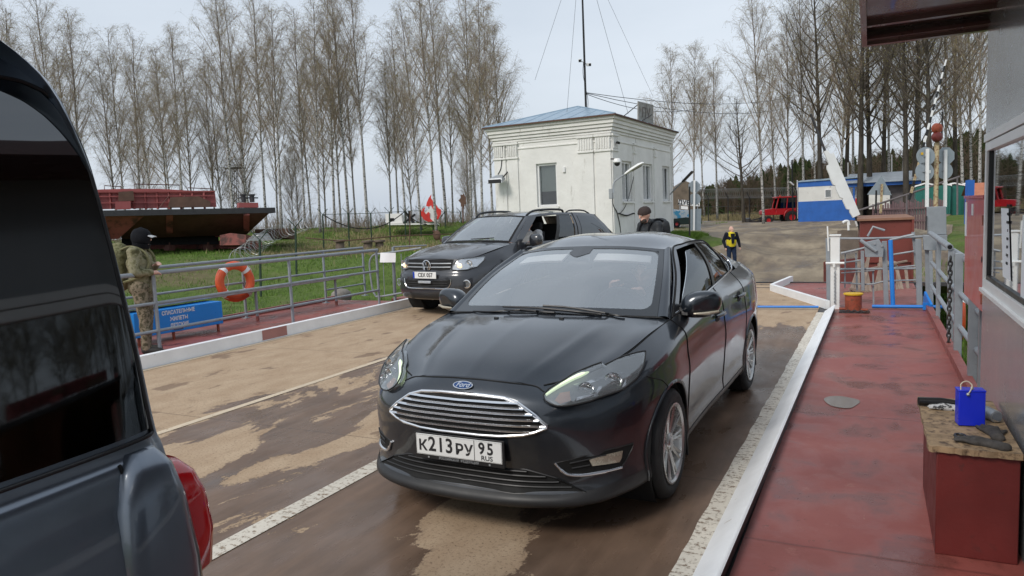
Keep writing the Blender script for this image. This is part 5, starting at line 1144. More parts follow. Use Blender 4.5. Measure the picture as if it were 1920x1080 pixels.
# ---------------------------------------------------------------- the pickup
TX,TY,TR=-6.72,10.23,-.174
tk=empty('pickup_truck',(TX,TY,.0),TR,'dark grey double-cab pickup with roof rails, canopy and lit headlights behind the saloon car','pickup')
cols=[(0,0),(.35,.015),(.62,.07),(.80,.19),(.885,.36),(.925,.60),(.96,.90),(.95,1.35),(.93,2.0),(.93,2.8),(.93,3.4),(.965,4.0),(.95,4.5),(.92,5.0),(.85,5.15),(.45,5.2),(0,5.2)]
lv=[{0:(.10,.33),4:(.10,.36),8:(.1,.42),16:(.1,.45)},{0:(.05,.29),3:(.06,.31),6:(.06,.38),8:(.06,.42),16:(.06,.5)},{0:(.0,.36),3:(.01,.38),6:(.0,.45),8:(.015,.5),16:(.02,.58)},{0:(-.015,.45),3:(-.01,.46),6:(-.01,.55),8:(.0,.58),16:(.0,.66)},
 {0:(-.005,.58),3:(-.01,.58),6:(-.02,.68),8:(-.01,.70),11:(-.02,.72),16:(.0,.75)},{0:(.0,.70),3:(.01,.70),6:(-.02,.80),8:(-.01,.83),11:(-.02,.83),16:(.0,.85)},{0:(.03,.76),3:(.05,.77),5:(.02,.85),6:(-.005,.92),8:(.0,.97),11:(-.01,.96),16:(.01,.97)},
 {0:(.055,.87),3:(.085,.88),5:(.04,.95),6:(.03,1.01),8:(.04,1.06),11:(.03,1.06),16:(.02,1.06)},
 [(0,.10,.99),(.32,.11,.985),(.58,.17,.975),(.72,.30,.98),(.79,.46,1.0),(.84,.66,1.04),(.87,.90,1.085),(.865,1.40,1.165),(.85,2.0,1.15),(.85,2.8,1.15),(.85,3.4,1.15),(.85,4.0,1.16),(.85,4.5,1.16),(.84,5.0,1.15),(.78,5.12,1.15),(.4,5.17,1.15),(0,5.17,1.15)]]
G2=belt_surface(cols,lv,NU,NV); H2=np.array(lv[-1]); ar1=(.91,.375,.445); ar2=(4.0,.375,.445)
cx=lambda yv:int(np.argmin(abs(G2[40:,16,1]-yv)))+40
k0,k1,k2,k3=36,cx(1.45),cx(2.62),cx(3.5)
all2=MB().grid(G2)
MB().grid(G2[:k0+1]).mirrored().build('front_bumper','truck_paint',tk,weld=True,ang=60)
W2=coons([(0,1.18,1.21),(.4,1.22,1.205),(.77,1.38,1.18)],[(0,2.0,1.655),(.35,2.03,1.65),(.60,2.12,1.625)],[(0,1.18,1.21),(0,1.58,1.45),(0,2.0,1.655)],[(.77,1.38,1.18),(.70,1.74,1.42),(.60,2.12,1.625)],16,16)
B2=coons(H2[:4],[(0,1.2,1.205),(.45,1.25,1.2),(.865,1.40,1.165)],[(0,.10,.99),(0,.22,1.045),(0,.6,1.115),(0,1.2,1.205)],H2[3:8],24,24)
for i in range(24):
    for j in range(24):
        u,v=i/23,j/23; B2[i,j,2]+=.02*(1/(1+math.exp(-(u-.62)*30)))*math.sin(PI*v)+.012*(1-u*u)*math.sin(PI*v)
MB().grid(B2).mirrored().build('bonnet','truck_paint',tk,weld=True,ang=50)
MB().grid(W2).mirrored().build('windscreen','screen',tk,weld=True,ang=60)
sb2=np.r_[[(.865,1.40,1.165)],H2[8:14]]; top2=[(.655,2.16,1.63),(.69,2.8,1.668),(.69,3.4,1.66),(.68,4.0,1.645),(.66,4.55,1.60)]
pf2=[(.865,1.40,1.165),(.76,1.78,1.42),(.655,2.16,1.63)]; pr2=[(.84,5.0,1.15),(.78,4.85,1.35),(.66,4.55,1.60)]
S2=coons(sb2,top2,pf2,pr2,70,16)
for i in range(70):
    for j in range(16): S2[i,j,0]+=.03*math.sin(PI*j/15)*math.sin(PI*min(1,.1+i/69*.9))
s2=Surf(S2); w2s=Surf(W2)
if s2.nm(.5,.5)[0]<0: s2.sgn=-1
if w2s.nm(.5,.5)[2]<0: w2s.sgn=-1
R2=coons([(0,2.0,1.655),(.35,2.03,1.65),(.60,2.12,1.63),(.655,2.16,1.63)],[(0,4.62,1.63),(.35,4.6,1.62),(.66,4.55,1.60)],[(0,2.0,1.655),(0,2.6,1.72),(0,3.6,1.715),(0,4.62,1.63)],top2,16,24)
MB().grid(R2).mirrored().build('roof','truck_paint',tk,weld=True,ang=60)
q=MB(); q.merge(band(w2s,0,1,0,.05,.003,14,3)); q.merge(band(w2s,0,1,.95,1,.003,14,3)); q.merge(band(w2s,.95,1,0,1,.003,3,14)); q.mirrored().build('screen_border','gap',tk,weld=True)
q=MB(); q.grid(np.stack([[(x,5.17,1.15) for x in np.linspace(-.8,.8,5)],[(x,4.6,1.6) for x in np.linspace(-.66,.66,5)]])); q.build('rear_window','dark_glass',tk)
for s in(1,-1):
    def put(name,mb,mt='truck_paint',par=tk,**k):
        if s<0: mb=mb.mirrored(False)
        return mb.build(name,mt,par,weld=True,ang=50,**k)
    put('front_wing',arch_cut(G2,k0,k1,*ar1)); d1=put('front_door',MB().grid(G2[k1:k2+1,6:])); d2=put('rear_door',MB().grid(G2[k2:k3+1,6:])); put('load_bed_side',arch_cut(G2,k3,G2.shape[0]-1,*ar2)); put('sill',MB().grid(G2[k1:k3+1,:7]))
    q=MB(); [seam(q,G2[k_,8:]+V([.002,0,0]),.005) for k_ in(k1,k2,k3)]; put('door_seam',q,'gap')
    for d,cy_ in((d1,2.42),(d2,3.30)):
        X=onsurf(bvh(all2),[(cy_-.12,.99),(cy_,1.0),(cy_+.09,.99)],((0,0,0),(0,1,0),(0,0,1),(-1,0,0)),.022)
        q=MB(); q.tube(X,.018,8); put('handle',q,'truck_paint',d)
    for yc,zc,r_ in(ar1,ar2):
        q=MB(); A_=np.linspace(-.25*PI,1.25*PI,24); q.grid(np.array([[(.6,yc+(r_+.01)*math.cos(a),zc+(r_+.01)*math.sin(a)),(.92,yc+(r_+.01)*math.cos(a),zc+(r_+.01)*math.sin(a))] for a in A_])); q.add([(.62,yc-.6,.25),(.62,yc+.6,.25),(.62,yc+.5,.9),(.62,yc-.5,.9)],[(0,1,2,3)])
        put('wheel_well',q,'matt_black')
    for yc,zc,r_ in(ar1,ar2):
        q=MB(); pts=[]
        for a in np.linspace(-.08*PI,1.08*PI,30):
            h,_n=cast(bvh(all2),(3,yc+(r_+.03)*math.cos(a),zc+(r_+.03)*math.sin(a)),(-1,0,0))
            if h is not None: pts.append(h+V([.008,0,0]))
        q.tube(pts,.028,6)
        put('arch_lip',q)
    A_=coons([(.77,1.38,1.18),(.70,1.74,1.42),(.60,2.12,1.625)],pf2,[(.77,1.38,1.18),(.82,1.39,1.175),(.865,1.40,1.165)],[(.60,2.12,1.625),(.63,2.14,1.63),(.655,2.16,1.63)],16,5); put('windscreen_pillar',MB().grid(A_))
    put('rear_door_window',slab(MB(),s2.sub(.40,.565,.08,.92,10,8,-.003),.004,(1,0,0)),'side_glass')
    put('canopy_window',slab(MB(),s2.sub(lambda v:.645+.02*v,lambda v:.955-.03*v,.10,.86,12,8,.010),.006,(1,0,0)),'dark_glass')
    if s<0: put('front_door_window',slab(MB(),s2.sub(lambda v:.06+.10*v**2,.365,.08,.92,10,8,-.003),.004,(1,0,0)),'side_glass')
    q=MB(); q.merge(band(s2,0,lambda v:.055+.05*v,0,1,.006,4,12)); q.merge(band(s2,0,.60,.91,1,.006,30,3)); q.merge(band(s2,.575,.60,0,1,.006,3,12)); put('window_frame',q)
    q=MB(); q.merge(band(s2,.365,.40,0,.93,.004,3,10)); put('window_pillar',q,'black')
    q=MB(); q.merge(band(s2,.612,1,0,1,.004,20,14)); put('canopy_side',q)
    q=MB(); seam(q,s2.line([(.606,0),(.606,1)],8,.006),.010); put('canopy_seam',q,'gap')
    # roof rails
    rl=crv([(.60,2.15,1.635),(.625,2.35,1.715),(.63,2.8,1.735),(.63,3.3,1.72),(.62,3.42,1.665)],6); q=MB(); q.tube(rl,[.012]+[.022]*(len(rl)-2)+[.012],8); put('roof_rail',q,'black')
    rl=crv([(.60,3.55,1.665),(.61,3.7,1.70),(.60,4.2,1.69),(.58,4.5,1.62)],6); q=MB(); q.tube(rl,.016,8); put('roof_rail',q,'black')
    q=MB(); c0=V([1.05,1.78,1.19]); U=np.linspace(0,2*PI,21)[:-1]; rings=[]
    for dy,sx_,sz_ in((-.07,.03,.03),(-.06,.095,.085),(-.02,.125,.115),(.04,.125,.115),(.06,.11,.10)): rings.append([(c0[0]+sx_*np.sign(math.cos(a))*abs(math.cos(a))**.7,c0[1]+dy,c0[2]+sz_*np.sign(math.sin(a))*abs(math.sin(a))**.7) for a in U])
    for a,b in zip(rings[:-1],rings[1:]): q.add(a+b,[(i,(i+1)%20,20+(i+1)%20,20+i) for i in range(20)])
    q.add(rings[0],[tuple(range(19,-1,-1))]); mo=put('door_mirror',q); q=MB(); q.add(rings[-1],[tuple(range(20))]); put('mirror_glass',q,'chrome',mo); q=MB(); q.tube([(.84,1.75,1.12),(.97,1.77,1.12)],.03,8); put('mirror_arm',q,'black',mo)
    # lamps
    bb=bvh(all2,MB().grid(B2)); fr=((0,0,0),(1,0,0),(0,0,1),nrm((-.4,1,0))); pj=lambda p:(p[0]-p[1]*fr[3][0]/fr[3][1],p[2])
    o3=[(.50,.12,.80),(.515,.12,.87),(.60,.17,.965),(.76,.38,.975),(.845,.55,.985),(.85,.55,.93),(.82,.40,.83),(.74,.22,.79),(.6,.14,.785)]
    bk,e=decal(bb,[pj(p) for p in o3],fr,.003,0,.04); hl=put('headlight',bk,'reflector'); ln,e=decal(bb,[pj(p) for p in o3],fr,.022,.03,.04); put('lens',ln,'lens',hl); q=MB(); ring(q,e,.006); put('lamp_rim',q,'grime',hl)
    h=onsurf(bb,[pj((.62,.17,.86))],fr,.012)[0]; q=MB(); q.lathe([(0,.01),(.035,.005),(.045,-.004)],h,-V(fr[3]),14); put('bulb',q,'bulb',hl)
    h=onsurf(bb,[pj((.74,.27,.885))],fr,.010)[0]; q=MB(); q.lathe([(.062,.016),(.05,.0),(.015,.0),(0,.012)],h,-V(fr[3]),16); put('reflector',q,'chrome',hl)
    h=onsurf(bb,[(.77,.565)],FRONT,.004)[0]; q=MB(); q.lathe([(.072,.0),(.072,.012),(.058,.014),(.055,.004)],h,(.25,-1,0),20); fg=put('fog_lamp',q,'chrome'); q=MB(); q.lathe([(.056,.006),(.03,.002),(0,.012)],h,(.25,-1,0),16); put('fog_lens',q,'lens',fg)
bb=bvh(all2.mirrored())
gb,e=decal(bb,[(.50,.865),(.52,.965),(.3,.98),(-.3,.98),(-.52,.965),(-.50,.865),(-.47,.80),(-.3,.785),(.3,.785),(.47,.80)],FRONT,.003,0,.05); gr=gb.build('grille','gap',tk)  # flat black panel; the shade of the grille recess is its colour
for z in(.90,.84): 
    q=MB(); l_=onsurf(bb,[(x,z) for x in np.linspace(-.49,.49,21)],FRONT,.012); q.tube(l_,.012,6); q.build('grille_bar','galv',gr)
q=MB(); l_=onsurf(bb,[(x,.955) for x in np.linspace(-.47,.47,21)],FRONT,.010); q.tube(l_,.006,6); q.build('grille_slats','grime',gr)
ib,e=decal(bb,[(.52,.64),(.50,.56),(.40,.50),(-.40,.50),(-.50,.56),(-.52,.64)],FRONT,.003,0,.05); lo=ib.build('lower_intake','gap',tk)  # intake shade painted as a flat black panel on the bumper
q=MB(); ee=np.array([p for p in crv([(.53,0,.65),(.51,0,.555),(.41,0,.492),(0,0,.488),(-.41,0,.492),(-.51,0,.555),(-.53,0,.65)],5)]); l_=onsurf(bb,[(p[0],p[2]) for p in ee],FRONT,.008); q.tube(l_,.008,6); q.build('chrome_lip','chrome',lo)
q=MB()
for z in(.54,.58,.62): q.tube(onsurf(bb,[(x,z) for x in np.linspace(-.46,.46,15)],FRONT,.008),.006,5)
q.build('intake_bars','grime',lo)
sk,_=decal(bb,[(.42,.30),(.40,.42),(-.40,.42),(-.42,.30)],FRONT,.006,.01,.06); sk.build('skid_plate','grime',tk)
yv=-.03; zc=.715; q=MB(); q.box((0,yv,zc),(.52,.008,.112)); pl=q.build('number_plate','plate',tk,bevel=.002)
q=MB(); q.box((-.243,yv-.006,zc),(.034,.004,.108)); t=NT('plate_blue'); MT['plateblue']=t.P(Base_Color=(.01,.05,.45),Roughness=.35); q.build('plate_band','plateblue',pl)
q=MB(); q.text('CEX 057',.098,(.02,yv-.007,zc),(1,0,0),(0,0,1),.001,sx=.92,bold=.0012); q.build('plate_characters','ink',pl)
q=MB(); q.box((.0,yv-.01,.600),(.28,.02,.04)); MT['ledbar']=mat('led_bar_lens',(.62,.64,.66),.15,.4,var=.3,sc_=120); q.build('light_bar','ledbar',tk,bevel=.004)
h,_n=cast(bb,(0,-1,.87),(0,1,0)); q=MB(); c=h+V((0,-.02,0)); q.lathe([(.094,.0),(.097,.008),(.086,.012),(.082,.006)],c,(0,-1,0),28); 
bg_=q.build('badge','chrome',tk)
q=MB(); q.lathe([(.083,.002),(0,.004)],c,(0,-1,0),24); q.build('badge_field','black',bg_)
q=MB(); B_=lambda x,z:c+V((x,-.010,z))
q.tube([B_(-.030,.072),B_(0,.008),B_(.030,.072)],.0075,6); q.tube([B_(-.068,.045),B_(-.034,-.066),B_(0,.0),B_(.034,-.066),B_(.068,.045)],.0075,6); q.build('badge_lettering','chrome',bg_)
for s in(1,-1):
    for y_ in(.91,4.0): wheel_parts(tk,s*.80,y_,.375,.245,s,.23,spokes(5,(-.12,.12),.03,.04,.04))
q=MB(); q.bx((-.75,1.2,.45),(.75,4.9,.5)); q.bx((-.7,3.3,.5),(.7,3.4,1.45)); q.build('cabin_floor','seat',tk)
q=MB(); dg=coons([(-.74,1.3,1.14),(0,1.2,1.16),(.74,1.3,1.14)],[(-.74,1.75,1.1),(0,1.7,1.12),(.74,1.75,1.1)],[(-.74,1.3,1.14),(-.74,1.75,1.1)],[(.74,1.3,1.14),(.74,1.75,1.1)],10,6); q.grid(dg); q.grid(np.stack([dg[:,-1],dg[:,-1]+V([0,.05,-.4])])); q.build('dashboard','interior',tk)
for x in(-.38,.38):
    q=MB(); q.add([(x-.24,2.55,.75),(x+.24,2.55,.75),(x+.2,2.72,1.32),(x-.2,2.72,1.32),(x-.24,2.7,.75),(x+.24,2.7,.75),(x+.2,2.82,1.32),(x-.2,2.82,1.32)],[(0,1,2,3),(7,6,5,4),(0,4,5,1),(1,5,6,2),(2,6,7,3),(3,7,4,0)]); q.bx((x-.24,2.05,.6),(x+.24,2.6,.78)); q.bx((x-.12,2.78,1.34),(x+.12,2.86,1.50)); q.build('front_seat','seat',tk,bevel=.03)
q=MB(); c_=V([.38,1.98,1.12]); a_=nrm((0,1,.5)); ux_=V([1,0,0]); uy_=np.cross(a_,ux_); q.tube([c_+.18*(ux_*math.cos(t_)+uy_*math.sin(t_)) for t_ in np.linspace(0,2*PI,25)[:-1]],.014,6,closed=True); q.build('steering_wheel','black',tk)
q=MB(); q.tube([w2s.at(.02,.06,.02),w2s.at(.6,.10,.02)],.008,5); m2=q.build('wiper','black',tk)
# ---------------------------------------------------------------- the near SUV at the left edge
UX0,UY0=-1.885,.868
sv_=empty('suv',(UX0,UY0,0),PI,'dark blue-grey off-roader with tinted rear window and red tail lamp close at the left edge','car')
cols=[(0,0),(.4,.004),(.72,.015),(.84,.035),(.90,.085),(.925,.19),(.935,.7),(.935,1.4),(.935,2.4),(.93,3.2),(.92,3.8),(.86,4.3),(.6,4.58),(0,4.62)]
lv=[{0:(.1,.35),13:(.1,.3)},{0:(.03,.40),13:(.0,.35)},{0:(-.02,.48),6:(.0,.48),13:(-.02,.45)},{0:(-.03,.66),6:(-.005,.66),13:(-.02,.62)},{0:(-.01,.82),6:(.0,.82),13:(0,.78)},
 {0:(.02,.98),4:(.01,.98),6:(-.005,.98),13:(.05,.95)},{0:(.035,1.10),4:(.015,1.10),6:(.0,1.10),13:(.25,1.05)},{0:(.045,1.22),4:(.03,1.21),6:(.012,1.20),10:(.02,1.18),13:(.5,1.12)},{0:(.055,1.32),4:(.05,1.31),6:(.035,1.295),9:(.05,1.26),13:(.9,1.16)},
 {0:(.06,1.355),4:(.06,1.345),6:(.055,1.33),9:(.07,1.28),13:(1.1,1.20)},{0:(.07,1.50),4:(.078,1.50),8:(.085,1.50),10:(.25,1.45),13:(1.5,1.42)},{0:(.085,1.68),4:(.105,1.68),8:(.125,1.68),10:(.5,1.62),13:(1.9,1.60)},{0:(.11,1.80),4:(.13,1.80),8:(.165,1.80),10:(.75,1.76),13:(2.1,1.74)},
 {0:(.14,1.90),4:(.175,1.90),8:(.235,1.90),10:(.9,1.82),13:(2.2,1.80)},{0:(.20,1.965),4:(.26,1.965),8:(.33,1.965)},{0:(.32,2.0),4:(.38,2.0),8:(.46,2.0),10:(1.,1.85),13:(2.3,1.83)}]
for d_ in lv:
    pass
G3=belt_surface(cols,lv,8,5)
allv=MB().grid(G3)
def cxx(yv,jj=45): return int(np.argmin(abs(G3[:60,jj,1]-yv)))
kq=cxx(.175,30)
bar1=(.98,.40,.47); bar2=(3.75,.40,.47)
jb=45  # belt row
for s in(1,-1):
    def put(name,mb,mt='suv_paint',par=sv_,**k):
        if s<0: mb=mb.mirrored(False)
        return mb.build(name,mt,par,weld=True,ang=60,**k)
    put('side_panel',arch_cut(G3[:,:jb+1],kq,72,*bar1)); put('front_panel',arch_cut(G3[:,:jb+1],72,G3.shape[0]-1,*bar2))
    put('upper_side',MB().grid(G3[:,jb:]))
    q=MB(); seam(q,G3[kq,8:jb-2]+V([.001,0,0]),.0028); put('panel_seam',q,'gap')
    up_=Surf(G3[30:62,jb:67]); 
    if up_.nm(.5,.5)[0]<0: up_.sgn=-1
    wd=slab(MB(),up_.sub(lambda v:.19+.05*v+.12*v**6,.98,.02,.93,24,22,.003),.006,(1,0,0)); put('side_window',wd,'dark_glass')
    q=MB(); q.tube(up_.line([(.98,.0),(.5,.0),(.21,.0),(.188,.05),(.205,.4),(.235,.75),(.29,.90),(.42,.94),(.98,.92)],10,.003),.0032,6); put('window_seal',q,'grime')
    for yc,zc,r_ in(bar1,bar2):
        q=MB(); A_=np.linspace(-.25*PI,1.25*PI,24); q.grid(np.array([[(.6,yc+(r_+.01)*math.cos(a),zc+(r_+.01)*math.sin(a)),(.90,yc+(r_+.01)*math.cos(a),zc+(r_+.01)*math.sin(a))] for a in A_]))
        put('wheel_well',q,'matt_black')
rear=MB().grid(G3[:kq+1,:jb+1]).mirrored(); rear.build('tailgate','suv_paint',sv_,weld=True,ang=60)
rt_=G3[:,-1]; q=MB(); cl_=rt_*V([0,1,1])+V([0,0,.03]); q.grid(np.stack([rt_,rt_*V([.66,1,1])+V([0,0,.018]),rt_*V([.33,1,1])+V([0,0,.028]),cl_])); q.mirrored().build('roof','suv_paint',sv_,weld=True,ang=60)
for s in(1,-1):
    def put(name,mb,mt='suv_paint',par=sv_,**k):
        if s<0: mb=mb.mirrored(False)
        return mb.build(name,mt,par,weld=True,ang=60,**k)
    # swollen lamp housing and tail lamp on the rear corner
    def blob(prof,name,m_,par):
        q=MB(); rg=[]
        for z,x0,x1,y0_,y1_ in prof:
            c=V([(x0+x1)/2,(y0_+y1_)/2,z]); a,b=(x1-x0)/2,(y1_-y0_)/2; rg.append([c+V([a*np.sign(math.cos(t_))*abs(math.cos(t_))**.6,b*np.sign(math.sin(t_))*abs(math.sin(t_))**.6,0]) for t_ in np.linspace(0,2*PI,25)[:-1]])
        for r0,r1_ in zip(rg[:-1],rg[1:]): q.add(r0+r1_,[(i,(i+1)%24,24+(i+1)%24,24+i) for i in range(24)])
        q.add(rg[0],[tuple(range(23,-1,-1))]); q.add(rg[-1],[tuple(range(24))]); return put(name,q,m_,par)
    lh=blob([(.80,.80,.932,.085,.24),(1.0,.80,.940,.085,.24),(1.15,.79,.937,.09,.23),(1.25,.78,.927,.10,.22),(1.30,.78,.910,.11,.20),(1.325,.79,.885,.125,.18)],'lamp_housing','suv_paint',sv_)
    t=NT('red_lamp_lens'); MT['redlens']=t.P(Base_Color=(.50,.010,.014),Roughness=.08,Coat_Weight=1.,Subsurface_Weight=.0,Emission_Color=(.5,.01,.015),Emission_Strength=.05)
    tl=blob([(1.085,.74,.885,.062,.14),(1.11,.72,.908,.044,.15),(1.17,.72,.912,.038,.15),(1.23,.72,.908,.045,.15),(1.268,.725,.897,.058,.15),(1.288,.74,.875,.075,.14)],'tail_lamp','redlens',lh)
    for y_ in(.98,3.75): wheel_parts(sv_,s*.80,y_,.40,.26,s,.23,spokes(6,(-.1,.1),.03,.04,.04))
q=MB(); q.bx((-.82,.2,.5),(.82,4.2,.55)); q.bx((-.75,.9,.55),(.75,1.05,1.35)); q.bx((-.7,2.,.55),(.7,2.15,1.4)); q.bx((-.75,1.5,.55),(.75,4.0,.95)); q.build('cabin_floor','seat',sv_)
# ================================================================ yard and bank things
def frontal(name,px,py,dp,label,cat,rz_=None,group=None,base=None):
    p=ad(px,py,dp); return empty(name,tuple(p),yaw if rz_ is None else rz_,label,cat,group)
# ---- tractor (faces left)
K=60.
tr=frontal('tractor',1465,419.5,K,'small red tractor with a glazed cab and front blade beside the blue cabin','tractor')
MT['tred']=mat('tractor_red',(.48,.015,.02),.35,var=.08,coat=.4)
q=MB(); q.prism([(-.62,-.45,.75),(1.05,-.45,.75),(1.15,-.45,1.15),(1.05,-.45,1.25),(.95,-.45,1.3),(-.55,-.45,1.25),(-.62,-.45,.9)],(0,.9,0)); q.build('body','tred',tr,bevel=.03)
q=MB(); q.prism([(-1.75,-.32,.85),(-1.75,-.32,1.12),(-1.6,-.32,1.22),(-.6,-.32,1.30),(-.6,-.32,.75),(-1.6,-.32,.75)],(0,.64,0)); q.build('bonnet','tred',tr,bevel=.03)
cab_=MB()
for x0,x1 in((-.50,-.62),(.25,.25),(1.0,1.08)):
    for y_ in(-.47,.42): cab_.beam((x1,y_,1.2),(x0+.1,y_,2.12),.07,.07,(0,1,0))
cab_.build('cab_frame','tred',tr); q=MB(); q.bx((-.55,-.55,2.12),(1.12,.55,2.24)); q.build('cab_roof','tred',tr,bevel=.04)
q=MB(); q.bx((-.5,-.46,1.27),(1.02,-.44,2.1)); q.bx((-.5,.42,1.27),(1.02,.44,2.1)); q.build('cab_glass','side_glass',tr)
def wheel_simple(root,x,y,r,w_,name='wheel'):
    e=MB(); e.lathe([(0,w_*.3),(r*.45,w_*.36),(r*.5,w_*.5),(r*.52,0)],(x,y,r),(0,-1,0),20); w0=e.build(name,'tred',root)
    t_=MB(); t_.lathe([(r*.5,-w_/2),(r*.5,w_/2),(r*.6,w_/2+.01),(r*.95,w_/2),(r,w_*.35),(r,-w_*.35),(r*.95,-w_/2),(r*.5,-w_/2)],(x,y,r),(0,-1,0),28)
    for i in range(16):
        a=2*PI*i/16; c=V([x+r*math.cos(a),y,r+r*math.sin(a)]); t_.beam(c+V((0,-w_*.5,0)),c+V((.06*math.sin(a),0,-.06*math.cos(a))),.05,.05,(math.cos(a),0,math.sin(a)))
    t_.build('tyre','tyre',w0); return w0
for y_ in(-.6,.6): wheel_simple(tr,.62,y_,.52,.30); wheel_simple(tr,-1.3,y_,.34,.2)
q=MB()
q.tube(crv([(.0,-.62,.62),(.15,-.62,1.02),(.6,-.62,1.18),(1.1,-.62,1.02),(1.22,-.62,.75)],5),.05,6); q.build('mudguard','tred',tr)
q=MB(); q.prism([(-2.95,-.9,.12),(-2.98,-.9,.55),(-2.85,-.9,.62),(-2.80,-.9,.12)],(0,1.8,0)); q.bx((-2.9,-.95,.05),(-2.1,-.88,.35)); q.build('blade','dark_steel',tr); q=MB(); q.beam((-2.1,-.3,.3),(-1.2,-.3,.6),.1); q.beam((-2.8,.3,.3),(-1.2,.3,.6),.1); q.build('blade_arm','dark_steel',tr)
q=MB(); q.tube([(-.95,-.2,1.3),(-.95,-.2,1.95)],.035,8); q.build('exhaust','dark_steel',tr); q=MB(); q.prism([(1.1,-.4,.5),(1.75,-.4,.45),(1.72,-.4,.8),(1.5,-.4,1.3),(1.15,-.4,1.2)],(0,.12,0)); q.beam((1.2,.1,.9),(1.9,.1,1.1),.1); q.beam((1.6,-.3,.2),(1.75,-.3,1.1),.09); q.build('rear_linkage','tred',tr)
q=MB(); q.lathe([(.06,0),(.06,.1),(0,.12)],(-.1,0,2.24),n=10); q.build('beacon','orange',tr)
# ---- blue and white cabin
cA,cB=ay(1497,417,57),ay(1612,416,57); cbn=empty('site_cabin',tuple((cA+cB)/2),-.02,'low site cabin painted white above and bright blue below with a small window','cabin')
k=55/F
MT['cabwhite']=mat('dirty_white_cabin_paint',(.66,.66,.63),.6,var=.08,sc_=1.5,c2=(.36,.32,.27),thr=(.60,.72)); MT['cabblue']=mat('cabin_blue_paint',(.015,.11,.42),.5,var=.15,sc_=2,c2=(.08,.10,.16),thr=(.64,.72))
w2_=(cB[0]-cA[0])/2; q=MB(); q.bx((-w2_,0,1.55),(w2_,2.6,2.62)); bdy=q.build('upper_wall','cabwhite',cbn); q=MB(); q.bx((-w2_-.01,-.01,.0),(w2_+.01,2.6,1.55)); q.build('lower_wall','cabblue',cbn)
q=MB(); q.bx((-w2_-.02,-.02,2.60),(w2_+.02,2.6,2.98)); q.build('blue_fascia','cabblue',cbn); q=MB(); q.add([(-w2_-.1,-.12,2.96),(w2_+.1,-.12,3.05),(w2_+.1,2.8,3.2),(-w2_-.1,2.8,3.1),(-w2_-.1,-.12,3.01),(w2_+.1,-.12,3.1),(w2_+.1,2.8,3.26),(-w2_-.1,2.8,3.16)],[(3,2,1,0),(4,5,6,7),(0,1,5,4),(1,2,6,5),(2,3,7,6),(3,0,4,7)]); q.build('roof','roofblue',cbn)
for x0,ww in((-.25,.45),(1.45,.35)):
    q=MB(); 
    for a in((x0,-.05,1.75,x0+ww,.0,1.8),(x0,-.05,2.3,x0+ww,.0,2.35),(x0,-.05,1.8,x0+.05,0,2.3),(x0+ww-.05,-.05,1.8,x0+ww,0,2.3)): q.bx(a[:3],a[3:])
    wf_=q.build('window','pvc',cbn); q=MB(); q.bx((x0+.05,-.02,1.8),(x0+ww-.05,-.012,2.3)); q.build('pane','winglass',wf_)
pr_c=frontal('porch',1656,416,50,'lean-to porch with a grey metal roof over a dark shed beside the blue cabin','shed',rz_=.0)
q=MB(); q.add([(-2.6,-.3,2.75),(2.4,-.3,2.72),(1.9,3.6,3.45),(-2.2,3.6,3.45),(-2.6,-.3,2.81),(2.4,-.3,2.78),(1.9,3.6,3.51),(-2.2,3.6,3.51)],[(3,2,1,0),(4,5,6,7),(0,1,5,4),(1,2,6,5),(2,3,7,6),(3,0,4,7)]); MT['greyroof']=mat('grey_roof_sheet',(.34,.38,.42),.4,.2,var=.1,sc_=2); q.build('roof','greyroof',pr_c)
MT['shedgrey']=mat('brown_grey_boarding',(.13,.115,.12),.8,var=.25,sc_=3)
q=MB(); q.bx((-.1,.6,0),(2.2,3.2,2.7)); q.bx((-2.0,2.6,0),(-.1,3.2,2.7)); q.build('shed_wall','shedgrey',pr_c); q=MB(); 
q.bx((-2.3,-.1,2.5),(2.25,.0,2.74)); q.bx((-1.9,-.05,0),(-1.78,.05,2.5)); q.build('porch_beam','cabblue',pr_c)
q=MB(); q.bx((-.9,-.4,.9),(.4,.4,2.1)); q.build('white_box','cabwhite',pr_c,bevel=.03)
q=MB(); q.bx((-2.35,-.4,0),(-1.6,-.3,.05)); q.bx((-1.75,-.3,.3),(-1.45,.1,1.7)); q.build('red_post','tred',pr_c)
# ---- picket fence, rail, toilets
MT['picket']=mat('purple_brown_pickets',(.16,.10,.105),.75,var=.2,sc_=4)
pf_=empty('picket_fence',tuple(ad(1710,425,31)),0,'purple-brown picket fence of thin pointed pales behind the rusty container','fence')
for i in range(29):
    f=i/28; xx=1637+(1768-1637)*f; yb_3=415+22*f; yt=383-10*f+3*math.sin(i*2.1); dp=33-5*f; MB().beam(ad(xx,yb_3,dp),ad(xx,yt,dp),.075,.02,tuple(fw)).build('pale','picket',pf_,world=True)
for dy in(10,28): MB().beam(ad(1636,383+dy,33.05),ad(1769,373+dy*1.5,28.05),.03,.06).build('rail','picket',pf_,world=True)
hr=MB().tube([ad(1600,398,26),ad(1700,365,25),ad(1800,331,24)],.035,8); hr=hr.build('handrail','shedgrey',label='long grey-brown pipe handrail sloping up in front of the picket fence',cat='handrail')
for x,y in((1700,365),(1795,333)): MB().tube([ad(x,y,25.-(x-1700)/100),ad(x,y+70,25.-(x-1700)/100)],.03,6).build('post','shedgrey',hr,world=True)
MT['teal']=mat('teal_plastic',(.012,.13,.105),.45,var=.1)
toi0=None
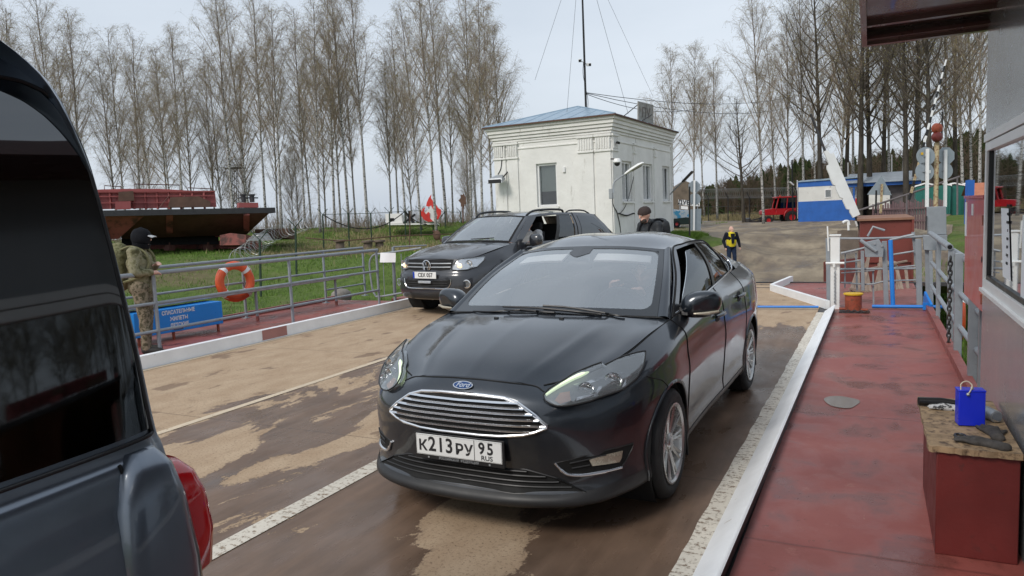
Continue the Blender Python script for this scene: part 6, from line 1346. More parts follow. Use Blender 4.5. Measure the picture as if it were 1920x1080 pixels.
for i,(px,lb) in enumerate(((1735,'teal portable toilet, leftmost of the row'),(1763,'teal portable toilet, second of the row behind the signal pole'),(1788,'teal portable toilet, third of the row behind the right discs'),(1811,'teal portable toilet at the right end, next to the blue post'))):
    dp=43
    if toi0 is None:
        tw=empty('portable_toilet',(0,0,0),0,lb,'toilet','teal portable toilets in a row'); toi0=tw
        q=MB(); q.bx((-.52,0,.0),(.52,1.05,2.05)); q.build('cubicle','teal',tw,bevel=.03)
        q=MB(); q.bx((-.40,-.03,.12),(.40,.0,1.95)); d_=q.build('door','teal',tw,bevel=.01)
        q=MB(); [q.bx((x_-.02,-.05,.2),(x_+.02,-.03,1.85)) for x_ in(-.2,.2)]; q.build('door_rib','teal',d_)
        q=MB(); G_=np.array([[(x_,y_,2.05+.16*(1-abs(x_)/.56)**.5+.02*math.cos(x_*9)) for y_ in(-.06,.5,1.12)] for x_ in np.linspace(-.56,.56,13)]); slab(q,G_,.08,(0,0,1)); q.build('roof','pvc',tw)
    else:
        tw=copy_tree(toi0); tw['label']=lb
    p=ad(px,413,dp); tw.location=p; tw.rotation_euler=(0,0,.02-.08*(i%2))
bp_=MB().beam(ad(1816,420,30),ad(1819,338,30),.26,.2,tuple(fw)); bp_.build('blue_post','cabblue',label='thick blue post between the toilets and the orange roof',cat='post')
ks=frontal('kiosk',1850,420,40,'small shed with an orange-brown roof right of the blue post','shed',rz_=0.); q=MB(); q.bx((-.9,0,0),(1.6,2,1.6)); q.build('wall','shedgrey',ks); MT['orangeroof']=mat('orange_brown_roof',(.42,.16,.09),.7,var=.15); q=MB(); q.add([(-1.0,-.2,1.55),(1.8,-.2,1.55),(1.7,1.2,2.3),(-.9,1.2,2.3),(1.8,2.4,1.6),(-1.,2.4,1.6)],[(0,1,2,3),(3,2,4,5)]); q.build('roof','orangeroof',ks)
# ---- signs seen from behind, signal pole, barriers
MT['signback']=mat('sign_back_grey',(.27,.31,.34),.45,.2,var=.08,sc_=6)
def disc(px,py,r,dp,n=28,rot=0):
    c=ad(px,py,dp); q=MB(); P=[c+(rt*math.cos(a)+up*math.sin(a))*r for a in np.linspace(0,2*PI,n+1)[:-1]+rot]; q.prism(P,fw*.02); return q
def signpost(name,px,yt,yb_4,dp,discs,label,w_=.07,m_='pvc',extra=None,gr=None):
    b=ad(px+ (yt-yt),yb_4,dp); root=empty(name,tuple(b),0,label,'sign',gr)
    MB().beam(ad(px,yt,dp-.06),ad(px-.01*(yb_4-yt),yb_4,dp-.06),w_,w_,tuple(fw)).build('post',m_,root,world=True)
    for (x,y,r,n) in discs:
        d_=disc(x,y,r,dp,n,PI/8 if n==8 else 0).build('sign_disc','signback',root,world=True)
        q=MB(); q.beam(ad(x-4,y,dp-.02),ad(x+4,y,dp-.02),.04,.02); q.build('clamp','galv',d_,world=True)
    return root
sp1=signpost('sign_post',1739,279,388,21,[(1736,293,.27,28),(1734,322,.27,28)],'white post with two grey round sign backs, left of the signal pole')
q=MB(); c=ad(1729,288,20.97); q.box(c,(.07,.005,.07),yaw); q.build('yellow_sticker','yellow',sp1,world=True); q=MB(); c=ad(1743,322,20.97); q.box(c,(.06,.005,.09),yaw); q.build('white_sticker','pvc',sp1,world=True)
signpost('sign_post',1773,281,388,21.6,[(1774,292,.27,8),(1771,320,.25,28)],'white post with an octagon and a disc seen from behind, right of the signal pole')
sgn=empty('signal_pole',tuple(ad(1756,420,21.2)),0,'rusty yellow signal pole with two red lamps and a thin rod on top','signal')
MT['yrust']=mat('peeling_yellow_paint',(.46,.38,.22),.6,var=.15,sc_=6,c2=(.25,.13,.07),thr=(.48,.6))
MB().tube([ad(1757,262,21.2),ad(1754,400,21.2)],.065,10).build('pole','yrust',sgn,world=True)
for y_,m_ in((241,'orange'),(257,'tred')): MB().lathe([(0,-.06),(.13,-.06),(.16,.0),(.13,.1),(.02,.14),(0,.14)],ad(1756,y_,21.1),-fw+V((.3,0,0)),16).build('lamp_head','rust' if y_==241 else 'boxred',sgn,world=True)
MB().tube([ad(1767,210,21.2),ad(1766,255,21.2),ad(1758,266,21.2)],.025,6).build('rod','cable',sgn,world=True)
bm=empty('striped_barrier',tuple(ad(1706,374,24)),0,'raised thin black and white striped barrier pole in front of the dark trunks','barrier')
P0,P1=ad(1705,374,24),ad(1774,112,24)
for i in range(22):
    a=P0+(P1-P0)*i/22+V((0,0,0)); b=P0+(P1-P0)*(i+1)/22; q=MB(); q.beam(a,b,.075-.002*i,.05,tuple(fw)); 
    q.build('white_stripe' if i%2 else 'black_stripe',('pvc' if i%2 else 'cable') if i>8 else ('yrust' if i%2 else 'cable'),bm,world=True)
MT['white2']=MT['white']
sb_=empty('stepped_boom',tuple(ad(1612,440,19)),0,'white stepped barrier boom leaning up to the left above the container','barrier')
pts=[(1545,284),(1551,281),(1557,288),(1562,288),(1563,286),(1613,402),(1600,408),(1594,398),(1593,393),(1588,392),(1581,376),(1581,372),(1575,370),(1567,352),(1567,348),(1562,346),(1557,334),(1556,328),(1551,316),(1551,310),(1555,308),(1552,301)]
q=MB(); q.prism([ad(x,y,19) for x,y in pts],fw*.05); q.build('arm_board','white',sb_,world=True)
q=MB(); q.tube([ad(1550,290,19.1),ad(1606,410,19.1),ad(1622,458,19.1)],.035,6); q.build('arm_pipe','dark_steel',sb_,world=True)
q=MB(); q.beam(ad(1520,214,19.1),ad(1549,288,19.1),.05,.04,tuple(fw)); q.build('arm_tip','dark_steel',sb_,world=True)
q=MB(); q.beam(ad(1604,415,18.9),ad(1607,424,18.9),.08,.04); q.build('white_tip','white',sb_,world=True)
# mast stub with white cap
ws_=empty('mooring_post',tuple(ad(1590,440,17)),0,'short post with a curved white cap on a rusty stand left of the container','post'); MB().tube(crv([ad(1580,418,17),ad(1584,415,17),ad(1590,415,17),ad(1592,422,17)],5),.03,8).build('cap','pvc',ws_,world=True); MB().tube([ad(1590,416,17),ad(1591,432,17)],.025,6).build('stem','pvc',ws_,world=True); q=MB(); q.prism([ad(x,y,17) for x,y in[(1581,431),(1608,432),(1612,470),(1578,470)]],fw*.3); MT['mudrust']=mat('muddy_rust',(.15,.115,.09),.85,var=.3,sc_=4); q.build('stand','mudrust',ws_,world=True)
tri=empty('warning_sign',tuple(ad(1650,400,26)),0,'triangular road sign seen from behind on a pale post above the container','sign')
q=MB(); q.prism([ad(1653,329,26),ad(1626,365,26),ad(1672,366,26)],fw*.02); q.build('sign_plate','signback',tri,world=True); MB().beam(ad(1654,345,25.95),ad(1651,400,25.95),.07,.05,tuple(fw)).build('post','yrust',tri,world=True)
tp2=MB().tube([ad(1643,357,25),ad(1642,400,25)],.035,6); tp2.build('thin_post','cable',label='thin black post left of the triangular sign pole',cat='post')
# ---- container, pallet
ct=empty('container',tuple(ad(1660,560,19.5)),0,'big rusty red steel container with a brown lid behind the grey gate','container')
MT['contred']=mat('rusty_container_red',(.15,.030,.022),.55,var=.2,sc_=1.2,c2=(.08,.02,.015),thr=(.55,.66),world=True)
za,zb=ad(1620,556,18.6)[2],ad(1620,414,18.6)[2]
p00=ad(1612,480,18.5); p10=ad(1711,480,18.0); bk=V([-.03,1,0])*2.6
q=MB(); c4=[p00,p10,p10+bk,p00+bk]; q.add([(p[0],p[1],za) for p in c4]+[(p[0],p[1],zb) for p in c4],[(3,2,1,0),(4,5,6,7),(0,1,5,4),(1,2,6,5),(2,3,7,6),(3,0,4,7)]); q.build('body','contred',ct,world=True,bevel=.01)
q=MB(); d=nrm(p10-p00); c4=[p00-d*.06-V((0,.08,0)),p10+d*.03-V((0,.08,0)),p10+d*.03+bk,p00-d*.06+bk]; q.add([(p[0],p[1],zb+.005) for p in c4]+[(p[0],p[1],zb+.06+.03*(i>1)) for i,p in enumerate(c4)],[(3,2,1,0),(4,5,6,7),(0,1,5,4),(1,2,6,5),(2,3,7,6),(3,0,4,7)]); MT['lidbrown']=mat('brown_rusty_lid',(.24,.12,.075),.7,var=.2,sc_=3); q.build('lid','lidbrown',ct,world=True)
q=MB(); q.beam(V([p10[0],p10[1]-.03,za]),V([p10[0],p10[1]-.03,zb]),.07,.05); q.beam(V([p00[0],p00[1]-.03,za+.9]),V([p10[0],p10[1]-.03,za+.9]),.05,.04); q.build('rib','contred',ct,world=True)
st2=empty('red_tank',tuple(ad(1600,545,17.5)),0,'smaller faded red steel bin left of the container','bin'); q=MB(); q.prism([ad(x,y,17.2) for x,y in[(1578,488),(1622,482),(1622,552),(1578,552)]],fw*1.0); q.build('bin_body','contred',st2,world=True)
pal=empty('slatted_pallet',tuple(ad(1655,560,15)),0,'weathered slatted wooden pallet leaning against the red container','pallet')
MT['slat']=mat('weathered_slats',(.27,.20,.155),.8,var=.25,sc_=8)
for i in range(16):
    f=i/15; xb=1596+108*f; xt=1626+72*f-12*(i<6); yb_5=545+14*f+3*math.sin(i); yt=488+8*math.sin(i*1.7)+10*(i>9); q=MB(); q.beam(ad(xb,yb_5,13.05),ad(xt-8*(i%3),yt,13.7),.055,.02,tuple(fw)); q.build('slat','slat',pal,world=True)
q=MB(); q.beam(ad(1592,541,13.0),ad(1712,563,12.95),.03,.03); q.build('lower_rail','slat',pal,world=True); q=MB(); q.beam(ad(1612,508,13.5),ad(1700,489,13.6),.05,.03); q.build('upper_rail','slat',pal,world=True)
# ---- road side signs by the house
tb=empty('sign_post',tuple(ad(1303,440,31)),0,'two grey sign discs above a grey board on a thin post right of the house','sign')
MB().beam(ad(1302,338,30.9),ad(1301,432,30.9),.07,.05,tuple(fw)).build('post','pvc',tb,world=True)
disc(1302,350,.27,31,8,PI/8).build('sign_disc','signback',tb,world=True); disc(1303,373,.25,31).build('sign_disc','signback',tb,world=True)
q=MB(); q.prism([ad(x,y,31) for x,y in[(1291,393),(1315,391),(1314,432),(1293,432)]],fw*.02); q.build('sign_board','signback',tb,world=True)
MB().tube([ad(1293,350,30.3),ad(1293,442,30.3)],.035,6).build('thin_post','cable',label='thin black post in front of the paired sign discs by the house',cat='post')
ds=empty('place_name_sign',tuple(ad(1283,400,42)),0,'white place-name sign with black letters behind the paired sign discs','sign')
A4=[ad(1272,374,42),ad(1312,377,42),ad(1312,387,42),ad(1272,384,42)]; q=MB(); q.prism(A4,fw*.02); bd=q.build('board','pvc',ds,world=True)
q=MB(); c=sum(A4)/4; q.text('ДУБНА',.34,c-fw*.03-rt*.05,A4[1]-A4[0],A4[0]-A4[3],.004,sx=1.05,bold=.006); q.build('lettering','ink',bd,world=True)
q=MB(); q.prism([ad(x,y,42) for x,y in[(1277,386),(1290,387),(1290,393),(1277,392)]],fw*.02); q.build('small_board','pvc',ds,world=True)
for x in(1275,1308): MB().tube([ad(x,375,42.1),ad(x,425,42.1)],.03,6).build('leg','galv',ds,world=True)
tv_=frontal('covered_trailer',1279,425,39,'dark green trailer with a white and blue patterned cover behind the house corner','trailer')
MT['cover']=mat('blue_white_print',(.62,.68,.72),.6,var=.05,sc_=2,c2=(.08,.38,.62),thr=(.50,.53)); q=MB(); q.prism([(-.75,-.4,.45),(.85,-.4,.45),(.80,-.4,.80),(-.6,-.4,.95),(-.75,-.4,.85)],(0,1.6,0)); q.build('cover','cover',tv_,bevel=.03); MT['dgreen']=mat('dark_green',(.01,.03,.022),.5); q=MB(); q.prism([(-.75,-.42,.12),(.95,-.42,.12),(.95,-.42,.42),(.1,-.42,.50),(-.75,-.42,.42)],(0,1.6,0)); q.build('body','dgreen',tv_); [wheel_simple(tv_,x,-.45,.16,.1) for x in(-.4,.6)]
for n_ in(1,): 
    q=MB(); q.prism([ad(x,y,50) for x,y in[(1262,412),(1262,355),(1282,338),(1300,345),(1300,412)]],fw*4); MT['barnbrown']=mat('brown_boarded_barn',(.14,.11,.08),.8,var=.25,sc_=3,world=True); bn_=q.build('barn_wall','barnbrown',label='brown boarded shed half hidden behind the right end of the house',cat='shed')
# dark wire fence along the back of the yard
wf2=empty('wire_fence',tuple(ad(1400,420,66)),0,'tall dark wire fence with barbed coils behind the red tractor','fence')
fx=[1300,1328,1365,1405,1450,1491]
for i,x in enumerate(fx): MB().tube([ad(x,415-.02*(x-1300),64),ad(x,372-.15*(x-1300)/10,64),ad(x-5,362-.15*(x-1300)/10,64)],.045,5).build('post','cable',wf2,world=True)
for dy in(0,14,28): MB().tube([ad(x,374-.15*(x-1300)/10+dy,64) for x in(1290,1400,1500)],.012,4).build('wire','wire',wf2,world=True)
MT['coil']=mat('razor_wire',(.33,.34,.35),.4,.6)
cc=[]
for a in np.linspace(0,60*2*PI,900): f=a/(120*PI); b=ad(1290+210*f,364-4*f,64); cc.append(b+V((0,0,.42*math.cos(a)))+rt*(.38*math.sin(a)))
MB().tube(cc,.010,3).build('razor_coil','coil',wf2,world=True)
MB().tube([ad(1485,300,58),ad(1487,418,58)],.06,8).build('tall_post','cable',label='tall dark post with a knob between the tractor and the blue cabin',cat='post')
yl=empty('yard_lamp',tuple(ad(1500,420,57)),0,'pale street lamp on a bent pole at the left end of the blue cabin','lamp'); MB().tube(crv([ad(1494,417,56.5),ad(1494,365,56.5),ad(1492,354,56.5),ad(1485,345,56.5)],4),.04,6).build('pole','cable',yl,world=True); MB().beam(ad(1488,347,56.4),ad(1481,341,56.4),.22,.08).build('lamp_head','pvc',yl,world=True)
for x,yt,lb in((1495,338,'short white pole above the left end of the blue cabin roof'),(1590,305,'pale thin pole behind the grey porch roof'),(1672,290,'thin pale pole left of the round sign discs')): MB().tube([ad(x,yt,58),ad(x,410,58)],.05,6).build('pole','pvc',label=lb,cat='pole')
# ---- left bank: barge
bg=empty('barge',tuple(ad(350,470,37)),0,'big rust-red river barge hull propped on blocks on the grassy bank','barge')
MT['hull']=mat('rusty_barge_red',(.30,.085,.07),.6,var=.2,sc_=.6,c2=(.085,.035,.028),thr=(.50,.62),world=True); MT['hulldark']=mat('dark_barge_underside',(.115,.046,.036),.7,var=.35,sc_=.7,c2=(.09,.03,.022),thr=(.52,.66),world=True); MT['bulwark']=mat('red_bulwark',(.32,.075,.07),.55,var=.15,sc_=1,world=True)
D0,D1=37.,41. # near side depth at left and right end
def bgp(x,y,dd=0): f=(x-190)/(515-190); return ad(x,y,D0+(D1-D0)*f+dd)
n0=nrm(np.cross(bgp(515,390)-bgp(190,390),(0,0,1))); n0=n0 if np.dot(n0,fw)>0 else -n0
top_=[bgp(120,396),bgp(515,390)]; wd_=n0*9
dk=[bgp(40,397),bgp(516,389)]
def quad(q,a,b,c,d): q.add([a,b,c,d],[(0,1,2,3)])
q=MB(); a,b=dk; h_=V((0,0,-.30)); q.add([a,b,b+wd_,a+wd_,a+h_,b+h_,b+wd_+h_,a+wd_+h_],[(0,1,2,3),(7,6,5,4),(0,4,5,1),(1,5,6,2),(2,6,7,3),(3,7,4,0)]); MT['deckedge']=mat('dark_deck_edge',(.035,.032,.036),.5,var=.2); q.build('deck_edge','deckedge',bg,world=True)
u0,u1=bgp(212,400),bgp(506,399); l0,l1=bgp(228,448,2.2),bgp(462,440,2.2)
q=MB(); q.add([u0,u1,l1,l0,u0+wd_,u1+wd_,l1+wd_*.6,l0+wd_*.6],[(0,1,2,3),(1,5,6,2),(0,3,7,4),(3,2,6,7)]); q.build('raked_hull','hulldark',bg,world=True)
q=MB(); q.add([bgp(60,399,-.0),bgp(278,398,.0),bgp(222,448,1.2),bgp(60,452,1.2)],[(0,1,2,3)]); q.build('hull_side','hull',bg,world=True)
for x,y0_,y1_ in((318,402,436),(462,402,432)): q=MB(); q.beam(bgp(x,y0_,-.02),bgp(x,y1_,1.6),.32,.1); q.build('hull_bracket','hull',bg,world=True)
q=MB(); q.prism([bgp(x,y,3) for x,y in[(228,445),(410,441),(410,458),(228,460)]],n0*4); q.build('keel_beam','matt_black',bg,world=True)
for x in(318,390): q=MB(); q.beam(bgp(x,470,3.2),bgp(x,455,3.2),.42,.4); q.build('support','hulldark',bg,world=True)
q=MB(); q.prism([bgp(x,y,3) for x,y in[(352,441),(430,438),(425,444),(352,446)]],n0*.5); q.build('rubbing_strake','bulwark',bg,world=True)
q=MB(); bw_=[(110,360),(192,355),(232,354),(300,354),(350,357),(403,360),(406,388),(110,394)]; q.prism([bgp(x,y,2.2) for x,y in bw_],n0*.12); bk_=q.build('bulwark','bulwark',bg,world=True)
for x in range(120,400,22): q=MB(); q.beam(bgp(x,392,2.05),bgp(x-2,358,2.05),.09,.12); q.build('bulwark_rib','bulwark',bk_,world=True)
for y_ in(366,378): q=MB(); q.beam(bgp(112,y_+3,2.02),bgp(402,y_+1,2.02),.06,.06); q.build('bulwark_stringer','bulwark',bk_,world=True)
q=MB(); q.beam(bgp(112,360,2.1),bgp(402,359,2.1),.2,.08); q.build('capping','bulwark',bk_,world=True)
q=MB(); q.prism([bgp(x,y,1.6) for x,y in[(320,370),(350,369),(372,368),(395,378),(394,388),(315,389)]],n0*.3); MT['rustpatch']=mat('brown_rust_plate',(.11,.06,.04),.8,var=.3,sc_=2,world=True); q.build('rusty_plate','rustpatch',bg,world=True)
q=MB(); q.prism([bgp(x,y,1.6) for x,y in[(222,360),(250,358),(252,376),(222,377)]],n0*.3); q.build('machinery_box','rustpatch',bg,world=True); q=MB(); q.prism([bgp(x,y,1.4) for x,y in[(216,378),(245,377),(245,392),(216,393)]],n0*.5); q.build('hatch','bulwark',bg,world=True)
q=MB(); q.prism([bgp(x,y,.6) for x,y in[(448,380),(484,380),(485,389),(448,389)]],n0*.8); bs_=q.build('bollard_seat','bulwark',bg,world=True)
for x in(457,473): q=MB(); q.lathe([(0,0),(.13,0),(.13,.36),(.19,.37),(.19,.45),(0,.45)],bgp(x,379,.9),n=14); q.build('bollard','deckedge',bs_,world=True)
q=MB(); q.beam(bgp(447,371,.9),bgp(484,371,.9),.07,.07); q.build('bollard_bar','deckedge',bs_,world=True)
q=MB()
rr_=[]
for x0_,x1_,y_ in((196,228,348),(252,337,345),(352,395,352)): q.tube([bgp(x0_,y_+14,4),bgp(x0_,y_,4),bgp(x1_,y_+2,4),bgp(x1_,y_+14,4)],.03,5)
for x0_ in(300,330): q.tube([bgp(x0_,388,1.8),bgp(x0_+18,366,1.8)],.02,4)
q.build('deck_handrail','hulldark',bg,world=True)
# rusty floats, planks and blocks beside it
fl=MB().prism([ad(x,y,44) for x,y in[(225,455),(470,450),(470,466),(225,468)]],fw*2).build('pontoon','hull',label='long rust-red pontoon lying on the grass under the barge',cat='pontoon')
MB().prism([ad(x,y,40) for x,y in[(412,441),(432,437),(461,440),(461,459),(412,460)]],fw*1.5).build('steel_block','hull',label='rusty red steel block with timber on top right of the barge',cat='block')
MB().prism([ad(x,y,48) for x,y in[(478,430),(540,428),(540,446),(478,447)]],fw*1.5).build('rusty_tank','rustpatch',label='low rusty tank by the birches right of the barge',cat='tank')
pp_=empty('plank_stack',tuple(ad(490,450,39)),0,'stack of pale grey planks on the grass right of the barge','planks')
for i in range(6): MB().beam(ad(462+3*i,451-2.5*i,39+.2*i),ad(512-2*i,450-2.2*i,39.5+.2*i),.25,.06).build('plank','galv' if i%2 else 'plankgrey',pp_,world=True)
for x,y,dp,lb in((638,466,42,'squat rusty mooring bollard on the grass, left of the three'),(690,467,43,'squat rusty mooring bollard on the grass, middle of the three'),(712,466,43.5,'squat rusty mooring bollard on the grass, right of the three')):
    b=empty('mooring_stump',tuple(ad(x,y,dp)),0,lb,'bollard','mooring stumps on the grass'); c=ad(x,y,dp); MB().lathe([(0,-.1),(.27,-.1),(.24,.38),(.36,.40),(.36,.50),(0,.52)],c,n=14).build('stump','mudrust',b,world=True)
# ---- mound things: flame board, block, hedgehog, rusted emblem, lattice tower
fm=empty('flame_sign',tuple(ad(808,418,53)),0,'red and white flame-shaped board standing on the grassy mound','sign')
MT['flamewhite']=mat('flame_white',(.72,.72,.70),.6); MT['flamered']=mat('flame_red',(.62,.03,.02),.5,var=.05)
fl_o=[(788,392),(789,400),(792,408),(798,414),(803,416),(817,416),(822,412),(826,404),(827,394),(822,390),(818,382),(812,376),(809,365),(803,372),(800,380),(799,385),(794,392),(791,397)]
fl_w=[(789,386),(788,398),(792,408),(798,415),(820,415),(826,406),(827,394),(820,386),(808,388),(800,396),(793,398)]
q=MB(); q.prism([ad(x,y,53) for x,y in fl_w],fw*.05); fb=q.build('white_panel','flamewhite',fm,world=True)
q=MB(); q.prism([ad(x,y,52.95) for x,y in [(809,364),(804,371),(800,380),(799,386),(804,388),(808,385),(812,392),(818,397),(820,404),(816,412),(822,411),(827,400),(827,393),(821,390),(818,384),(812,377),(808,371)]],fw*.04); q.build('red_flame','flamered',fb,world=True)
q=MB(); q.prism([ad(x,y,52.95) for x,y in [(788,392),(788,402),(795,412),(803,416),(812,415),(806,409),(806,400),(803,397),(799,402),(795,397),(797,388),(792,392),(791,397)]],fw*.04); q.build('red_flame','flamered',fb,world=True)
for x in(797,818): MB().tube([ad(x,412,53.05),ad(x,424,53.05)],.03,5).build('leg','dark_steel',fm,world=True)
cb_=empty('concrete_block',tuple(ad(737,421,54)),0,'white concrete block with a dark opening on the grassy mound','block')
q=MB(); q.prism([ad(x,y,54) for x,y in[(722,401),(752,400),(755,418),(724,419)]],fw*1.4); b_=q.build('block','wash',cb_,world=True); q=MB(); q.prism([ad(x,y,53.98) for x,y in[(730,409),(739,409),(739,414),(730,415)]],fw*-.03); q.build('opening','matt_black',b_,world=True); q=MB(); q.prism([ad(x,y,53.6) for x,y in[(728,419),(820,418),(822,421),(728,422)]],fw*1.5); q.build('slab','wash',cb_,world=True)  # opening is a thin black slab, coloured as the dark inside
hg=empty('steel_hedgehog',tuple(ad(768,418,53.5)),0,'dark crossed-beam iron hedgehog between the white block and the flame board','hedgehog')
for a,b in(((757,418),(778,402)),((760,398),(776,418)),((767,396),(768,419))): MB().beam(ad(*a,53.3),ad(*b,54.0),.14,.14).build('beam','dark_steel',hg,world=True)
em=empty('rusty_emblem',tuple(ad(868,418,51)),0,'dark rusty cut-metal emblem on a post in front of the birches by the house','emblem')
q=MB(); rs3=np.random.RandomState(5); q.prism([ad(868+ (6+3*rs3.rand()*(1 if i%2 else -1))*math.cos(a),376+(12+4*rs3.rand()*(1 if i%2 else -1))*math.sin(a),51) for i,a in enumerate(np.linspace(0,2*PI,15)[:-1])],fw*.05); q.build('plate','rustpatch',em,world=True); MB().tube([ad(868,385,51),ad(868,418,51)],.06,6).build('post','rustpatch',em,world=True)
lt=empty('lattice_tower',tuple(ad(441,440,78)),0,'distant steel lattice lighting tower with a platform behind the barge bollards','tower')
q=MB()
for x in(432,438,445,450): q.tube([ad(x,440,78),ad(441+(x-441)*.45,312,78)],.04,4)
q.build('leg','dark_steel',lt,world=True); q=MB()
for i in range(9):
    f=i/9; w_=9*(1-.55*f); y_=436-122*f; q.tube([ad(441-w_,y_,78),ad(441+w_,y_-12,78)],.025,4); q.tube([ad(441+w_,y_,78),ad(441-w_,y_-12,78)],.025,4)
q.build('lattice','dark_steel',lt,world=True); q=MB(); q.lathe([(0,0),(1.1,0),(1.1,.06),(0,.06)],ad(441,316,78),n=12); q.tube([ad(421,318,78),ad(421,310,78),ad(461,309,78),ad(461,317,78)],.03,4); q.build('platform','dark_steel',lt,world=True)
# ---- green post fence with barbed wire
gf=empty('post_fence',tuple(ad(560,480,40)),0,'green steel post fence with forked tops and sagging cable across the meadow','fence')
MT['dkgreen']=mat('dark_green_post',(.012,.035,.018),.6)
gp=[(489,556,450,26.5),(556,519,425,31),(607,466,402,44),(655,466,401,45),(697,468,400,45.5),(732,459,398,49),(761,454,396,51),(790,451,395,52.5),(813,450,397,54),(836,447,397,56),(866,446,398,58)]
tops=[]
for x,yb6,yt,dp in gp:
    b,t_=ad(x,yb6,dp),ad(x-2,yt,dp); b=V([b[0],b[1],min(b[2],GZ(b[0],b[1])-.05)]); tops.append(t_)
    p=MB().tube([b,t_],.045,6).build('post','dkgreen',gf,world=True); u_=rt*.32+V((0,0,.34)); MB().tube([t_+u_,t_,t_-rt*.32+V((0,0,.34))],.022,5).build('fork','dkgreen',p,world=True)
x0_=ad(420,640,15) 
for a,b in zip(tops[1:-1],tops[2:]):
    if a is tops[1]: continue
    MB().tube([a,b],.016,4).build('wire','dkgreen',gf,world=True)
for i0,i1,s_ in((2,6,1.05),(6,9,.95)):
    a,b=tops[i0],tops[i1]; MB().tube([a+(b-a)*f-V((0,0,s_*4*f*(1-f))) for f in np.linspace(0,1,14)],.035,5).build('sagging_cable','cable',gf,world=True)
cc=[]
A_,B_2=ad(470,505,24),tops[2]
for a in np.linspace(0,34*2*PI,620):
    f=a/(68*PI); m_=tops[0]+V((0,0,.1)) if f<.0 else None
    P=(ad(440,490,24)*(1-f*2)+ad(508,440,31)*(f*2)) if f<.5 else (ad(508,440,31)*(2-2*f)+ad(600,412,43)*(2*f-1)); cc.append(P+V((0,0,.30*math.cos(a)))+rt*(.30*math.sin(a))+fw*.1*math.sin(a*.5))
MB().tube(cc,.0075,3).build('razor_coil','coil',gf,world=True)
MB().tube([ad(769,395,40),ad(768,466,40)],.03,6).build('pole','rustpatch',label='thin rusty pole standing on the grass before the iron hedgehog',cat='pole')
ap=empty('anchor',tuple(ad(816,455,44)),0,'rusty anchor-like fitting standing on the grass left of the pickup','anchor'); q=MB(); q.ball(ad(819,441,44),(.28,.1,.32),10); q.build('body','rustpatch',ap,world=True); MB().tube([ad(812,432,44),ad(819,441,44),ad(828,452,44)],.07,6).build('stem','rustpatch',ap,world=True)
q=MB(); q.tube([ad(572,446,40),ad(640,452,40),ad(750,442,42),ad(870,438,44)],.035,6); q.build('pipe_rail','rustpatch',label='low rusty pipe rail running through the dry grass below the mound',cat='pipe')
q=MB(); q.ball(ad(640,556,17.5),(.24,.3,.20),12); MT['stone']=mat('field_stone',(.20,.18,.16),.9,var=.3,sc_=6,bump=.6,bs=20); q.build('boulder','stone',label='grey boulder in the grass behind the end of the bench',cat='rock')
# ================================================================ trees
def bark_birch():
    t=NT('birch_bark'); v=t.co((1,1,.35)); n=t.noise(7,5,.7,v); m=t.noise(3,5,.65,t.co((2,2,6)))
    sp=t.n('SeparateXYZ'); t.set(sp.inputs[0],t.co())
    z=t.math('DIVIDE',sp.outputs[2],20.)
    c=t.mix(t.ramp(m,[(.50,0.),(.57,1.)]),t.ramp(n,[(.3,(.33,.32,.30)),(.7,(.58,.57,.54))]),(.045,.04,.037))
    c=t.mix(t.ramp(z,[(0.,1.),(.045,.35),(.10,0.)]),c,(.06,.055,.048)); c=t.mix(t.ramp(z,[(.45,0.),(.75,.75)]),c,(.13,.10,.085))
    t.P(Base_Color=c,Roughness=.85,Specular_IOR_Level=.1); return t.m
MT['birch']=bark_birch()
def dark_bark():
    t=NT('dark_bark'); t.P(Base_Color=t.ramp(t.noise(4,6,.7,t.co((1,1,.3))),[(.3,(.035,.03,.026)),(.55,(.075,.066,.055)),(.75,(.12,.12,.095))]),Roughness=.9,Specular_IOR_Level=.1); return t.m
MT['darkbark']=dark_bark()
MT['twig']=mat('brown_grey_twigs',(.30,.245,.19),.9,var=.3,spec=.1); MT['twigdark']=mat('dark_twigs',(.14,.12,.10),.9,var=.3,spec=.1)
MT['bud']=mat('spring_buds',(.34,.31,.10),.8,var=.3,spec=.1)
def tri_tube(V_,F_,pts,rs,n=3):
    base=len(V_); k=len(pts)
    for i in range(k):
        t_=nrm(pts[min(i+1,k-1)]-pts[max(i-1,0)]); x=np.cross(t_,(.31,.87,.38)); x/=np.linalg.norm(x)+1e-9; y=np.cross(t_,x)
        for j in range(n):
            a=2*PI*j/n; V_.append(pts[i]+rs[i]*(x*math.cos(a)+y*math.sin(a)))
    for i in range(k-1):
        for j in range(n): F_.append((base+i*n+j,base+i*n+(j+1)%n,base+(i+1)*n+(j+1)%n,base+(i+1)*n+j))
def segs_mesh(sg,n=3):
    A=np.array([a[0] for a in sg]); B=np.array([a[1] for a in sg]); r0=np.array([a[2] for a in sg]); r1=np.array([a[3] for a in sg])
    t_=B-A; t_/=np.linalg.norm(t_,axis=1)[:,None]+1e-9; x=np.cross(t_,V([.31,.87,.38])); x/=np.linalg.norm(x,axis=1)[:,None]+1e-9; y=np.cross(t_,x)
    an=2*PI*np.arange(n)/n; ring_=x[:,None]*np.cos(an)[None,:,None]+y[:,None]*np.sin(an)[None,:,None]
    v=np.concatenate([A[:,None]+ring_*r0[:,None,None],B[:,None]+ring_*r1[:,None,None]],1).reshape(-1,3)
    j=np.arange(n); q=np.stack([j,(j+1)%n,n+(j+1)%n,n+j],1)[None]+(np.arange(len(sg))*2*n)[:,None,None]
    m=MB(); m.v=[v]; m.n=len(v); m.f=q.reshape(-1,4).tolist(); return m
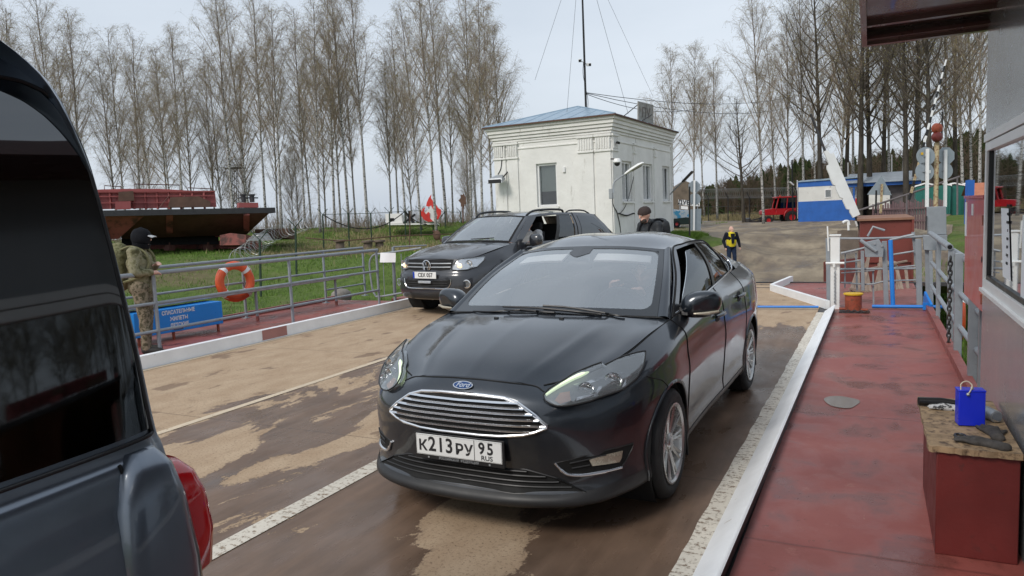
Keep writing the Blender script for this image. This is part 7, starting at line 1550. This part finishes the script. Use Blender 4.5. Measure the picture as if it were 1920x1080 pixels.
def make_tree(kind,h,seed,name,label):
    rs=np.random.RandomState(seed); root=empty(name,(0,0,0),0,label,'tree')
    tv,tf,cv,cf,bv_,bf,sg_=[],[],[],[],[],[],[]
    birch=kind=='birch'; r0=h*(.0070 if birch else .0125)*rs.uniform(.85,1.15)
    # trunk
    n=14; lean=rs.uniform(-.035,.035,2); P=[]; w=rs.uniform(-.12,.12,(n,2)).cumsum(0)*.5
    for i in range(n):
        z=h*i/(n-1); P.append(V([lean[0]*z+w[i,0]*(i/n),lean[1]*z+w[i,1]*(i/n),z-(.4 if i==0 else 0)]))
    P=crv(P,2); tr=[r0*(1-.93*(i/(len(P)-1))**.85)+.012 for i in range(len(P))]; tr[0]*=1.35
    tri_tube(tv,tf,P,tr,8)
    def at(z): 
        i=z/h*(len(P)-1); k=int(min(i,len(P)-2)); return P[k]+(P[k+1]-P[k])*(i-k)
    nb=int(h*(2.25 if birch else 1.7)); z0=h*(rs.uniform(.22,.38) if birch else rs.uniform(.22,.32))
    for b in range(nb):
        f=(b+rs.uniform(0,.9))/nb; z=z0+(h*.985-z0)*f; az_=b*2.4+rs.uniform(-1.2,1.2)
        L_=h*(.27*(1-f)**.75+.045)*rs.uniform(.6,1.2)*(1 if birch else 1.35); L_*=min(1,.55+f*2.5)
        el=(R(52) if birch else R(38))*rs.uniform(.6 if not birch else .7,1.35)*(1-.15*f)
        d=V([math.cos(az_)*math.cos(el),math.sin(az_)*math.cos(el),math.sin(el)]); pts=[at(z)]; m=7
        cur=d.copy()
        for k in range(m):
            bend=(.10 if birch else .16)*(1 if k<m*.45 else (-1.5 if birch else .4))
            cur=nrm(cur+V([rs.uniform(-.13,.13),rs.uniform(-.13,.13),bend+rs.uniform(-.08,.08)])); pts.append(pts[-1]+cur*L_/m)
        rb=min(r0*.38,(.007+.0075*L_)*(1-.3*f))*(1 if birch else 1.25); rads=[rb*(1-.85*k/m)+.004 for k in range(m+1)]
        tri_tube(cv,cf,pts,rads,4)
        ns=int(6+L_*(4.3 if birch else 3.4))
        for s_ in range(ns):
            g=rs.uniform(.15,1.); i=g*m; k=int(min(i,m-1)); p=pts[k]+(pts[k+1]-pts[k])*(i-k); dd=nrm(pts[k+1]-pts[k])
            o=nrm(dd+rs.normal(0,.62,3)+V([0,0,.25])); l2=L_*rs.uniform(.16,.38)*(1.15-g*.4)+.25; q=[p]
            cur=o
            for kk in range(3): cur=nrm(cur+rs.uniform(-.2,.2,3)+V([0,0,(-.12 if kk and birch else .08)])); q.append(q[-1]+cur*l2/3)
            sg_.extend([(q[0],q[1],.008,.006),(q[1],q[2],.006,.0045),(q[2],q[3],.0045,.003)])
            for tw in range(4):
                g2=rs.uniform(.2,1.)*3; k2=int(min(g2,2)); p2=q[k2]+(q[k2+1]-q[k2])*(g2-k2); o2=nrm(cur+rs.normal(0,.8,3)); l3=rs.uniform(.35,.85)*(1.0 if birch else .8)
                dr=-.75 if birch else .1; a=p2+o2*l3*.45; c_=a+nrm(o2+V([0,0,dr*1.3]))*l3*.55
                sg_.extend([(p2,a,.0042,.0035),(a,c_,.0035,.0022)])
                if rs.rand()<.65:
                    for _ in range(2):
                        e=a+(c_-a)*rs.rand()+rs.normal(0,.03,3); x=rs.normal(0,.030,3); y=rs.normal(0,.030,3); i0=len(bv_); bv_.extend([e,e+x,e+y]); bf.append((i0,i0+1,i0+2))
    m_=MB(); m_.add(tv,tf); m_.build('trunk','birch' if birch else 'darkbark',root,ang=180)
    m_=MB(); m_.add(cv,cf); m_.merge(segs_mesh(sg_)); cr_=m_.build('crown','twig' if birch else 'twigdark',root,ang=180)
    m_=MB(); m_.add(bv_,bf); m_.build('buds','bud',cr_,ang=180)
    return root
BV=[make_tree('birch',19,s_,'birch_tree','-') for s_ in(1,2,3,4,5)]; DV=[make_tree('dark',21,s_,'bare_tree','-') for s_ in(11,12)]
used_t=set(); KIN={}
def plant(src,x,y,hh,label,rz_=None,lean=0.,group=None):
    i=src; key=i.name
    o=i if key not in used_t else copy_tree(i)
    used_t.add(key); base=19 if 'birch' in key else 21
    s_=hh/base; o.location=(x,y,GZ(x,y)-.1); o.rotation_euler=(0,lean,rz_ if rz_ is not None else random.uniform(0,6.28)); k=(s_**.5 if s_<1 else s_)*(.82 if 'birch' in key else 1); o.scale=(k,k,s_); o['label']=label
    if group: o['group']=group
    return o
# left grove : (pixel x at base, depth, pixel y of top)
def wh(px,ptop,dep):
    b=ad(px,430,dep); t_=ad(px,ptop,dep); return b[0],b[1],t_[2]-GZ(b[0],b[1])
LG=[(30,62,22),(75,66,10),(118,60,-5),(160,64,30),(205,60,35),(238,63,62),(262,70,70),(290,62,110),(318,68,95),(345,61,55),(385,63,62),(404,70,95),(440,62,-20),(470,66,12),(500,60,-8),(528,58,25),(548,68,70),(572,61,30),(600,56,15),(628,60,-15),(655,58,-30),(690,57,-25),(712,64,60),(735,60,105),(762,58,60),(790,56,20),(818,52,-25),(838,60,-20),(862,50,-40),(884,56,-20),(905,50,10),(925,54,25),(948,58,60),(140,72,60),(183,74,80),(420,72,110),(585,70,80),(640,68,60),(668,72,90),(748,70,130),(802,68,90),(850,66,60),(520,72,90),(460,74,110),(362,74,120),(225,76,110),(700,74,110),(775,74,140),(610,76,120),(325,56,120),(895,62,60)]
spots=['far left','beside the far left','left of the barge','behind the barge stern','behind the barge','above the barge deck','behind the barge bollards','right of the barge','behind the barbed wire','behind the bend of the green fence','behind the first fence posts','behind the concrete block','behind the iron hedgehog','left of the red flame sign','behind the red flame sign','right of the red flame sign','beside the white house']
def spot(px):
    e=[60,110,180,230,300,400,450,520,560,600,680,730,770,795,830,900,2000]; 
    for a,b in zip(e,spots):
        if px<a: return b
LG=[g for i,g in enumerate(LG) if i%6!=4]
for i,(px,dp,pt) in enumerate(LG):
    x,y,h_=wh(px,pt,dp); h_=min(h_,24)
    od=1+sum(1 for q_ in LG if q_[0]<px); sf='th' if 10<od%100<14 else {1:'st',2:'nd',3:'rd'}.get(od%10,'th')
    plant(BV[i%5],x,y,h_,'%s white-barked birch %s, %d%s grove tree from the left'%('tall' if pt<50 else 'shorter',spot(px),od,sf),group='birches of the left grove')
# extra thin stems standing further back in the same grove
rs_=np.random.RandomState(8)
BR=sorted([rs_.uniform(60,1000) for _ in range(9)])
for i,px in enumerate(BR):
    dp=rs_.uniform(74,90); b=ad(px,430,dp); x,y=b[0],b[1]
    o=plant(BV[rs_.randint(5)],x,y,rs_.uniform(12,17),'thin pale birch in the hazy back row, %s in that row from the left'%(['first','second','third','fourth','fifth','sixth','seventh','eighth','ninth','tenth','eleventh','twelfth','thirteenth','last'][i]),group='back row birches'); o.scale=(.6,.6,o.scale[2])
# right side: birches by the yard and tall dark trees on the bank
RG=[('b',1228,64,200,'lone slim birch right behind the roof sign of the white house'),('b',1262,62,90,'slender birch rising right of the house roof'),('b',1300,58,92,'round-crowned birch above the road signs'),('b',1345,66,120,'bare birch behind the solar lamp, left of the red tractor'),('d',1395,58,190,'small dark many-branched tree behind the fence left of the tractor'),
 ('b',1432,52,-20,'big white-trunked birch behind the red tractor'),('b',1478,60,30,'birch between the tractor and the blue cabin'),('b',1508,56,-30,'tall birch above the left end of the blue and white cabin'),('d',1540,55,-60,'tall dark tree behind the cabin roof'),('b',1572,52,-40,'leaning tall birch behind the white stepped boom'),
 ('d',1612,50,-80,'thick dark trunk behind the grey porch roof'),('d',1632,52,-90,'second thick dark trunk behind the porch roof'),('b',1668,54,-60,'white birch between the dark trunks above the triangular sign'),('b',1600,60,-30,'birch just left of the twin dark trunks'),('d',1700,48,-80,'dark tree left of the round sign discs'),('d',1714,50,-90,'dark tree close behind the left round sign discs'),('b',1690,58,-50,'white birch behind the picket fence'),('b',1726,54,-80,'pale birch behind the left pair of round discs'),('d',1745,46,-90,'mossy dark trunk between the two pairs of discs'),('b',1775,50,-90,'birch behind the right pair of discs'),('b',1806,46,-80,'white birch trunk above the portable toilets'),('b',1822,48,-80,'white birch trunk beside the cabin corner, left one'),('b',1836,44,-90,'white birch trunk nearest the ferry cabin edge'),('d',1655,62,-40,'dark tree deep behind the grey shed'),('d',1585,64,-20,'dark tree deep behind the blue cabin'),('b',1455,70,80,'thin birch far behind the tractor'),('b',1530,72,50,'thin birch far behind the cabin'),('d',1790,60,-60,'dark tree deep behind the toilets'),('b',1320,74,150,'small birch far behind the wire fence')]
for i,(k,px,dp,pt,lb) in enumerate(RG):
    b=ad(px,400,dp); x,y=b[0],b[1]; h_=ad(px,pt,dp)[2]-GZ(x,y); src=(BV if k=='b' else DV)[i%(5 if k=='b' else 2)]
    plant(src,x,y,min(h_,27),lb,lean=(-.10 if px==1572 else 0))
# ---- far wooded hillside: conifers and bare brown trees as one mass
q=MB(); vv_=[];ff_=[]; rs_=np.random.RandomState(21)
def conifer(x,y,z,h_,r_):
    n=9; i0=len(vv_)
    layers=11
    for k in range(layers):
        zz=z+h_*(.12+.88*k/layers); rr_=r_*(1-k/layers)**.8*rs_.uniform(.8,1.2)+.08; zt=zz+h_*.16; i0=len(vv_)
        a0=rs_.uniform(0,6)
        for j in range(n*2):
            a=a0+PI*j/n; q_=rr_*(1.15 if j%2 else .45)*rs_.uniform(.7,1.2); vv_.append((x+q_*math.cos(a),y+q_*math.sin(a),zz-(.25*rr_ if j%2 else -.1)*rs_.uniform(.5,1.5)))
        vv_.append((x,y,min(zt,z+h_))); t_=len(vv_)-1
        for j in range(n*2): ff_.append((i0+j,i0+(j+1)%(n*2),t_))
cn=[]
for i in range(560):
    px=rs_.uniform(1235,1900); dp=rs_.uniform(82,150); b=ad(px,400,dp); x,y=b[0],b[1]
    if rs_.rand()<.25+.5*(px>1440): 
        yt_=np.interp(px,[1235,1300,1400,1500,1600,1700,1850],[368,352,318,292,286,268,232]); h_=(H+(ad(px,yt_,dp)[2]-H)-GZ(x,y))*rs_.uniform(.55,1.02); conifer(x,y,GZ(x,y)-.3,h_,max(1.2,h_*.17))
t=NT('conifer_needles'); t.P(Base_Color=t.ramp(t.noise(.35,5,.7,t.wco()),[(.3,(.018,.030,.012)),(.6,(.040,.055,.020)),(.8,(.075,.08,.03))]),Roughness=.9,Specular_IOR_Level=.1)
q.add(vv_,ff_); q.build('conifer_wood',t.m,ang=5,kind='stuff',label='dark green conifers covering the far hillside on the right',cat='wood')
vv_=[];ff_=[]
for i in range(620):
    px=rs_.uniform(1215,1900); dp=rs_.uniform(70,140); b=ad(px,400,dp); x,y=b[0],b[1]; z=GZ(x,y)-.2; yt_=np.interp(px,[1215,1300,1400,1500,1600,1700,1850],[372,355,325,300,290,275,240]); h_=max(2.5,(ad(px,yt_,dp)[2]-z)*rs_.uniform(.5,1.0))
    P=[V([x,y,z]),V([x+rs_.uniform(-.3,.3),y,z+h_*.5]),V([x+rs_.uniform(-.5,.5),y,z+h_])]; tri_tube(vv_,ff_,P,[.07,.05,.015],3)
    for k in range(26):
        f=rs_.uniform(.2,1); p=P[0]+(P[2]-P[0])*f; a=rs_.uniform(0,6.28); L_=h_*.20*rs_.uniform(.4,1); e=p+V([math.cos(a)*L_,math.sin(a)*L_,L_*rs_.uniform(.3,1.2)]); tri_tube(vv_,ff_,[p,e],[.028,.012],3)
        e2=(p+e)/2+rs_.normal(0,.5,3); tri_tube(vv_,ff_,[(p+e)/2,e2],[.02,.01],3)
q=MB(); q.add(vv_,ff_); t=NT('brown_brush'); t.P(Base_Color=t.ramp(t.noise(.3,4,.6,t.wco()),[(.35,(.085,.06,.042)),(.65,(.15,.115,.08))]),Roughness=.9,Specular_IOR_Level=.1); q.build('bare_wood',t.m,ang=180,kind='stuff',label='bare brown saplings and brush on the far hillside on the right',cat='wood')
# brush at the foot of the left grove
sg_=[]
for i in range(420):
    px=rs_.uniform(60,1010); dp=rs_.uniform(56,74); b=ad(px,430,dp); x,y=b[0],b[1]; z=GZ(x,y)-.1; h_=rs_.uniform(.7,2.4)
    for k in range(9):
        a=rs_.uniform(0,6.28); t0=rs_.uniform(0,.4); p0=V([x+rs_.normal(0,.25),y,z]); p1=p0+V([math.cos(a)*.22*h_,math.sin(a)*.22*h_,h_*rs_.uniform(.4,.7)]); p2=p1+V([math.cos(a)*.2*h_,math.sin(a)*.2*h_,h_*rs_.uniform(.2,.5)]); sg_.extend([(p0,p1,.016,.010),(p1,p2,.010,.004),((p0+p1)/2,(p0+p1)/2+rs_.normal(0,.28,3)+V([0,0,.25]),.008,.004)])
segs_mesh(sg_).build('undergrowth','twig',ang=180,kind='stuff',label='low bare brush along the foot of the left birch grove',cat='brush')
# leaf litter on the wooded bank
q=MB(); bnk=poly_fill([(-10,67.5),(-2,64.5),(4,59),(8,50),(12,44),(30,52),(40,80),(28,110),(0,120),(-20,140),(-34,140),(-14,90),(-14,76)],3.0,lambda x,y:GZ(x,y)+.06)
t=NT('leaf_litter'); t.P(Base_Color=t.ramp(t.noise(.8,7,.7,t.wco()),[(.3,(.07,.05,.03)),(.55,(.15,.11,.065)),(.75,(.12,.13,.04))]),Roughness=.95,Specular_IOR_Level=.1); t.bump(t.noise(3,6,.8,t.wco()),1.,.2); S(bnk.build('forest_floor',t.m,ang=180))
# grass tufts: blades over the near meadow, the bank and the road verge
def GZv(x,y):
    i=np.clip(np.searchsorted(XS,x)-1,0,len(XS)-2); j=np.clip(np.searchsorted(YS,y)-1,0,len(YS)-2)
    a=(x-XS[i])/(XS[i+1]-XS[i]); b=(y-YS[j])/(YS[j+1]-YS[j]); T_=TG[:,:,2]
    return T_[i,j]*(1-a)*(1-b)+T_[i+1,j]*a*(1-b)+T_[i,j+1]*(1-a)*b+T_[i+1,j+1]*a*b
def blades(name,x,y,m_,label,h0=.10,h1=.28,w_=.010,hf=None):
    n=len(x); z=GZv(x,y)-.01; a=rs_.uniform(0,6.28,n); h_=rs_.uniform(h0,h1,n)
    if hf is not None: h_=h_*hf
    w2=w_*(1+np.hypot(x,y)*.03); dx,dy=np.cos(a)*w2,np.sin(a)*w2; l_=rs_.normal(0,.35,(2,n))*h_
    v=np.stack([np.stack([x-dx,y-dy,z],1),np.stack([x+dx,y+dy,z],1),np.stack([x+l_[0],y+l_[1],z+h_],1)],1).reshape(-1,3)
    q=MB(); q.v=[v]; q.n=len(v); q.f=np.arange(3*n).reshape(-1,3).tolist(); q.build(name,m_,ang=180,kind='stuff',label=label,cat='grass')
t=NT('grass_blade'); oi=t.noise(.5,5,.7,t.wco()); t.P(Base_Color=t.mix(t.ramp(t.noise(6,3,.7,t.wco()),[(.4,0.),(.6,1.)]),t.ramp(oi,[(.35,(.075,.155,.02)),(.6,(.145,.235,.04)),(.75,(.25,.235,.09))]),(.115,.19,.035)),Roughness=.7,Specular_IOR_Level=.2); MT['blade']=t.m
n_=110000; y=rs_.uniform(4,62,n_); x=-10.6-(rs_.rand(n_)**1.25)*36; k_=(rs_.rand(n_)<.2)&(y>12.6)&(y<25); x=np.where(k_,rs_.uniform(-11,-8.2,n_),x); ok=~((x>HC[0]-5.3)&(x<HC[0]+.1)&(y>HC[1])&(y<HC[1]+8.3)); x,y=x[ok],y[ok]
# clumps: the sward is uneven, tall tufts beside grazed patches
cl=np.sin(x*1.7+np.sin(y*.9)*2)*np.sin(y*1.3+np.cos(x*.7)*2); blades('meadow_grass',x,y,'blade','green spring grass covering the bank left of the ferry',.05,.17,.008,1+.6*cl)
blades('verge_grass',-8.4+rs_.rand(6000)*1.7,rs_.uniform(28.6,34.5,6000),'blade','grass tuft strip between the white house and the road',.08,.24)
MT['straw']=mat('dead_grass',(.30,.25,.14),.9,var=.3,spec=.1)
c=np.array([(-26,33),(-24,36),(-30,40),(-34,44),(-22,31),(-28,30),(-31,36),(-16,9),(-14,13)],float)[rs_.randint(0,9,9000)]+rs_.normal(0,1.6,(9000,2)); blades('dry_grass',c[:,0],c[:,1],'straw','pale dry grass round the foot of the mound behind the green fence',.1,.35,.010)
b=np.array([ad(rs_.uniform(1290,1500),415,rs_.uniform(64,76)) for _ in range(5000)]); blades('dry_grass',b[:,0],b[:,1],'straw','pale dry grass verge behind the red tractor',.15,.4,.015)
blades('bank_grass',rs_.uniform(1.2,3.6,9000),rs_.uniform(5,30,9000),'blade','rough grass on the bank right of the grey railing',.08,.25)
# ================================================================ people
def cmat(name,c,c2=None,thr=(.5,.55),sc_=12,rough=.9): return mat(name,c,rough,var=.22,sc_=sc_,c2=c2,thr=thr,spec=.15,bump=.4,bs=35)
t=NT('camouflage'); v=t.co(); n=t.noise(7,4,.6,v); c=t.ramp(n,[(.40,(.10,.105,.05)),(.47,(.27,.25,.17)),(.55,(.20,.19,.11)),(.62,(.09,.085,.045))]); t.P(Base_Color=c,Roughness=.9,Specular_IOR_Level=.1); t.bump(t.noise(16,4,.6,v),.5,.02); MT['camo']=t.m
MT['olive']=cmat('olive_cloth',(.20,.19,.105),(.11,.11,.05),(.5,.6),8); MT['khaki']=cmat('khaki_trousers',(.23,.19,.135),(.09,.08,.05),(.50,.55),9)
MT['blackcloth']=cmat('black_cloth',(.010,.011,.014)); MT['darkjacket']=cmat('dark_grey_shell_jacket',(.030,.033,.037),rough=.5); MT['jeans']=cmat('dark_jeans',(.018,.03,.06)); MT['navy']=cmat('navy_jacket',(.012,.015,.025)); MT['vest']=cmat('yellow_vest',(.62,.50,.03)); MT['brownknit']=cmat('brown_knit',(.055,.042,.04),sc_=30); MT['palegrey']=cmat('pale_grey_shirt',(.42,.43,.44)); MT['hair']=mat('short_dark_hair',(.03,.022,.018),.8); MT['bootm']=mat('dark_boot',(.02,.018,.016),.6)
def hand_caps(w,d,u,side):
    """palm and five fingers from wrist w along direction d; u is the back-of-hand normal"""
    d=nrm(d); u=nrm(u-d*np.dot(u,d)); x=np.cross(d,u)*side; c=[(w,w+d*.075,.024,.030),(w+x*.014+d*.03,w+x*.02+d*.08,.018,.016),(w-x*.014+d*.03,w-x*.02+d*.08,.018,.016)]
    for i,L_ in enumerate((.066,.078,.072,.056)):
        o=x*(.027-.018*i); a=w+d*.082+o; b=a+nrm(d-u*.35)*L_*.5; e=b+nrm(d-u*1.1)*L_*.5; c+=[(a,b,.0095,.009),(b,e,.009,.0075)]
    a=w+d*.02+x*.028; b=a+nrm(d*.6+x*.8-u*.3)*.045; e=b+nrm(d*.9+x*.15-u*.4)*.03; c+=[(a,b,.012,.0105),(b,e,.0105,.009)]
    return c
def person(loc,rz_,label,J,jacket,trouser,shoe='bootm',vox=.011,legs=True,top_fold=.010,hand_u=(0,0,1)):
    """J: joints in local axes (faces +x, z up)"""
    root=empty('person',tuple(loc),rz_,label,'person'); j={k:V(v_) for k,v_ in J.items()}
    hd,nk,ch,pv=j['head'],j['neck'],j['chest'],j['pelvis']; f=nrm(j.get('look',(1,0,0))); s_=nrm(np.cross((0,0,1),f)); uu=np.cross(f,s_)
    caps=[(pv,ch,.125,.13),(ch,nk-V((0,0,.04)),.12,.07),(nk-V((0,0,.05)),hd-uu*.05,.052,.05)]
    caps+=[(hd-f*.015,hd+uu*.04-f*.012,.088,.084),(hd+f*.03-uu*.055,hd+f*.045-uu*.085,.055,.038),(hd+f*.055+uu*.02,hd+f*.06+uu*.02,.045,.045),(hd+f*.092+uu*.012,hd+f*.112-uu*.022,.010,.014),(hd+f*.088-uu*.058+s_*.018,hd+f*.088-uu*.058-s_*.018,.009,.009),(hd+f*.078+uu*.034+s_*.035,hd+f*.078+uu*.034-s_*.035,.012,.012)]
    for q_ in(1,-1): caps.append((hd+s_*.090*q_-f*.012+uu*.012,hd+s_*.092*q_-f*.008-uu*.018,.014,.010))
    for q_,sd_ in(('L',1),('R',-1)):
        sh,el,wr=j['sh'+q_],j['el'+q_],j['wr'+q_]; caps+=[(ch+(sh-ch)*.3,sh,.09,.055),(sh,el,.048,.04),(el,wr,.04,.027)]; caps+=hand_caps(wr,wr-el if 'hd'+q_ not in j else j['hd'+q_],V(hand_u),sd_)
        if legs: caps+=[(pv,j['hip'+q_],.11,.09),(j['hip'+q_],j['kn'+q_],.082,.055),(j['kn'+q_],j['an'+q_],.055,.035),(j['an'+q_]-V((0,0,.04)),j['an'+q_]+V((.14,0,-.05)),.035,.03)]
    body=capsule_body('body',caps,'skin',root,vox)
    up_=[(pv-V((0,0,.02)),ch,.155,.165),(ch,nk-V((0,0,.05)),.15,.085),(ch+V((0,.06,0)),ch-V((0,.06,0)),.15,.15)]
    for q_ in 'LR': sh,el,wr=j['sh'+q_],j['el'+q_],j['wr'+q_]; up_+=[(ch+(sh-ch)*.3,sh,.115,.082),(sh,el,.078,.065),(el,wr,.065,.046)]
    jk=capsule_body('jacket',up_,jacket,root,.014,noise=top_fold)
    if legs:
        tr_=[(pv,pv+V((0,0,.04)),.14,.14)]
        for q_ in 'LR': tr_+=[(pv,j['hip'+q_],.13,.115),(j['hip'+q_],j['kn'+q_],.105,.075),(j['kn'+q_],j['an'+q_],.075,.062)]
        capsule_body('trousers',tr_,trouser,root,.014,noise=.009)
        for q_ in 'LR': a=j['an'+q_]; capsule_body('shoe',[(a-V((.02,0,.03)),a+V((.17,0,-.045)),.052,.042),(a,a-V((0,0,.03)),.05,.05)],shoe,root,.011)
    # eyes
    for q_ in(1,-1):
        m=MB(); m.ball(hd+f*.083+s_*.032*q_+uu*.018,.0115,10); e=m.build('eye','pvc',body); m=MB(); m.ball(hd+f*.0905+s_*.032*q_+uu*.018,.0055,8); m.build('pupil','ink',e)
    return root,j,f,s_,uu
def cap_ellipse(c,f,s_,uu,rx,ry,rz__,z0=-.2,n=20):
    q=MB(); rows=[]
    for z in np.linspace(z0,1,9): r_=math.sqrt(max(0,1-z*z)); rows.append([c+f*rx*r_*math.cos(a)+s_*ry*r_*math.sin(a)+uu*rz__*z for a in np.linspace(0,2*PI,n+1)])
    q.grid(np.array(rows)); return q
std=dict(head=(.02,0,1.60),neck=(0,0,1.47),chest=(0,0,1.26),pelvis=(0,0,.96),shL=(0,.19,1.42),shR=(0,-.19,1.42),elL=(-.03,.26,1.13),elR=(-.03,-.26,1.13),wrL=(.05,.27,.88),wrR=(.05,-.27,.88),hipL=(0,.09,.90),hipR=(0,-.09,.90),knL=(.02,.11,.50),knR=(.02,-.11,.50),anL=(-.02,.13,.10),anR=(-.02,-.13,.10))
AR=yaw
# 1 camouflaged man at the left railing
J=dict(std); J.update(head=(.06,0,1.555),neck=(.02,0,1.43),chest=(0,0,1.22),pelvis=(-.02,0,.93),shL=(0,.20,1.38),shR=(0,-.20,1.38),elR=(.02,-.28,1.11),wrR=(.17,-.14,1.10),elL=(.04,.27,1.12),wrL=(.19,.05,1.19),look=(1,-.05,-.05),knR=(.03,-.10,.50),anR=(.03,-.12,.10),knL=(.0,.12,.50),anL=(-.06,.13,.10))
pr,j,f,s_,uu=person(az(278,664,.012),AR+.15,'man in olive camouflage with black hood and grey cap peak standing behind the left railing',J,'camo','khaki')
q=cap_ellipse(j['head']-f*.012+uu*.01,f,s_,uu,.128,.118,.135,-.95); q.tube([j['head']-uu*.13-f*.02,j['head']-uu*.07-f*.01],[.10,.115],16); q.build('hood','blackcloth',pr)
q=MB(); G_=np.array([[j['head']+f*(.10+.075*t_*(1-.25*a*a))+s_*.075*a+uu*(.045-.02*t_-.012*a*a) for t_ in(0,.5,1)] for a in np.linspace(-1,1,9)]); slab(q,G_,.008,(0,0,1)); q.build('cap_peak','palegrey',pr)
bp=empty('backpack',tuple(V(wmat(pr)@Vector((-.27,0,.95)))),AR+.15,'bulky olive backpack worn by the man in camouflage','backpack')
capsule_body('pack_body',[((0,.0,.06),(0.02,0,.42),.15,.14),((0,.09,.08),(.02,.09,.40),.11,.11),((0,-.09,.08),(.02,-.09,.40),.11,.11),((-.09,0,.06),(-.08,0,.22),.10,.09)],'olive',bp,.013,noise=.010)
for y_ in(.12,-.12): q=MB(); q.tube(crv([(.08,y_,.46),(.22,y_,.50),(.38,y_,.42),(.42,y_*1.1,.25),(.30,y_*1.3,.10),(.10,y_*1.2,.04)],4),.018,6); q.build('strap','olive',bp)
for z in(.15,.30): q=MB(); q.tube(crv([(-.02,.17,z),(-.13,.12,z),(-.17,0,z),(-.13,-.12,z),(-.02,-.17,z)],5),.010,5); q.build('buckle_strap','olive',bp)
# 2 man in the dark jacket behind the saloon
J=dict(std); J.update(head=(.12,0,1.555),neck=(.05,0,1.44),chest=(.0,0,1.24),shL=(.0,.20,1.37),shR=(.0,-.20,1.37),look=(1,-.10,-.28),elL=(.05,.27,1.10),wrL=(.22,.18,.95),elR=(.05,-.27,1.10),wrR=(.22,-.18,.95))
b=ad(1219,440,12.3); pr,j,f,s_,uu=person((b[0],b[1],.005),AR+PI+.55,'man in a brown knit hat and dark jacket looking down behind the saloon car',J,'darkjacket','blackcloth')
q=cap_ellipse(j['head']-f*.016+uu*.045,f,s_,uu,.118,.108,.105,-.35); q.build('knit_hat','brownknit',pr)
capsule_body('collar',[((-.06,.07,1.42),(.07,.09,1.44),.05,.045),((-.06,-.07,1.42),(.07,-.09,1.44),.05,.045),((-.09,.07,1.43),(-.09,-.07,1.43),.055,.055)],'darkjacket',pr,.012,noise=.008)
capsule_body('beard',[(j['head']+f*.05-uu*.088+s_*.03,j['head']+f*.05-uu*.088-s_*.03,.040,.040)],'hair',pr,.008)
bp=empty('backpack',tuple(V(wmat(pr)@Vector((-.25,0,1.0)))),AR+PI+.55,'dark grey rucksack on the back of the man in the knit hat','backpack')
capsule_body('pack_body',[((0,0,.05),(0,0,.38),.14,.12),((0,.08,.05),(0,.08,.36),.11,.10),((0,-.08,.05),(0,-.08,.36),.11,.10)],'darkjacket',bp,.013,noise=.012)
for y_ in(.11,-.11): q=MB(); q.tube(crv([(.05,y_,.44),(.20,y_,.48),(.36,y_,.38),(.38,y_*1.1,.22),(.28,y_*1.3,.06),(.08,y_*1.2,.0)],4),.016,6); q.build('strap','blackcloth',bp)
# 3 man in the yellow vest on the road
J=dict(std); J.update(look=(1,.45,-.1),elL=(-.04,.30,1.15),wrL=(.0,.34,.90),elR=(-.06,-.29,1.15),wrR=(.02,-.24,.90),anL=(.04,.12,.10),knL=(.06,.11,.5))
b=ad(1371,440,28.5); z_=rz(b[0],b[1]) ; pr,j,f,s_,uu=person((b[0],b[1],z_),AR-PI/2+.05,'bald man in a yellow vest and jeans walking down the road',J,'navy','jeans',vox=.013)
vs=[((0,.0,1.0),(0,0,1.36),.172,.165),((0,.05,1.05),(0,.10,1.38),.15,.10),((0,-.05,1.05),(0,-.10,1.38),.15,.10)]
vst=capsule_body('vest',vs,'vest',pr,.014,noise=.006)
q=MB(); q.prism([(.0,-.045,1.05),(.0,.045,1.05),(.0,.075,1.44),(.0,-.075,1.44)],(.205,0,0)); q.build('open_front','navy',vst)
q=MB(); [q.bx((-.178,-.19,z),(.175,.19,z+.04)) for z in()]; 
# 4 pickup driver, leaning at the open window
TM=wmat(tk)
J=dict(std); J.update(pelvis=(0,0,.0),chest=(.03,0,.30),neck=(.07,0,.50),head=(.11,0,.62),shL=(.03,.20,.45),shR=(.03,-.20,.45),elL=(.12,.30,.22),wrL=(.34,.26,.28),elR=(.12,-.26,.2),wrR=(.36,-.18,.28),hipL=(.05,.09,-.02),hipR=(.05,-.09,-.02),knL=(.45,.12,.12),knR=(.45,-.12,.12),anL=(.60,.12,-.22),anR=(.60,-.12,-.22),look=(1,.5,-.1))
p=TM@Vector((.50,2.42,.84)); pr,j,f,s_,uu=person(tuple(p),TR-PI/2,'driver in a pale grey shirt at the open window of the pickup',J,'palegrey','jeans'); 
q=cap_ellipse(j['head']-f*.018+uu*.03,f,s_,uu,.108,.098,.098,-.1); q.build('hair','hair',pr)
# 5 saloon driver, hand on the wheel
SM=wmat(sed); J=dict(J); J.update(pelvis=(0,0,0),chest=(-.05,0,.30),neck=(-.05,0,.48),head=(-.02,0,.60),shL=(-.04,.19,.43),shR=(-.04,-.19,.43),elL=(.16,.24,.28),wrL=(.40,.10,.42),elR=(.18,-.24,.20),wrR=(.42,-.10,.50),look=(1,0,0))
p=SM@Vector((.36,2.12,.60)); J['elL']=(.24,.26,.30); J['wrL']=(.50,.15,.47); J['hdL']=(.55,-.1,.5)
pr,j,f,s_,uu=person(tuple(p),SR-PI/2,'driver of the saloon car behind the windscreen with a hand on the wheel',J,'navy','jeans',hand_u=(.3,0,1))
q=cap_ellipse(j['head']-f*.018+uu*.03,f,s_,uu,.108,.098,.098,-.1); q.build('hair','hair',pr)
